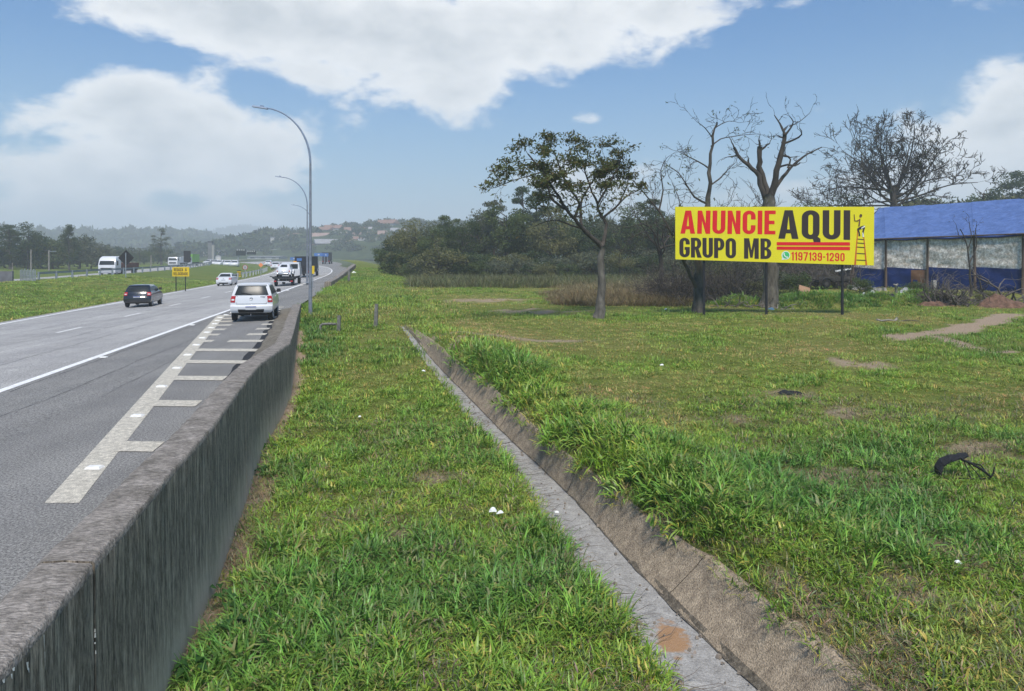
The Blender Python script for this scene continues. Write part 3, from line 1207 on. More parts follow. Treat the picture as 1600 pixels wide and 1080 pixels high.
# rough bank between the wall, the lamp posts and the road
for k in range(5200):
    d = rg.uniform(34, 100)
    x = wall_x(d) + rg.uniform(-.3, 9) * rg.random()
    if d > 57.5 and x < wall_x(d) + .1:
        continue
    mid_pts.append(((x, d, ground_z(x, d)), (rg.uniform(-.2, .2), rg.uniform(-.2, .2), rg.uniform(0, 6.28)), (1.4, 1.4, rg.uniform(.9, 1.9)), tint_at(x, d, -.25 + nz(x, d, .2, 5)), rg.randrange(3)))
# straw and cut blades lying on the bare places
k = 0
while k < 5200:
    d = 5.6 + 14 * rg.random() ** 1.4
    x = rg.uniform(max(wall_x(d) + .02, -.68 * d - 1), .68 * d + 1)
    l, r, p = ditch_x(d)
    k += .1
    if l - .1 < x < p + .05 or rg.random() > bareness(x, d) * 1.3:
        continue
    k += .9
    s = rg.uniform(.45, 1.0)
    near_pts.append(((x, d, ground_z(x, d) - .015), (rg.uniform(-.4, .4), rg.uniform(-.4, .4), rg.uniform(0, 6.28)), (s, s, s * .6), Vector((.115, .165, .055)) * rg.uniform(.5, 1.4), 5))
for k in range(2200):
    d = 5.6 + 12 * rg.random() ** 1.3
    x = rg.uniform(max(wall_x(d) + .02, -.68 * d - 1), .68 * d + 1)
    l, r, p = ditch_x(d)
    if l - .1 < x < p + .05:
        continue
    s = rg.uniform(.8, 1.7)
    near_pts.append(((x, d, ground_z(x, d) + .01), (rg.uniform(-.4, .4), rg.uniform(-.4, .4), rg.uniform(0, 6.28)), (s, s, s), Vector((.115, .165, .055)) * rg.uniform(.6, 1.4), 5))
scatter('grass', near_pts, tufts)
scatter('meadow_grass', mid_pts, far_tufts)
vp = []
for k in range(9000):
    d = 26 + 62 * rg.random() ** 1.3
    u = -17.9 - 14.5 * rg.random()
    if not visible(u + RX(d), d, 20):
        continue
    s = rg.uniform(.5, 1.15)
    vp.append(((u + RX(d), d, EYE - med_h(u, d) - .01), (rg.uniform(-.2, .2), rg.uniform(-.2, .2), rg.uniform(0, 6.28)), (s * 1.4, s * 1.4, s * .8), tint_at(u, d, -.15 + .8 * nz(u, d, .3, 5)), rg.randrange(3)))
scatter('verge_grass', vp, far_tufts)

# dry reeds standing behind the nearer trees
reed_v = variants('reed', [tuft_mesh('reed', 26, .95, .010, .22, .35, rg, 0, 3), tuft_mesh('reed', 24, .75, .010, .25, .55, rg, 0, 3)])
rp = []
for k in range(2600):
    d = 41 + 26 * rg.random()
    px = rg.uniform(858 + 60 * nz(d, 0, .2), 1075)
    x = (px - CX) / F * d
    c = Vector((.20, .155, .062)).lerp(Vector((.30, .27, .12)), rg.random() * smooth01((d - 46) / 14)) * rg.uniform(.6, 1.3)
    rp.append(((x, d, ground_z(x, d) - .02), (rg.uniform(-.15, .15), rg.uniform(-.15, .15), rg.uniform(0, 6.28)), (1.1, 1.1, rg.uniform(.55, 1.2) * (.45 + .55 * smooth01((px - 845 + 60 * nz(d, 3, .3)) / 90)) * (.8 + .35 * nz(x, d, .5))), c, rg.randrange(2)))
for k in range(1500):
    d = 60 + 20 * rg.random()
    px = rg.uniform(640, 1060)
    x = (px - CX) / F * d
    c = Vector((.16, .15, .06)).lerp(Vector((.10, .13, .035)), rg.random()) * rg.uniform(.6, 1.25)
    rp.append(((x, d, ground_z(x, d) - .02), (rg.uniform(-.15, .15), rg.uniform(-.15, .15), rg.uniform(0, 6.28)), (1.5, 1.5, rg.uniform(.6, 1.3)), c, rg.randrange(2)))
scatter('dry_reeds', rp, reed_v)

# ------------------------------------------------------------------ trees
def bark(name, c, c2, scale=5):
    return mat(name, c, .95, .0, scale, col2=c2, bump=.8, bscale=14, stretch=(1, 1, .35), detail=7)
M_BARK_GREY = bark('grey_bark', (.13, .115, .095, 1), (.035, .03, .025, 1))
M_BARK_PALE = bark('pale_bark', (.17, .155, .13, 1), (.06, .053, .045, 1))
M_BARK_DARK = bark('dark_bark', (.085, .072, .06, 1), (.03, .026, .022, 1))
M_TWIG = mat('dry_twig', (.07, .058, .047, 1), .95, .4, 8)

def foliage_mat(name, c, c2, scale=.9, transl=.25):
    m = mat(name, c, .6, .0, scale, col2=c2, spec=.2, detail=4, transl=transl)
    return m
M_LEAF_OLIVE = foliage_mat('olive_leaf', (.11, .125, .034, 1), (.05, .065, .02, 1), 1.6)
M_LEAF_BROWN = foliage_mat('brown_leaf', (.13, .10, .04, 1), (.06, .06, .02, 1), 1.6)
M_LEAF_DARK = foliage_mat('dark_leaf', (0.068, 0.096, 0.034, 1), (0.031, 0.052, 0.019, 1), .5)
M_LEAF_MID = foliage_mat('mid_leaf', (0.111, 0.143, 0.044, 1), (0.044, 0.070, 0.023, 1), .5)
M_LEAF_GREY = foliage_mat('greyish_leaf', (0.143, 0.156, 0.091, 1), (0.065, 0.078, 0.044, 1), .6)
M_LEAF_WARM = foliage_mat('warm_leaf', (0.195, 0.189, 0.072, 1), (0.091, 0.098, 0.039, 1), .6)

def leaf_quad(mb, p, size, rg_, up=.3):
    n = Vector((rg_.gauss(0, 1), rg_.gauss(0, 1), rg_.gauss(0, 1) + up))
    if n.length < .01:
        n = Vector((0, 0, 1))
    n.normalize()
    a = n.orthogonal().normalized()
    b = n.cross(a)
    t = rg_.uniform(0, 6.28)
    u = (a * math.cos(t) + b * math.sin(t)) * size * rg_.uniform(.7, 1.3)
    v = (b * math.cos(t) - a * math.sin(t)) * size * rg_.uniform(.28, .5)
    i = len(mb.v)
    mb.v += [tuple(p - u), tuple(p + v * .9 - u * .15), tuple(p + u), tuple(p - v * .9 - u * .15)]
    mb.face((i, i + 1, i + 2, i + 3))

def twigs(mb, tips, p, dr, length, r, level, rg_, P):
    """a limb that splits on; P: split, spread, up, wob, taper, nseg"""
    nseg = P.get('nseg', 4)
    pts, rad = [p.copy()], [r]
    q = p.copy()
    dcur = dr.normalized()
    for k in range(nseg):
        dcur = dcur + Vector((rg_.gauss(0, 1), rg_.gauss(0, 1), rg_.gauss(0, 1))) * P.get('wob', .18)
        dcur.z += P.get('up', .05)
        dcur.normalize()
        q = q + dcur * (length / nseg)
        pts.append(q.copy())
        rad.append(r * (1 - (1 - P.get('taper', .5)) * (k + 1) / nseg))
    mb.tube(pts, rad, 5 if r > .05 else (4 if r > .02 else 3), False)
    if level <= 0:
        tips.append((q, dcur))
        return
    n = P.get('split', 3)
    n = n if isinstance(n, int) else rg_.choice(n)
    for k in range(n):
        t = rg_.uniform(.35, 1.0) if k else 1.0
        fi = min(nseg - 1e-6, t * nseg)
        i = int(fi)
        base = pts[i].lerp(pts[i + 1], fi - i)
        side = Vector((rg_.gauss(0, 1), rg_.gauss(0, 1), rg_.gauss(0, 1)))
        side = (side - dcur * side.dot(dcur))
        if side.length < .01:
            continue
        side.normalize()
        nd = dcur + side * P.get('spread', .7) * rg_.uniform(.5, 1.3)
        twigs(mb, tips, base, nd, length * P.get('shrink', .72) * rg_.uniform(.75, 1.2), max(P.get('rmin', .006), rad[i] * P.get('thin', .62) * rg_.uniform(.8, 1.1)), level - 1, rg_, P)

def limbs_tree(limbs, d, rg_, P, trunk_n=9, every=.8, level=2, twig_len=1.2, twig_from=.25):
    """trunk and main limbs laid out by hand, twigs grown from them. limbs: list of (points (px, py, metres back), r0, r1)"""
    tr, br, tips = MB(), MB(), []
    for li, (pts, r0, r1) in enumerate(limbs):
        ps = [at(a, b, d) + Vector((0, c, 0)) for a, b, c in pts]
        # a smooth, slightly crooked line through the points
        fine = []
        for i in range(len(ps) - 1):
            p0, p1 = ps[max(0, i - 1)], ps[i]
            p2, p3 = ps[i + 1], ps[min(len(ps) - 1, i + 2)]
            n = max(2, int((p2 - p1).length / .35))
            for k in range(n):
                t = k / n
                q = .5 * ((2 * p1) + (p2 - p0) * t + (2 * p0 - 5 * p1 + 4 * p2 - p3) * t * t + (3 * p1 - p0 - 3 * p2 + p3) * t ** 3)
                fine.append(q + Vector((rg_.gauss(0, 1), rg_.gauss(0, 1), 0)) * min(.05, r0 * .18))
        fine.append(ps[-1])
        rad = [lerp(r0, r1, (i / (len(fine) - 1)) ** .8) * rg_.uniform(.92, 1.1) for i in range(len(fine))]
        if li == 0:
            rad[0] *= 1.35
            if len(rad) > 1:
                rad[1] *= 1.12
        (tr if li == 0 else br).tube(fine, rad, trunk_n if r0 > .12 else 6, True)
        if li == 0 and not P.get('trunk_twigs'):
            continue
        acc = 0
        for i in range(1, len(fine)):
            acc += (fine[i] - fine[i - 1]).length
            if i / len(fine) < twig_from:
                continue
            if acc > every * rg_.uniform(.5, 1.3) or i == len(fine) - 1:
                acc = 0
                ax = (fine[i] - fine[i - 1]).normalized()
                side = Vector((rg_.gauss(0, 1), rg_.gauss(0, 1) * .8, rg_.gauss(0, 1) + P.get('bias', .5)))
                side = side - ax * side.dot(ax)
                side.normalize()
                nd = ax * P.get('along', .6) + side
                if i == len(fine) - 1:
                    nd = ax
                twigs(br, tips, fine[i], nd, twig_len * rg_.uniform(.6, 1.25), max(.012, rad[i] * .55), level, rg_, P)
    return tr, br, tips

# the nearer leafy tree in the meadow
def base_z(px, py, d):
    return at(px, py, d)
rt = random.Random(5)
dA = 34.6
limA = [([(936, 497, 0), (938, 470, 0), (939, 430, 0), (940, 402, 0), (941, 384, .0)], .21, .15),
        ([(941, 388, 0), (925, 372, -.3), (909, 358, -.5), (895, 343, -.8), (882, 329, -1), (871, 311, -1.1), (860, 294, -1), (841, 267, -1.2), (824, 246, -1.2)], .12, .03),
        ([(941, 386, 0), (947, 366, .3), (949, 350, .5), (941, 333, .6), (936, 318, .5), (948, 296, .4), (962, 272, .6), (972, 250, .8)], .11, .03),
        ([(908, 357, -.5), (907, 335, 0), (909, 316, .3), (918, 298, .8), (936, 272, 1.2), (950, 250, 1.4)], .075, .025),
        ([(882, 329, -1), (868, 322, -1.4), (857, 312, -1.6), (852, 290, -1.8), (846, 277, -2), (826, 282, -2), (803, 289, -2.2), (775, 300, -2.2)], .06, .018),
        ([(895, 343, -.8), (902, 322, -1), (890, 303, -1.4), (876, 280, -1.4), (868, 255, -1.2), (862, 240, -1)], .07, .022),
        ([(945, 340, .6), (966, 322, 1), (984, 304, 1), (1000, 296, 1.2)], .06, .02),
        ([(936, 318, .5), (925, 300, 0), (915, 275, -.4), (905, 250, -.6), (896, 235, -.5)], .06, .02),
        ([(972, 316, 1), (985, 288, 1), (990, 265, 1.5), (988, 252, 1.5)], .04, .015),
        ([(909, 358, -.5), (890, 352, -.2), (872, 344, .2), (856, 345, .6), (838, 352, .8)], .05, .018)]
trA, brA, tipsA = limbs_tree(limA, dA, rt, {'split': 3, 'spread': .75, 'up': .02, 'wob': .2, 'shrink': .7, 'rmin': .006, 'bias': .7}, every=.34, level=2, twig_len=.52)
tA = empty('leafy_tree', at(936, 494, dA), 0, 'slender tree with a flat umbrella crown of sparse olive leaves left of the billboard', 'tree', None)
def rebase(mb, o):
    l = o.location
    mb.v = [(a - l.x, b - l.y, c - l.z) for a, b, c in mb.v]
    return mb
rebase(trA, tA).build('trunk', M_BARK_PALE, tA, True)
rebase(brA, tA).build('branches', M_BARK_DARK, tA, True)
lf = MB()
for p, dr in tipsA:
    px = CX + p.x / p.y * F
    py = HY - (p.z - EYE) / p.y * F
    dens = 24 if py < 292 else 5
    if py > 335:
        dens = 2
    for k in range(dens):
        q = p + Vector((rt.gauss(0, .17), rt.gauss(0, .2), rt.gauss(0, .07)))
        lf.cur = 1 if rt.random() < .3 else 0
        leaf_quad(lf, q, rt.uniform(.06, .125), rt, .8)
rebase(lf, tA).build('crown', [M_LEAF_OLIVE, M_LEAF_BROWN], tA)

# tall thin tree behind the billboard, nearly bare
dB = 37.4
limB = [([(1089, 489, 0), (1090, 455, 0), (1094, 410, .2), (1100, 360, .3), (1108, 320, .3), (1110, 285, .2), (1109, 255, .2), (1113, 225, .2), (1118, 200, .2), (1122, 190, .2)], .27, .035),
        ([(1091, 452, 0), (1076, 432, -.4), (1058, 398, -.8), (1042, 365, -1), (1022, 332, -1.2), (1003, 308, -1.2), (985, 286, -1)], .11, .02),
        ([(1108, 318, .3), (1085, 308, 0), (1072, 288, 0), (1060, 270, 0), (1045, 258, .3)], .06, .015),
        ([(1109, 262, .2), (1094, 250, .5), (1078, 240, .8), (1066, 232, 1)], .05, .012),
        ([(1113, 228, .2), (1130, 215, .5), (1150, 210, .8), (1172, 206, 1), (1190, 204, 1.2)], .04, .012),
        ([(1115, 215, .2), (1100, 202, -.3), (1085, 193, -.5)], .035, .012),
        ([(1110, 290, .2), (1128, 278, .5), (1146, 262, 1), (1160, 250, 1.2)], .05, .012),
        ([(1094, 410, .2), (1120, 368, .8), (1145, 345, 1.4), (1170, 330, 1.8), (1200, 318, 2)], .09, .02),
        ([(1118, 200, .2), (1130, 192, .4), (1145, 186, .6), (1157, 186, .8)], .03, .01),
        ([(1060, 400, -.8), (1050, 360, -.5), (1060, 320, -.3), (1050, 285, 0)], .05, .015),
        ([(1022, 332, -1.2), (1030, 300, -1), (1026, 270, -1), (1036, 250, -1)], .05, .012)]
trB, brB, tipsB = limbs_tree(limB, dB, rt, {'split': (2, 3), 'spread': .8, 'up': .03, 'wob': .3, 'shrink': .7, 'rmin': .012, 'bias': .2}, every=.2, level=2, twig_len=.72)
tB = empty('bare_tree', at(1089, 486, dB), 0, 'tall thin nearly leafless tree behind the left end of the billboard', 'tree')
rebase(trB, tB).build('trunk', M_BARK_GREY, tB, True)
rebase(brB, tB).build('branches', M_TWIG, tB, True)
lf = MB()
for p, dr in tipsB:
    if rt.random() < .33:
        for k in range(3):
            leaf_quad(lf, p + Vector((rt.gauss(0, .12), rt.gauss(0, .12), rt.gauss(0, .05))), rt.uniform(.05, .10), rt, .8)
rebase(lf, tB).build('sparse_leaves', M_LEAF_OLIVE, tB)

# dead tree with thick sawn stubs
dC = 40.5
limC = [([(1203, 481, 0), (1204, 455, 0), (1203, 420, 0), (1203, 370, 0), (1203, 330, 0), (1201, 305, 0)], .40, .30),
        ([(1203, 325, 0), (1192, 300, 0), (1187, 275, .2), (1178, 262, .3), (1166, 251, .4), (1158, 240, .5), (1152, 228, .6)], .15, .07),
        ([(1202, 310, 0), (1196, 285, .3), (1190, 260, .3), (1188, 245, .3), (1190, 228, .3)], .17, .12),
        ([(1204, 320, 0), (1208, 290, -.2), (1210, 268, -.3), (1216, 245, -.4), (1220, 228, -.4), (1222, 212, -.4)], .20, .10),
        ([(1208, 300, 0), (1220, 282, .2), (1232, 270, .3), (1243, 258, .5), (1262, 243, .7), (1280, 233, .9), (1296, 226, 1)], .12, .025),
        ([(1222, 214, -.4), (1218, 200, -.3), (1214, 190, -.2), (1210, 180, 0)], .08, .02),
        ([(1222, 214, -.4), (1230, 203, -.5), (1234, 193, -.5), (1228, 184, -.5)], .07, .02),
        ([(1220, 226, -.4), (1232, 222, -.8), (1242, 215, -1), (1238, 205, -1)], .07, .02),
        ([(1234, 262, .3), (1238, 248, .3), (1230, 240, .3), (1232, 228, .4)], .06, .02),
        ([(1216, 262, 0), (1228, 258, -.2), (1240, 260, -.2), (1248, 255, -.2)], .07, .03),
        ([(1228, 200, -.5), (1243, 193, -.6), (1256, 181, -.8)], .035, .012)]
trC, brC, tipsC = limbs_tree(limC, dC, rt, {'split': (1, 2), 'spread': .8, 'up': .02, 'wob': .34, 'shrink': .7, 'rmin': .014, 'bias': .3}, every=.36, level=2, twig_len=.6, twig_from=.45)
tC = empty('dead_tree', at(1203, 479, dC), 0, 'dead grey tree with thick broken stubs rising above the middle of the billboard', 'tree')
rebase(trC, tC).build('trunk', M_BARK_PALE, tC, True)
rebase(brC, tC).build('branches', M_BARK_DARK, tC, True)

# wide bare tree behind the tarpaulin shed
dD = 74
limD = [([(1398, 440, 0), (1398, 400, 0), (1397, 350, 0), (1396, 315, 0), (1394, 290, 0)], .42, .30)]
for (a, b, back, w) in ((1290, 285, 2, .12), (1312, 246, -2, .13), (1330, 215, 2, .13), (1356, 195, -1, .14), (1385, 184, 1, .15), (1412, 186, -2, .14), (1440, 196, 2, .14), (1466, 214, -1, .13), (1490, 240, 1, .12), (1508, 272, -2, .11), (1470, 300, 2, .10), (1330, 320, 1, .09), (1265, 320, 2, .09), (1300, 262, -1, .08), (1343, 205, 1, .09), (1370, 200, -2, .09), (1400, 190, 2, .09), (1428, 205, -1, .09), (1455, 235, 1, .09), (1480, 262, -2, .08), (1345, 260, 2, .08), (1430, 260, 2, .08), (1320, 290, -2, .08), (1495, 290, 2, .08)):
    s0 = rt.uniform(296, 330)
    limD.append(([(1396, s0, 0), (lerp(1396, a, .3) + rt.uniform(-6, 6), lerp(s0, b, .22), back * .3), (lerp(1396, a, .62) + rt.uniform(-8, 8), lerp(s0, b, .55), back * .7), (a, b + 16, back)], w * 1.1, .03))
trD, brD, tipsD = limbs_tree(limD, dD, rt, {'split': 3, 'spread': .75, 'up': .05, 'wob': .2, 'shrink': .68, 'rmin': .027, 'bias': .5}, every=.5, level=3, twig_len=1.2)
tD = empty('bare_tree', at(1398, 436, dD), 0, 'large round leafless tree standing behind the blue roofed shed', 'tree')
rebase(trD, tD).build('trunk', M_BARK_DARK, tD, True)
rebase(brD, tD).build('branches', M_BARK_DARK, tD, True)
lf = MB()
for p, dr in tipsD:
    if rt.random() < .07:
        for k in range(2):
            leaf_quad(lf, p + Vector((rt.gauss(0, .2), rt.gauss(0, .2), rt.gauss(0, .1))), rt.uniform(.08, .16), rt, .8)
rebase(lf, tD).build('sparse_leaves', M_LEAF_OLIVE, tD)

# further bare trees whose branches tangle behind the billboard
def free_bare(px, by, d, hgt, r, spread, seed, label, m, P, level=4):
    rg_ = random.Random(seed)
    q = at(px, by, d)
    e = empty('bare_tree', (q.x, d, ground_z(q.x, d)), 0, label, 'tree')
    tr, br, tips = MB(), MB(), []
    top = Vector((rg_.uniform(-.2, .2), 0, hgt * .42))
    tr.tube([Vector((0, 0, -.4)), top * .5 + Vector((.08, 0, 0)), top], [r * 1.25, r, r * .8], 9)
    for k in range(7):
        a = k * .9 + rg_.uniform(-.3, .3)
        dr = Vector((math.cos(a) * spread, math.sin(a) * spread * .7, rg_.uniform(.6, 1.3)))
        twigs(br, tips, top * rg_.uniform(.72, 1.0), dr, hgt * .30 * rg_.uniform(.8, 1.2), r * .5, level, rg_, P)
    tr.build('trunk', m, e, True)
    br.build('branches', m, e, True)
BP = {'split': (2, 3), 'spread': .8, 'up': .03, 'wob': .26, 'shrink': .70, 'rmin': .017, 'thin': .6}
free_bare(1032, 440, 54, 7.4, .16, .95, 41, 'tangled bare tree between the umbrella tree and the billboard', M_TWIG, BP)
free_bare(1160, 440, 58, 7.2, .15, .9, 42, 'tangled bare tree whose twigs show between the tall thin tree and the dead tree', M_TWIG, BP)
free_bare(1290, 440, 62, 8.6, .18, 1.1, 43, 'bare tree with dark twigs left of the large round leafless tree', M_BARK_DARK, BP)

# ---- crowns of the woods
def crown_meshes(name, height, width, nleaf, leaf, seed, trunk_frac=.35, shape='round', airy=.0):
    rg_ = random.Random(seed)
    tr, cr = MB(), MB()
    th = height * trunk_frac
    pts = [Vector((0, 0, -.5)), Vector((rg_.uniform(-.1, .1), rg_.uniform(-.1, .1), th * .5)), Vector((rg_.uniform(-.2, .2), rg_.uniform(-.2, .2), th)), Vector((rg_.uniform(-.3, .3), rg_.uniform(-.3, .3), height * .8))]
    r = height * .018 + .05
    tr.tube(pts, [r * 1.3, r, r * .8, r * .2], 7)
    clumps = []
    nc = int(26 if shape != 'pine' else 38)
    for k in range(nc):
        if shape == 'pine':
            t = (k + .5) / nc
            z = lerp(th * .8, height, t)
            rr = width * .5 * (1 - t) ** .7 * rg_.uniform(.55, 1.1)
            a = rg_.uniform(0, 6.28)
            c = Vector((math.cos(a) * rr, math.sin(a) * rr, z))
            cr_ = width * .16 * rg_.uniform(.7, 1.3)
        elif shape == 'tall':
            z = th + (height - th) * rg_.random() ** .9
            t = (z - th) / (height - th)
            rr = width * .5 * (.35 + .65 * math.sin(math.pi * min(1, t * .85 + .12))) * math.sqrt(rg_.random())
            a = rg_.uniform(0, 6.28)
            c = Vector((math.cos(a) * rr, math.sin(a) * rr, z))
            cr_ = width * .15 * rg_.uniform(.7, 1.3)
        else:
            while True:
                c = Vector((rg_.uniform(-1, 1), rg_.uniform(-1, 1), rg_.uniform(-.75, 1)))
                if .35 < c.length < 1:
                    break
            c = Vector((c.x * width * .42, c.y * width * .42, th + (height - th) * .45 + c.z * (height - th) * .46))
            cr_ = width * .17 * rg_.uniform(.6, 1.35)
        clumps.append((c, cr_))
        mid = pts[2].lerp(pts[3], max(0, min(1, (c.z - th) / max(.1, height * .8 - th) - .15)))
        tr.tube([mid, mid.lerp(c, .55) + Vector((0, 0, .1)), c], [r * .35, r * .22, r * .08], 4, False)
    for k in range(nleaf):
        c, cr_ = clumps[rg_.randrange(nc)]
        v = Vector((rg_.gauss(0, 1), rg_.gauss(0, 1), rg_.gauss(0, 1)))
        v.normalize()
        v *= cr_ * rg_.random() ** .45
        v.z *= .62
        if airy and rg_.random() < airy:
            continue
        leaf_quad(cr, c + v, leaf, rg_, .7)
    def mesh(mb, nm):
        me = bpy.data.meshes.new(nm)
        me.from_pydata(mb.v, [], mb.f)
        me.update()
        return me
    mt = mesh(tr, 'trunk')
    mt.materials.append(M_BARK_GREY)
    mt.polygons.foreach_set('use_smooth', [True] * len(mt.polygons))
    return mt, mesh(cr, 'crown')
KINDS = {}
def tree(kind, name, loc, s, leafm, label, cat='tree', group=None, rz=None):
    spec, lm = kind, leafm.name
    if (spec, lm) not in KINDS:
        mt, mc = CROWNS[spec]
        mc = mc.copy()
        mc.materials.append(leafm)
        KINDS[(spec, lm)] = (mt, mc)
    mt, mc = KINDS[(spec, lm)]
    e = empty(name, loc, rnd.uniform(0, 6.28) if rz is None else rz, label, cat, group)
    e.scale = s if isinstance(s, tuple) else (s, s, s)
    link('trunk', mt, e)
    link('crown', mc, e)
    return e
CROWNS = {
    'round': crown_meshes('round', 8, 7, 4200, .17, 1, .28), 'round2': crown_meshes('round', 8, 7.5, 4200, .18, 2, .30), 'wide': crown_meshes('wide', 7, 8.5, 4200, .17, 3, .35),
    'tall': crown_meshes('tall', 11, 6, 4600, .17, 4, .22, 'tall'), 'tall2': crown_meshes('tall', 12, 5.5, 3800, .18, 5, .30, 'tall', .1),
    'pine': crown_meshes('pine', 13, 8.5, 6500, .20, 6, .22, 'pine'), 'bush': crown_meshes('bush', 3, 4.2, 2600, .12, 8, .05), 'bush2': crown_meshes('bush', 3, 4.6, 2200, .13, 9, .08)}

def where(px):
    for lim, w_ in ((680, "at the wood's left end"), (790, 'left of the umbrella tree'), (960, 'behind the umbrella tree'), (1055, 'just left of the billboard'), (1200, "behind the billboard's left half")):
        if px < lim:
            return w_
    return "behind the billboard's right half"
LOOK = {'round': 'round', 'round2': 'bushy', 'wide': 'broad', 'tall': 'tall', 'tall2': 'tall thin', 'bush': 'dense', 'bush2': 'loose'}
def hue(lm):
    return {'dark_leaf': 'dark green', 'mid_leaf': 'mid green', 'greyish_leaf': 'grey green', 'warm_leaf': 'olive'}[lm.name]
# wood right of centre: (photo column, crown top row, distance, kind, leaf)
G_WOOD = 'trees of the wood at the edge of the meadow'
W = [(622, 362, 98, 'round'), (650, 345, 92, 'wide'), (676, 352, 88, 'round2'), (700, 340, 96, 'tall'), (722, 336, 90, 'round'), (748, 326, 94, 'round2'), (770, 318, 98, 'tall'), (792, 312, 92, 'round'),
     (815, 296, 96, 'tall2'), (838, 288, 100, 'tall'), (858, 322, 90, 'round2'), (880, 338, 94, 'wide'), (905, 346, 98, 'round'), (928, 338, 92, 'round2'), (950, 345, 100, 'tall'), (972, 330, 96, 'round'),
     (994, 318, 94, 'round2'), (1016, 314, 98, 'tall'), (1040, 326, 92, 'round'), (1064, 335, 98, 'wide'), (1090, 338, 96, 'round2'), (1118, 345, 100, 'round'), (1146, 340, 104, 'tall'), (1172, 345, 98, 'round2'),
     (1250, 330, 110, 'round'), (1285, 312, 112, 'wide'), (1318, 300, 108, 'round2'), (1230, 350, 100, 'round')]
LEAVES = [M_LEAF_DARK, M_LEAF_MID, M_LEAF_GREY, M_LEAF_DARK, M_LEAF_MID, M_LEAF_WARM]
HGT = {'round': 8, 'round2': 8, 'wide': 7, 'tall': 11, 'tall2': 12, 'pine': 13, 'bush': 3, 'bush2': 3}
for i, (px, py, d, k) in enumerate(W):
    x = (px - CX) / F * d
    zb = ground_z(x, d) - .2
    top = at(px, py, d).z
    s = (top - zb) / HGT[k]
    lm = LEAVES[(i * 5 + i // 3) % 6]
    wide = {'tall': 1.15, 'tall2': 1.1}.get(k, .92)
    tree(k, 'wood_tree', (x, d, zb), (s * wide, s * wide, s), lm, '%s %s tree in the front row, %s' % (LOOK[k], hue(lm), where(px)), 'tree', G_WOOD)
for i in range(26):
    px = 606 + i * 26 + rnd.uniform(-8, 8)
    d = rnd.uniform(106, 122)
    x = (px - CX) / F * d
    zb = ground_z(x, d) - .3
    k = rnd.choice(('round', 'round2', 'wide'))
    s = (at(0, interp(px, [(600, 372), (640, 352), (760, 335), (1000, 334), (1200, 338), (1330, 322)]) + rnd.uniform(-2, 9), d).z - zb) / HGT[k]
    lm = LEAVES[rnd.randrange(5)]
    tree(k, 'wood_tree', (x, d, zb), (s * 1.1, s * 1.1, s), lm, '%s %s tree in the back row, %s' % (LOOK[k], hue(lm), where(px)), 'tree', G_WOOD)
G_BUSH = 'bushes along the foot of the wood'
for i in range(60):
    px = 606 + 10.6 * i + rnd.uniform(-6, 6)
    d = rnd.uniform(78, 94)
    x = (px - CX) / F * d
    k = rnd.choice(('bush', 'bush2'))
    s = rnd.uniform(.6, 1.25)
    if px > 1195:
        d, s = rnd.uniform(66, 76), rnd.uniform(.8, 1.2)
        x = (px - CX) / F * d
    lmb = rnd.choice((M_LEAF_MID, M_LEAF_GREY, M_LEAF_DARK, M_LEAF_WARM))
    tree(k, 'wood_bush', (x, d, ground_z(x, d) - .2), (s * 1.15, s * 1.15, s), lmb, '%s %s bush at the foot of the wood, %s' % (LOOK[k], hue(lmb), where(px)), 'bush', G_BUSH)
G_SHRUB = 'shrubs behind the billboard'
for i in range(22):
    px = 1085 + i * 11.5 + rnd.uniform(-4, 4)
    d = rnd.uniform(56, 64)
    x = (px - CX) / F * d
    s = rnd.uniform(.75, 1.15)
    k, lmb = rnd.choice(('bush', 'bush2')), rnd.choice((M_LEAF_GREY, M_LEAF_DARK, M_LEAF_WARM, M_LEAF_MID))
    wh = 'behind the left billboard post' if px < 1150 else 'behind the middle billboard post' if px < 1240 else 'behind the right billboard post'
    tree(k, 'thicket_shrub', (x, d, ground_z(x, d) - .2), (s * .9, s * .9, s), lmb, '%s %s shrub in the thicket %s' % (LOOK[k], hue(lmb), wh), 'shrub', G_SHRUB)
tree('wide', 'pale_tree', (at(968, 430, 79).x, 79, ground_z(13, 79)), (.42, .42, .43), M_LEAF_WARM, 'small pale spreading tree in front of the dark wood', 'tree')

# trees left of the opposite carriageway
def on_left(px, d):
    return (px - CX) / F * d, EYE - interp(d, [(0, 2.3), (120, 2.65), (400, 2.85)])
for n_, px, py, d, k, w, lm, lab in (
    ('roadside_tree', -12, 344, 150, 'round', 1.2, M_LEAF_DARK, 'dark leafy tree cut by the left edge of the photo'),
    ('roadside_tree', 16, 352, 142, 'tall', 1.25, M_LEAF_DARK, 'dark tree at far left behind the grey fence'),
    ('roadside_tree', 44, 345, 146, 'round2', .95, M_LEAF_DARK, 'dark bushy tree second from the left edge with a pole before it'),
    ('pine_tree', 108, 352, 140, 'pine', .86, M_LEAF_DARK, 'dark pointed pine left of the white truck'),
    ('gum_tree', 252, 358, 205, 'tall2', 1.25, M_LEAF_GREY, 'tall airy gum tree between the diamond sign and the yellow sign'),
    ('gum_tree', 219, 388, 200, 'tall2', 1.1, M_LEAF_GREY, 'small airy tree just right of the diamond sign')):
    x, z = on_left(px, d)
    s = (at(px, py, d).z - z) / HGT[k]
    tree(k, n_, (x, d, z - .1), (s * w, s * w, s), lm, lab)
G_SCRUB = 'scrub behind the opposite carriageway'
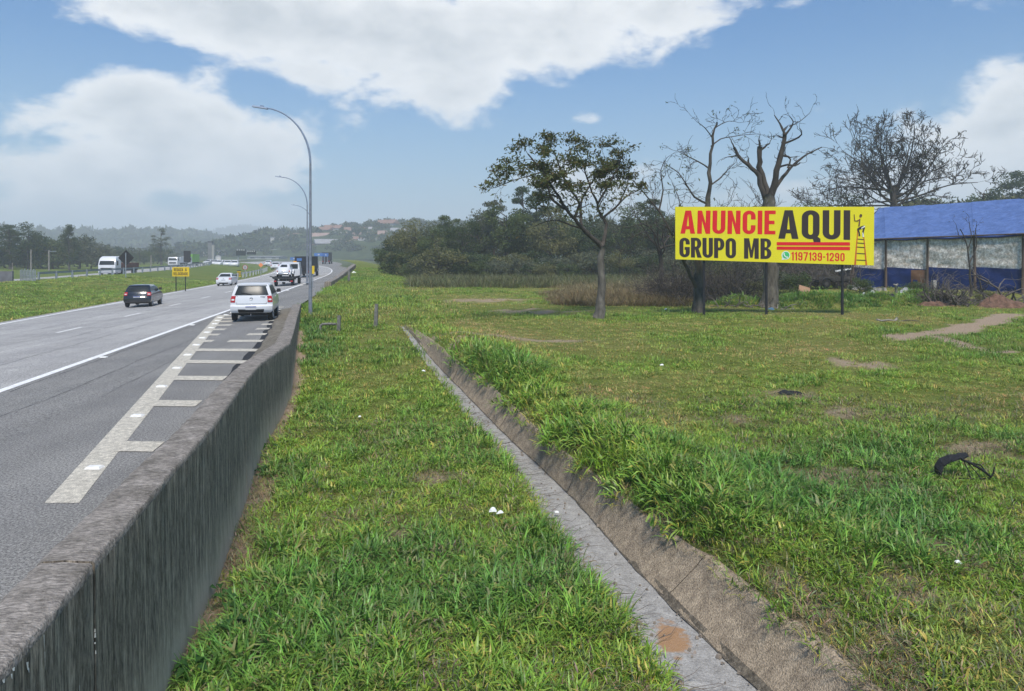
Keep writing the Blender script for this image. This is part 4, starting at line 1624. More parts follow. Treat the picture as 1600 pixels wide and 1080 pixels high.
for i in range(34):
    px = -30 + i * 9 + rnd.uniform(-5, 5)
    d = rnd.uniform(150, 185) if px < 160 else rnd.uniform(215, 240)
    x, z = on_left(px, d)
    s = rnd.uniform(1.2, 2.4) if px < 160 else rnd.uniform(1.0, 1.9)
    k, lmb = rnd.choice(('bush', 'bush2')), rnd.choice((M_LEAF_DARK, M_LEAF_MID, M_LEAF_GREY))
    wh = 'behind the grey wall at the left edge' if px < 40 else 'below the two dark trees' if px < 80 else 'below the dark pine' if px < 140 else 'behind the white truck' if px < 200 else 'at the foot of the gum trees'
    tree(k, 'scrub_bush', (x, d, z - .3), (s * 1.1, s * 1.1, s), lmb, '%s %s scrub bush %s' % (LOOK[k], hue(lmb), wh), 'bush', G_SCRUB)

# rise with trees at the far right
for n_, px, py, d, k, w, lm, lab in (
    ('hill_tree', 1583, 268, 128, 'round2', .95, M_LEAF_DARK, 'dark leafy tree on the skyline at the right edge above the blue roof'),
    ('hill_tree', 1560, 284, 132, 'round', .8, M_LEAF_MID, 'small rounded tree on the skyline just left of the one at the right edge'),
    ('hill_tree', 1612, 262, 126, 'tall', 1.2, M_LEAF_DARK, 'tall dark tree half outside the right edge')):
    x = (px - CX) / F * d
    z = EYE - 1.0
    s = (at(px, py, d).z - z) / HGT[k]
    tree(k, n_, (x, d, z), (s * w, s * w, s), lm, lab)
G_HEDGE = 'bushes of the wooded rise behind the shed'
for i in range(24):
    px = 1425 + i * 11 + rnd.uniform(-4, 4)
    d = rnd.uniform(108, 122)
    x = (px - CX) / F * d
    s = (at(px, 303 - 5 * math.sin(i) - i * .3, d).z - (EYE - 2)) / 3.1
    k, lmb = rnd.choice(('bush', 'bush2')), rnd.choice((M_LEAF_MID, M_LEAF_WARM, M_LEAF_DARK))
    wh = 'right of the round leafless tree' if px < 1500 else 'below the skyline trees' if px < 1600 else 'beyond the right edge'
    tree(k, 'rise_bush', (x, d, EYE - 2), (s * .85, s * .85, s), lmb, '%s %s bush on the rise, %s' % (LOOK[k], hue(lmb), wh), 'bush', G_HEDGE)

# ------------------------------------------------------------------ hills
def hill(name, pts, d0, depth, seed, m, rough=4):
    """a ridge whose skyline the photo shows at pts, falling away towards and behind"""
    rws = []
    n = 120
    x0, x1 = pts[0][0], pts[-1][0]
    for j in range(9):
        t = j / 8
        r = []
        for i in range(n + 1):
            px = lerp(x0, x1, i / n)
            top = at(px, interp(px, pts), d0)
            prof = math.sin(min(1, t * 1.9) * math.pi / 2) if t < .53 else math.cos((t - .53) / .47 * math.pi / 2)
            y = d0 + (t - .53) * depth
            z = lerp(EYE - 3.3, top.z - rough * .25, prof) + rough * (nz(top.x, y, 1.6 / (d0 * .06), seed) + .5 * nz(top.x, y, 4 / (d0 * .06), seed)) * prof
            r.append((top.x * (y / d0) ** .15, y, z))
        rws.append(r)
    return grid_object(name, rws, m, 'structure', attr=lambda p: .0)
M_HILL = ground_mat('wooded_hill', (.040, .062, .022, 1), (.065, .085, .03, 1), (.1, .09, .05, 1), .06)
far_ridge = [(-400, 368), (100, 372), (330, 372), (385, 361), (430, 366), (520, 372), (700, 370), (1000, 372)]
hill('hills', far_ridge, 2100, 600, 3, M_HILL, 10)
mid_ridge = [(-300, 362), (0, 366), (60, 372), (120, 372), (190, 376), (240, 372), (300, 373), (340, 378), (380, 388), (410, 396), (440, 400)]
hill('hills', mid_ridge, 900, 400, 9, M_HILL, 6)
town_ridge = [(340, 402), (380, 392), (410, 381), (440, 372), (470, 366), (500, 360), (540, 354), (600, 348), (660, 346), (760, 350), (860, 352), (1000, 356), (1150, 362)]
hill('hills', town_ridge, 560, 300, 5, M_HILL, 5)
# woods on the hills: rounded crowns by the hundred
def wood_mesh(seed):
    rg_ = random.Random(seed)
    mb = MB()
    for k in range(90):
        v = Vector((rg_.gauss(0, 1), rg_.gauss(0, 1), rg_.gauss(0, 1))).normalized() * rg_.uniform(.75, 1.0)
        v = Vector((v.x * 4, v.y * 4, v.z * 3.3 + 3.0))
        leaf_quad(mb, v, 1.5, rg_, .5)
    me = bpy.data.meshes.new('crown')
    me.from_pydata(mb.v, [], mb.f)
    me.materials.append(M_WOODS)
    sh = me.attributes.new('shade', 'FLOAT_COLOR', 'POINT')
    sh.data.foreach_set('color', [1.0] * (4 * len(me.vertices)))
    return me
M_WOODS = leaf_mat('far_woods_leaf', .15, .8)
woods = variants('crown', [wood_mesh(i) for i in range(4)])
hp = []
def woods_on(pts, d0, depth, count, smin, smax, seed, t0=.05):
    x0, x1 = pts[0][0], pts[-1][0]
    for k in range(count):
        px = rg.uniform(max(x0, -60), min(x1, 1200))
        t = rg.uniform(t0, .56)
        top = at(px, interp(px, pts), d0)
        prof = math.sin(min(1, t * 1.9) * math.pi / 2) if t < .53 else 1.0
        y = d0 + (t - .53) * depth
        z = lerp(EYE - 3.3, top.z - 2, prof)
        s = rg.uniform(smin, smax)
        c = Vector((.034, .058, .018)).lerp(Vector((.075, .095, .03)), rg.random() ** 2) * rg.uniform(.7, 1.2)
        hp.append(((top.x * (y / d0) ** .15, y, z - 1.5 * s), (0, 0, rg.uniform(0, 6.28)), (s, s, s * rg.uniform(.8, 1.25)), c, rg.randrange(4)))
woods_on(mid_ridge, 900, 400, 1500, 1.2, 2.6, 3)
woods_on(town_ridge, 560, 300, 1000, .35, .85, 4)
woods_on([p_ for p_ in town_ridge if p_[0] <= 472], 560, 300, 330, .7, 1.5, 6)
woods_on(far_ridge, 2100, 600, 1100, 2, 4, 5, .3)
scatter('distant_woods', hp, woods)
# ------------------------------------------------------------------ vehicles
M_WHITE_CAR = mat('white_car_paint', (.66, .67, .69, 1), .28, .06, 1.5, coat=.6, spec=.5)
M_SILVER = mat('silver_car_paint', (.55, .57, .60, 1), .26, .06, 1.5, coat=.6, spec=.5, metallic=.25)
M_BLACK_CAR = mat('black_car_paint', (.012, .013, .018, 1), .22, .2, 2, coat=.8, spec=.5)
M_GLASS = mat('car_glass', (.022, .028, .032, 1), .28, .2, 2, spec=.22)
M_TYRE = mat('tyre_rubber', (.018, .018, .018, 1), .9, .3, 18)
M_RIM = mat('wheel_rim', (.38, .39, .40, 1), .4, .2, 8, metallic=.6)
M_PLASTIC = mat('black_plastic', (.022, .022, .024, 1), .65, .3, 12)
M_RED = mat('red_lens', (.42, .018, .02, 1), .25, .25, 12, spec=.6)
M_CLEAR = mat('clear_lens', (.7, .7, .68, 1), .2, .1, 12, spec=.6)
M_PLATE = mat('number_plate', (.55, .56, .57, 1), .5, .35, 60)
M_PLATEBLUE = mat('number_plate_band', (.03, .06, .30, 1), .5, .2, 30)
M_AMBER = mat('amber_lens', (.75, .32, .02, 1), .3, .2, 12)
M_CHROME = mat('chrome', (.6, .6, .62, 1), .2, .1, 9, metallic=.9)
M_TRUCKDARK = mat('truck_dark', (.02, .023, .032, 1), .6, .3, 4)
M_CHASSIS = mat('chassis_black', (.028, .028, .03, 1), .75, .3, 6)
M_GREENBOX = mat('green_truck_box', (.16, .42, .04, 1), .5, .15, 2)
M_RUSTBED = mat('rust_red_load', (.15, .055, .035, 1), .8, .4, 3)

class Shell:
    def __init__(self, sl):
        self.sl = sl
    def at(self, z):
        s = self.sl
        if z <= s[0][0]:
            return s[0][1:]
        for a, b in zip(s, s[1:]):
            if z <= b[0]:
                t = (z - a[0]) / max(1e-6, b[0] - a[0])
                return tuple(lerp(p, q, t) for p, q in zip(a[1:], b[1:]))
        return s[-1][1:]
    def rear(self, fx, z, off=0):
        yr, yf, w, br, bf = self.at(z)
        return Vector((w * fx, yr + br * abs(fx) ** 3.2 - off, z))
    def front(self, fx, z, off=0):
        yr, yf, w, br, bf = self.at(z)
        return Vector((w * fx, yf - bf * abs(fx) ** 3.2 + off, z))
    def side(self, s, y, z, off=0):
        return Vector((s * (self.at(z)[2] + off), y, z))
    def body(self):
        mb = MB()
        fx = [-1, -.97, -.88, -.7, -.4, 0, .4, .7, .88, .97, 1]
        n = len(fx) * 2
        for z, *_ in self.sl:
            for f in fx:
                mb.vert(self.rear(f, z))
            for f in reversed(fx):
                mb.vert(self.front(f, z))
        for k in range(len(self.sl) - 1):
            for j in range(n):
                a, b = k * n + j, k * n + (j + 1) % n
                mb.face((a, b, b + n, a + n))
        m = (len(self.sl) - 1) * n
        h = len(fx)
        for j in range(h - 1):
            mb.face((m + j, m + j + 1, m + n - 2 - j, m + n - 1 - j))
            mb.face((j + 1, j, n - 1 - j, n - 2 - j))
        return mb
    def patch(self, fn, a0, a1, z0, z1, na, nzz, off, taper=0.0):
        mb = MB()
        for i in range(nzz + 1):
            z = lerp(z0, z1, i / nzz)
            k = taper * i / nzz
            for j in range(na + 1):
                mb.vert(fn(lerp(a0 + k, a1 - k, j / na), z, off))
        for i in range(nzz):
            for j in range(na):
                q = i * (na + 1) + j
                mb.face((q, q + 1, q + na + 2, q + na + 1))
        return mb
    def slab(self, fn, a0, a1, z0, z1, na, nzz, off, taper=0.0):
        """the same patch with a rim, so that it stands off the body as a piece"""
        mb = self.patch(fn, a0, a1, z0, z1, na, nzz, off, taper)
        n0 = len(mb.v)
        back = self.patch(fn, a0, a1, z0, z1, na, nzz, -.02, taper)
        mb.v += back.v
        edge = [j for j in range(na + 1)] + [i * (na + 1) + na for i in range(1, nzz + 1)] + [nzz * (na + 1) + j for j in range(na - 1, -1, -1)] + [i * (na + 1) for i in range(nzz - 1, 0, -1)]
        for p, q in zip(edge, edge[1:] + edge[:1]):
            mb.face((q, p, p + n0, q + n0))
        return mb

def cut_arches(o, wheels, r):
    cm = MB()
    for x, y in wheels:
        cm.disc((math.copysign(.75, x), y, r - .02), (1, 0, 0), r + .055, .5, 24)
    c = cm.build('cutter', M_PLASTIC)
    md = o.modifiers.new('arch', 'BOOLEAN')
    md.object = c
    md.operation = 'DIFFERENCE'
    md.solver = 'EXACT'
    dg = bpy.context.evaluated_depsgraph_get()
    me = bpy.data.meshes.new_from_object(o.evaluated_get(dg))
    o.modifiers.clear()
    old = o.data
    o.data = me
    bpy.data.objects.remove(c)
    me.name = 'body'

def wheel(root, x, y, r, w=.19):
    mb = MB()
    mb.tube([(x - w / 2, y, r), (x - w / 2 + .03, y, r), (x + w / 2 - .03, y, r), (x + w / 2, y, r)], [r - .03, r, r, r - .03], 24)
    t = mb.build('wheel', M_TYRE, root, True, 40)
    mb = MB()
    s = 1 if x > 0 else -1
    xo = x + s * (w / 2)
    mb.disc((xo + s * .004, y, r), (1, 0, 0), r * .62, .012, 20)
    for k in range(5):
        a = k * 1.2566
        mb.tube([(xo + s * .012, y, r), (xo + s * .008, y + math.cos(a) * r * .58, r + math.sin(a) * r * .58)], .028, 5)
    mb.build('rim', M_RIM, t, True, 40)
    return t

def mirror(root, sh, s, y, z, m):
    p = sh.side(s, y, z)
    mb = MB()
    mb.box((-.09, -.06, -.075), (.09, .05, .075), Matrix.Translation(p + Vector((s * .13, 0, .05))), .02)
    mb.tube([p - Vector((s * .03, 0, 0)), p + Vector((s * .06, 0, .03))], .025, 6)
    return mb.build('wing_mirror', m, root)

def hatchback(root, paint, sl, lamp_z, plate_z, win, wheels, r, black_bumper=True, spoiler=True, lampw=.30):
    sh = Shell(sl)
    b = sh.body().build('body', paint, root, True, 32)
    cut_arches(b, wheels, r)
    b.data.set_sharp_from_angle(angle=R(32))
    z0, z1 = win
    sh.slab(sh.rear, -.86, .86, z0, z1, 10, 4, .010, .05).build('rear_window', M_GLASS, root, True, 40)
    wp = MB()
    a, c = sh.rear(.02, z0 + .02, .03), sh.rear(-.55, z0 + .10, .03)
    wp.tube([a, a.lerp(c, .3) + Vector((0, -.01, .01)), c], .011, 5)
    wp.build('wiper', M_PLASTIC, root)
    sh.slab(sh.front, -.88, .88, z0, z1, 8, 4, .010, .05).build('windscreen', M_GLASS, root, True, 40)
    for s in (-1, 1):
        fn = lambda y, z, off, s=s: sh.side(s, y, z, off)
        yr, yf = sh.at(z0)[0], sh.at(z0)[1]
        for ya, yb in ((yr + .34, -.28), (-.22, yf - .30)):
            mb = MB()
            for i in range(4):
                z = lerp(z0 + .02, z1, i / 3)
                k = i / 3
                rr = sh.at(z)
                y0 = max(ya + .10 * k, rr[0] + .22)
                y1 = min(yb, rr[1] - .20)
                for j in range(5):
                    mb.vert(sh.side(s, lerp(y0, y1, j / 4), z, .008))
            for i in range(3):
                for j in range(4):
                    q = i * 5 + j
                    mb.face((q, q + 1, q + 6, q + 5) if s > 0 else (q + 1, q, q + 5, q + 6))
            mb.build('side_window', M_GLASS, root, True)
        hb = MB()
        p = sh.side(s, -.12, z0 - .12)
        hb.box((-.015, -.09, -.015), (.02, .09, .015), Matrix.Translation(p), .004)
        hb.build('door_handle', paint, root)
        a0, a1 = (1 - lampw, .995) if s > 0 else (-.995, -1 + lampw)
        l = sh.slab(sh.rear, a0, a1, lamp_z[0], lamp_z[1], 6, 3, .014).build('tail_light', M_RED, root, True, 40)
        zz = lerp(lamp_z[0], lamp_z[1], .42)
        mid = (lamp_z[1] - lamp_z[0]) * .12
        sh.slab(sh.rear, lerp(a0, a1, .2), lerp(a0, a1, .8), zz - mid, zz + mid, 3, 1, .022).build('reversing_lens', M_CLEAR, l, True, 40)
        mirror(root, sh, s, yf - .35, z0 + .04, M_PLASTIC)
    p = MB()
    q = sh.rear(0, plate_z, .012)
    p.box((-.21, -.008, -.07), (.21, .012, .07), Matrix.Translation(q))
    pl = p.build('number_plate', M_PLATE, root)
    p = MB()
    p.box((-.205, -.013, .035), (.205, -.004, .066), Matrix.Translation(q))
    p.build('plate_band', M_PLATEBLUE, pl)
    if black_bumper:
        sh.slab(sh.rear, -.62, .62, sl[0][0] + .01, sl[0][0] + .15, 8, 2, .016, .0).build('bumper_grille', M_PLASTIC, root, True, 40)
    # the seam of the tailgate and its badge
    sm = MB()
    zs = lamp_z[0] - .06
    pts = [sh.rear(f, zs, .004) for f in (-.72, -.4, 0, .4, .72)]
    sm.tube(pts, .007, 4)
    for s in (-1, 1):
        sm.tube([sh.rear(s * .72, zs, .004), sh.rear(s * .70, lamp_z[1], .004), sh.rear(s * .78, z0, .006)], .006, 4)
    sm.build('tailgate_seam', M_PLASTIC, root)
    bd = MB()
    q = sh.rear(0, lerp(lamp_z[0], lamp_z[1], .55), .012)
    ring = [q + Vector((math.cos(a * .3927) * .055, 0, math.sin(a * .3927) * .055)) for a in range(17)]
    bd.tube(ring, .008, 5)
    bd.tube([q + Vector((-.04, 0, .035)), q + Vector((0, 0, -.04)), q + Vector((.04, 0, .035))], .007, 4)
    bd.build('badge', M_CHROME, root)
    if spoiler:
        s_ = MB()
        za = win[1] + .015
        rows_ = []
        for f in (-.92, -.5, 0, .5, .92):
            rows_.append((sh.rear(f, za, .05), sh.rear(f, za + .045, .10), sh.rear(f, za + .07, -.02)))
        for (a, b_, c) in rows_:
            s_.vert(a); s_.vert(b_); s_.vert(c)
        for i in range(4):
            for j in range(3):
                s_.face((i * 3 + j, i * 3 + (j + 1) % 3, i * 3 + 3 + (j + 1) % 3, i * 3 + 3 + j))
        s_.build('roof_spoiler', paint, root, True, 40)
    for x, y in wheels:
        wheel(root, x, y, r)
    u = MB()
    u.box((-.58, -1.55, .24), (.58, 1.55, .40))
    u.build('underbody', M_PLASTIC, root)
    return sh

HEAD = math.atan(-DIR)
def on_road(px, py_, u, d):
    return road_pt(u, d)
FOX = [(.36, -1.80, 1.70, .76, .10, .14), (.42, -1.88, 1.82, .80, .15, .25), (.50, -1.91, 1.86, .815, .17, .3), (.62, -1.91, 1.86, .82, .17, .3), (.655, -1.86, 1.85, .82, .17, .3), (.68, -1.79, 1.84, .818, .16, .3), (.84, -1.775, 1.74, .82, .15, .32),
       (.97, -1.75, 1.58, .805, .14, .35), (1.02, -1.735, 1.02, .785, .13, .2), (1.15, -1.68, .80, .745, .13, .16), (1.30, -1.60, .56, .70, .12, .14), (1.43, -1.52, .34, .655, .11, .12), (1.49, -1.47, .2, .62, .11, .1), (1.525, -1.36, .02, .56, .12, .12), (1.54, -1.1, -.2, .42, .2, .15)]
p = at(400, 494, 31.2)
fox = empty('hatchback_car', (p.x, p.y, road_pt(p.x - RX(p.y), p.y).z), HEAD + R(3.5), 'white hatchback with black mirrors driving on the striped shoulder beside the wall', 'car')
fox.scale = (.95, .95, .95)
hatchback(fox, M_WHITE_CAR, FOX, (.78, 1.04), .56, (1.07, 1.43), [(-.70, -1.22), (.70, -1.22), (-.70, 1.22), (.70, 1.22)], .29, True, True, .23)
m_ = MB()
m_.disc((0, -1.90, .30), (0, 1, 0), .022, .10, 8)
m_.tube([(0, -1.80, .28), (0, -1.98, .28), (0, -1.99, .33)], .018, 6)
m_.build('tow_hook', M_CHROME, fox)
M_SMALLTXT = mat('dark_badge', (.05, .05, .055, 1), .5, .2, 30)
m_ = MB()
shf = Shell(FOX)
m_.box((-.09, -.004, -.012), (.09, .004, .012), Matrix.Translation(shf.rear(.55, 1.0, .008)))
m_.build('model_badge', M_SMALLTXT, fox)

KA = [(.31, -1.74, 1.66, .76, .10, .14), (.38, -1.82, 1.78, .80, .15, .25), (.50, -1.84, 1.84, .815, .18, .3), (.60, -1.83, 1.84, .82, .18, .3), (.66, -1.77, 1.83, .82, .17, .3), (.80, -1.73, 1.72, .815, .16, .32),
      (.93, -1.66, 1.52, .80, .15, .35), (.98, -1.63, .98, .775, .14, .2), (1.12, -1.52, .74, .735, .14, .16), (1.25, -1.40, .50, .69, .13, .14), (1.34, -1.28, .28, .645, .13, .12), (1.40, -1.15, .12, .58, .14, .1), (1.43, -.95, -.1, .44, .2, .15)]
p = at(225, 477, 43.5)
ka = empty('hatchback_car', (p.x, p.y, road_pt(p.x - RX(p.y), p.y).z), HEAD + R(3), 'black hatchback driving away in the left lane by the grass median', 'car')
ka.scale = (.86, .86, .86)
hatchback(ka, M_BLACK_CAR, KA, (.76, .97), .66, (1.02, 1.32), [(-.70, -1.18), (.70, -1.18), (-.70, 1.20), (.70, 1.20)], .29, False, True, .28)

SEDAN = [(.22, -2.00, 1.95, .74, .10, .14), (.32, -2.10, 2.06, .80, .15, .25), (.48, -2.14, 2.12, .83, .2, .3), (.60, -2.13, 2.12, .835, .2, .3), (.66, -2.09, 2.10, .835, .2, .3), (.80, -2.06, 2.0, .83, .2, .32),
         (.93, -2.02, 1.78, .82, .2, .35), (.985, -1.86, 1.45, .79, .2, .3), (1.0, -1.52, 1.12, .77, .14, .2), (1.12, -1.30, .86, .72, .14, .16), (1.25, -1.06, .58, .67, .13, .14), (1.36, -.86, .34, .61, .13, .12), (1.42, -.70, .12, .54, .14, .1), (1.445, -.5, -.05, .42, .2, .15)]
def sedan(name, loc, rz, paint, label, group=None, s=1.0):
    e = empty(name, loc, rz, label, 'car', group)
    e.scale = (s, s, s)
    hatchback(e, paint, SEDAN, (.72, .93), .64, (1.04, 1.34), [(-.70, -1.3), (.70, -1.3), (-.70, 1.32), (.70, 1.32)], .30, True, False, .30)
    return e
p = at(355, 446, 73)
se = sedan('sedan_car', road_pt(p.x - RX(p.y), p.y), HEAD, M_WHITE_CAR, 'white sedan in the left lane farther ahead of the black hatchback', None, .82)

# tow truck with an old round car on its bed
p = at(448, 445, 67)
U_T = p.x - RX(p.y)
tow = empty('tow_truck', road_pt(U_T, 67), HEAD, 'flatbed tow truck with black bed and white cab carrying a round white car', 'truck')
tow.scale = (.84, .84, .84)
mb = MB()
mb.box((-1.02, -2.6, .72), (1.02, 2.6, .86))
mb.box((-1.08, -2.6, .80), (-1.0, 2.6, .95))
mb.box((1.0, -2.6, .80), (1.08, 2.6, .95))
mb.build('bed', M_CHASSIS, tow)
mb = MB()
mb.box((-.9, -2.62, .42), (.9, -2.5, .58))
mb.box((-.4, -2.5, .45), (-.3, 4.6, .72))
mb.box((.3, -2.5, .45), (.4, 4.6, .72))
mb.tube([(-1.35, -2.4, 1.0), (-1.0, -2.4, .92)], .05, 6)
mb.build('chassis', M_CHASSIS, tow)
for x in (-.82, .82):
    for y in (-1.7, 3.9):
        wheel(tow, x, y, .40, .28)
mb = MB()
mb.box((-1.0, 2.85, .7), (1.0, 4.75, 1.6), None, 0)
mb.box((-.98, 2.9, 1.6), (.98, 4.6, 2.35), None, .10)
mb.build('cab', M_WHITE_CAR, tow)
mb = MB()
mb.box((-.78, 2.875, 1.65), (.78, 2.90, 2.15))
mb.build('cab_window', M_GLASS, tow)
mb = MB()
mb.box((.25, 3.3, 2.35), (.62, 3.5, 2.46), None, .02)
mb.build('beacon_bar', M_AMBER, tow)
for s in (-1, 1):
    mb = MB()
    mb.box((s * 1.25 - .09, 4.4, 1.55), (s * 1.25 + .09, 4.5, 1.95), None, .01)
    mb.tube([(s * 1.0, 4.45, 1.8), (s * 1.2, 4.45, 1.8)], .02, 5)
    mb.build('wing_mirror', M_PLASTIC, tow)
    mb = MB()
    mb.box((s * .8 - .12, -2.66, .44), (s * .8 + .12, -2.62, .56))
    mb.build('tail_light', M_RED, tow)
mb = MB()
mb.box((-.55, -2.665, .42), (.55, -2.625, .5))
mb.build('bumper_strip', M_PLATE, tow)

BUG = [(.22, -1.75, 1.75, .50, .2, .2), (.34, -1.95, 1.95, .60, .35, .3), (.50, -2.0, 1.98, .64, .5, .5), (.66, -1.96, 1.9, .65, .55, .6), (.80, -1.84, 1.75, .64, .5, .6), (.92, -1.70, 1.5, .62, .4, .5), (.97, -1.62, .92, .605, .35, .25),
       (1.10, -1.40, .78, .575, .32, .16), (1.22, -1.18, .62, .54, .3, .14), (1.34, -.92, .42, .48, .28, .12), (1.43, -.62, .2, .40, .26, .1), (1.475, -.35, .0, .28, .2, .1)]
bug = empty('vintage_car', road_pt(U_T, 67) + Matrix.Rotation(HEAD, 4, 'Z') @ Vector((-.04, -.46, .727)), HEAD, 'small round white vintage car riding on the bed of the tow truck', 'car')
bug.scale = (.82, .82, .82)
sh = Shell(BUG)
sh.body().build('body', M_WHITE_CAR, bug, True, 40)
sh.slab(sh.rear, -.62, .62, 1.07, 1.32, 8, 4, .012, .06).build('rear_window', M_GLASS, bug, True, 40)
for s in (-1, 1):
    for y in (-1.2, 1.2):
        mb = MB()
        pts = [Vector((s * .66, y + math.cos(a) * .45, .30 + math.sin(a) * .40)) for a in [math.pi * k / 8 for k in range(9)]]
        mb.tube(pts, [.06, .11, .13, .14, .14, .14, .13, .11, .06], 7)
        mb.build('fender', M_WHITE_CAR, bug, True)
        wheel(bug, s * .62, y, .30, .17)
    mb = MB()
    mb.box((s * .62 - .055, -1.74, .60), (s * .62 + .055, -1.64, .72), None, .012)
    mb.build('tail_light', M_RED, bug)
    fn = lambda y, z, off, s=s: sh.side(s, y, z, off)
    sh.slab(fn, -.85, .45, 1.02, 1.30, 4, 2, .012, .1).build('side_window', M_GLASS, bug, True, 40)
mb = MB()
mb.tube([(-.62, -1.95, .40), (-.4, -2.06, .40), (.4, -2.06, .40), (.62, -1.95, .40)], .045, 8)
mb.build('bumper', M_CHROME, bug, True)
mb = MB()
mb.box((-.18, -1.99, .55), (.18, -1.96, .66))
mb.build('number_plate', M_PLATE, bug)

def box_truck(name, u, d, w, h, label, boxm, cabm=None, group=None, s=1.0):
    e = empty(name, road_pt(u, d), HEAD, label, 'truck', group)
    mb = MB()
    mb.box((-w / 2, -3.6, .95), (w / 2, 3.0, h))
    for k in range(6):
        mb.box((-w / 2 - .015, -3.5 + 1.2 * k, .95), (-w / 2 + .01, -3.44 + 1.2 * k, h))
        mb.box((w / 2 - .01, -3.5 + 1.2 * k, .95), (w / 2 + .015, -3.44 + 1.2 * k, h))
    mb.build('cargo_box', boxm, e)
    mb = MB()
    for x in (-w / 2 + .04, -.02, w / 2 - .08):
        mb.box((x, -3.64, 1.0), (x + .04, -3.602, h - .05))
    mb.build('door_bars', M_CHASSIS, e)
    mb = MB()
    mb.box((-w / 2 + .1, -3.5, .55), (w / 2 - .1, 5.0, .93))
    mb.box((-w / 2, -3.7, .45), (w / 2, -3.6, .6))
    mb.build('chassis', M_CHASSIS, e)
    mb = MB()
    mb.box((-w / 2 + .05, 3.2, .6), (w / 2 - .05, 5.2, min(2.6, h - .1)), None, .08)
    mb.build('cab', cabm or M_WHITE_CAR, e)
    for s_ in (-1, 1):
        for y in (-2.4, 4.2):
            wheel(e, s_ * (w / 2 - .2), y, .45, .3)
        mb = MB()
        mb.box((s_ * (w / 2 - .28) - .16, -3.75, .62), (s_ * (w / 2 - .28) + .16, -3.705, .80))
        mb.build('tail_light', M_RED, e)
    return e
dk = box_truck('box_truck', (479.5 - CX) / F * 92 - RX(92), 92, 2.0, 2.45, 'dark box truck ahead of the tow truck behind the lamp posts', M_TRUCKDARK)
mb = MB()
mb.box((-.75, -3.655, 1.95), (-.2, -3.642, 2.25))
mb.build('blue_panel', mat('sign_blue', (.07, .17, .42, 1), .5, .15, 6), dk)
box_truck('box_truck', (511 - CX) / F * 190 - RX(190), 190, 2.0, 2.85, 'distant dark truck half hidden by the grass bank at the far end of the wall', M_TRUCKDARK)

def front_truck(name, px, d, w, h, label, cabm, boxm, boxh):
    u = (px - CX) / F * d - RX(d)
    e = empty(name, opp_pt(u, d), HEAD + math.pi, label, 'truck')
    # local +y is ahead: the nose looks at us
    sh_ = Shell([(.45, 2.2, 4.7, w * .47, .0, .10), (.6, 2.0, 4.8, w * .5, .0, .14), (1.3, 2.0, 4.85, w * .5, .0, .14), (1.75, 2.0, 4.8, w * .5, .0, .12), (2.5, 2.0, 4.55, w * .48, .0, .12), (2.75, 2.0, 4.35, w * .47, .0, .12), (h - .1, 2.1, 3.9, w * .44, .0, .14), (h, 2.3, 3.6, w * .4, .0, .14)])
    sh_.body().build('cab', cabm, e, True, 35)
    sh_.slab(sh_.front, -.9, .9, 1.78, 2.42, 8, 3, .014, .04).build('windscreen', M_GLASS, e, True, 40)
    sh_.slab(sh_.front, -.72, .72, .92, 1.30, 6, 2, .016).build('grille', M_PLASTIC, e, True, 40)
    sh_.slab(sh_.front, -.62, .62, .70, .82, 6, 1, .03).build('bumper_strip', M_PLATE, e, True, 40)
    for s in (-1, 1):
        a0, a1 = (.70, .97) if s > 0 else (-.97, -.70)
        sh_.slab(sh_.front, a0, a1, .66, .86, 3, 1, .02).build('headlight', M_CLEAR, e, True, 40)
        mb = MB()
        mb.box((s * (w / 2 + .22) - .1, 4.25, 1.7), (s * (w / 2 + .22) + .1, 4.38, 2.4), None, .02)
        mb.tube([(s * w / 2, 4.3, 2.3), (s * (w / 2 + .2), 4.3, 2.3)], .025, 5)
        mb.build('wing_mirror', M_PLASTIC, e)
        for y in (3.9, .2, -4.4, -5.6):
            wheel(e, s * (w / 2 - .18), y, .48, .3)
    mb = MB()
    mb.box((-w / 2, -7.0, 1.1), (w / 2, 1.6, boxh))
    mb.build('trailer', boxm, e)
    mb = MB()
    mb.box((-w / 2 + .2, -6.9, .7), (w / 2 - .2, 4.4, 1.08))
    mb.build('chassis', M_CHASSIS, e)
    e.scale = (.82, .82, .82)
    return e
front_truck('cargo_truck', 183, 104, 2.55, 3.15, 'white truck with low rust red trailer coming towards us behind the guard rail', M_WHITE_CAR, M_RUSTBED, 2.0)
front_truck('cargo_truck', 277, 178, 2.5, 2.75, 'white van fronted truck behind the yellow sign on the opposite road', M_WHITE_CAR, M_WHITE_CAR, 2.7)
front_truck('cargo_truck', 296, 190, 2.5, 2.6, 'truck with bright green box just right of the yellow sign', M_WHITE_CAR, M_GREENBOX, 3.5)
G_CARS = 'small white cars parked beyond the median'
for i, (px, d, m_c) in enumerate(((337, 190, M_WHITE_CAR), (345, 182, M_WHITE_CAR), (356, 176, M_SILVER), (367, 170, M_WHITE_CAR), (327, 196, M_SILVER))):
    c_ = copy_tree(se)
    u = (px - CX) / F * d - RX(d)
    xf(c_, opp_pt(u, d, .05), HEAD + math.pi + rnd.uniform(-.5, .5), 1.0)
    c_['label'] = 'small pale car in the row beyond the median near the tall chimney'
    c_['group'] = G_CARS
# a far motorcycle-like dark box and mixed far traffic in our lanes
for px, d, lab in ((420, 190, 'tiny pale car far ahead in the left lane beyond the tow truck'), (432, 150, 'tiny white car far ahead just left of the tow truck')):
    c_ = copy_tree(se)
    u = (px - CX) / F * d - RX(d)
    xf(c_, road_pt(u, d), HEAD, 1.0)
    c_['label'] = lab

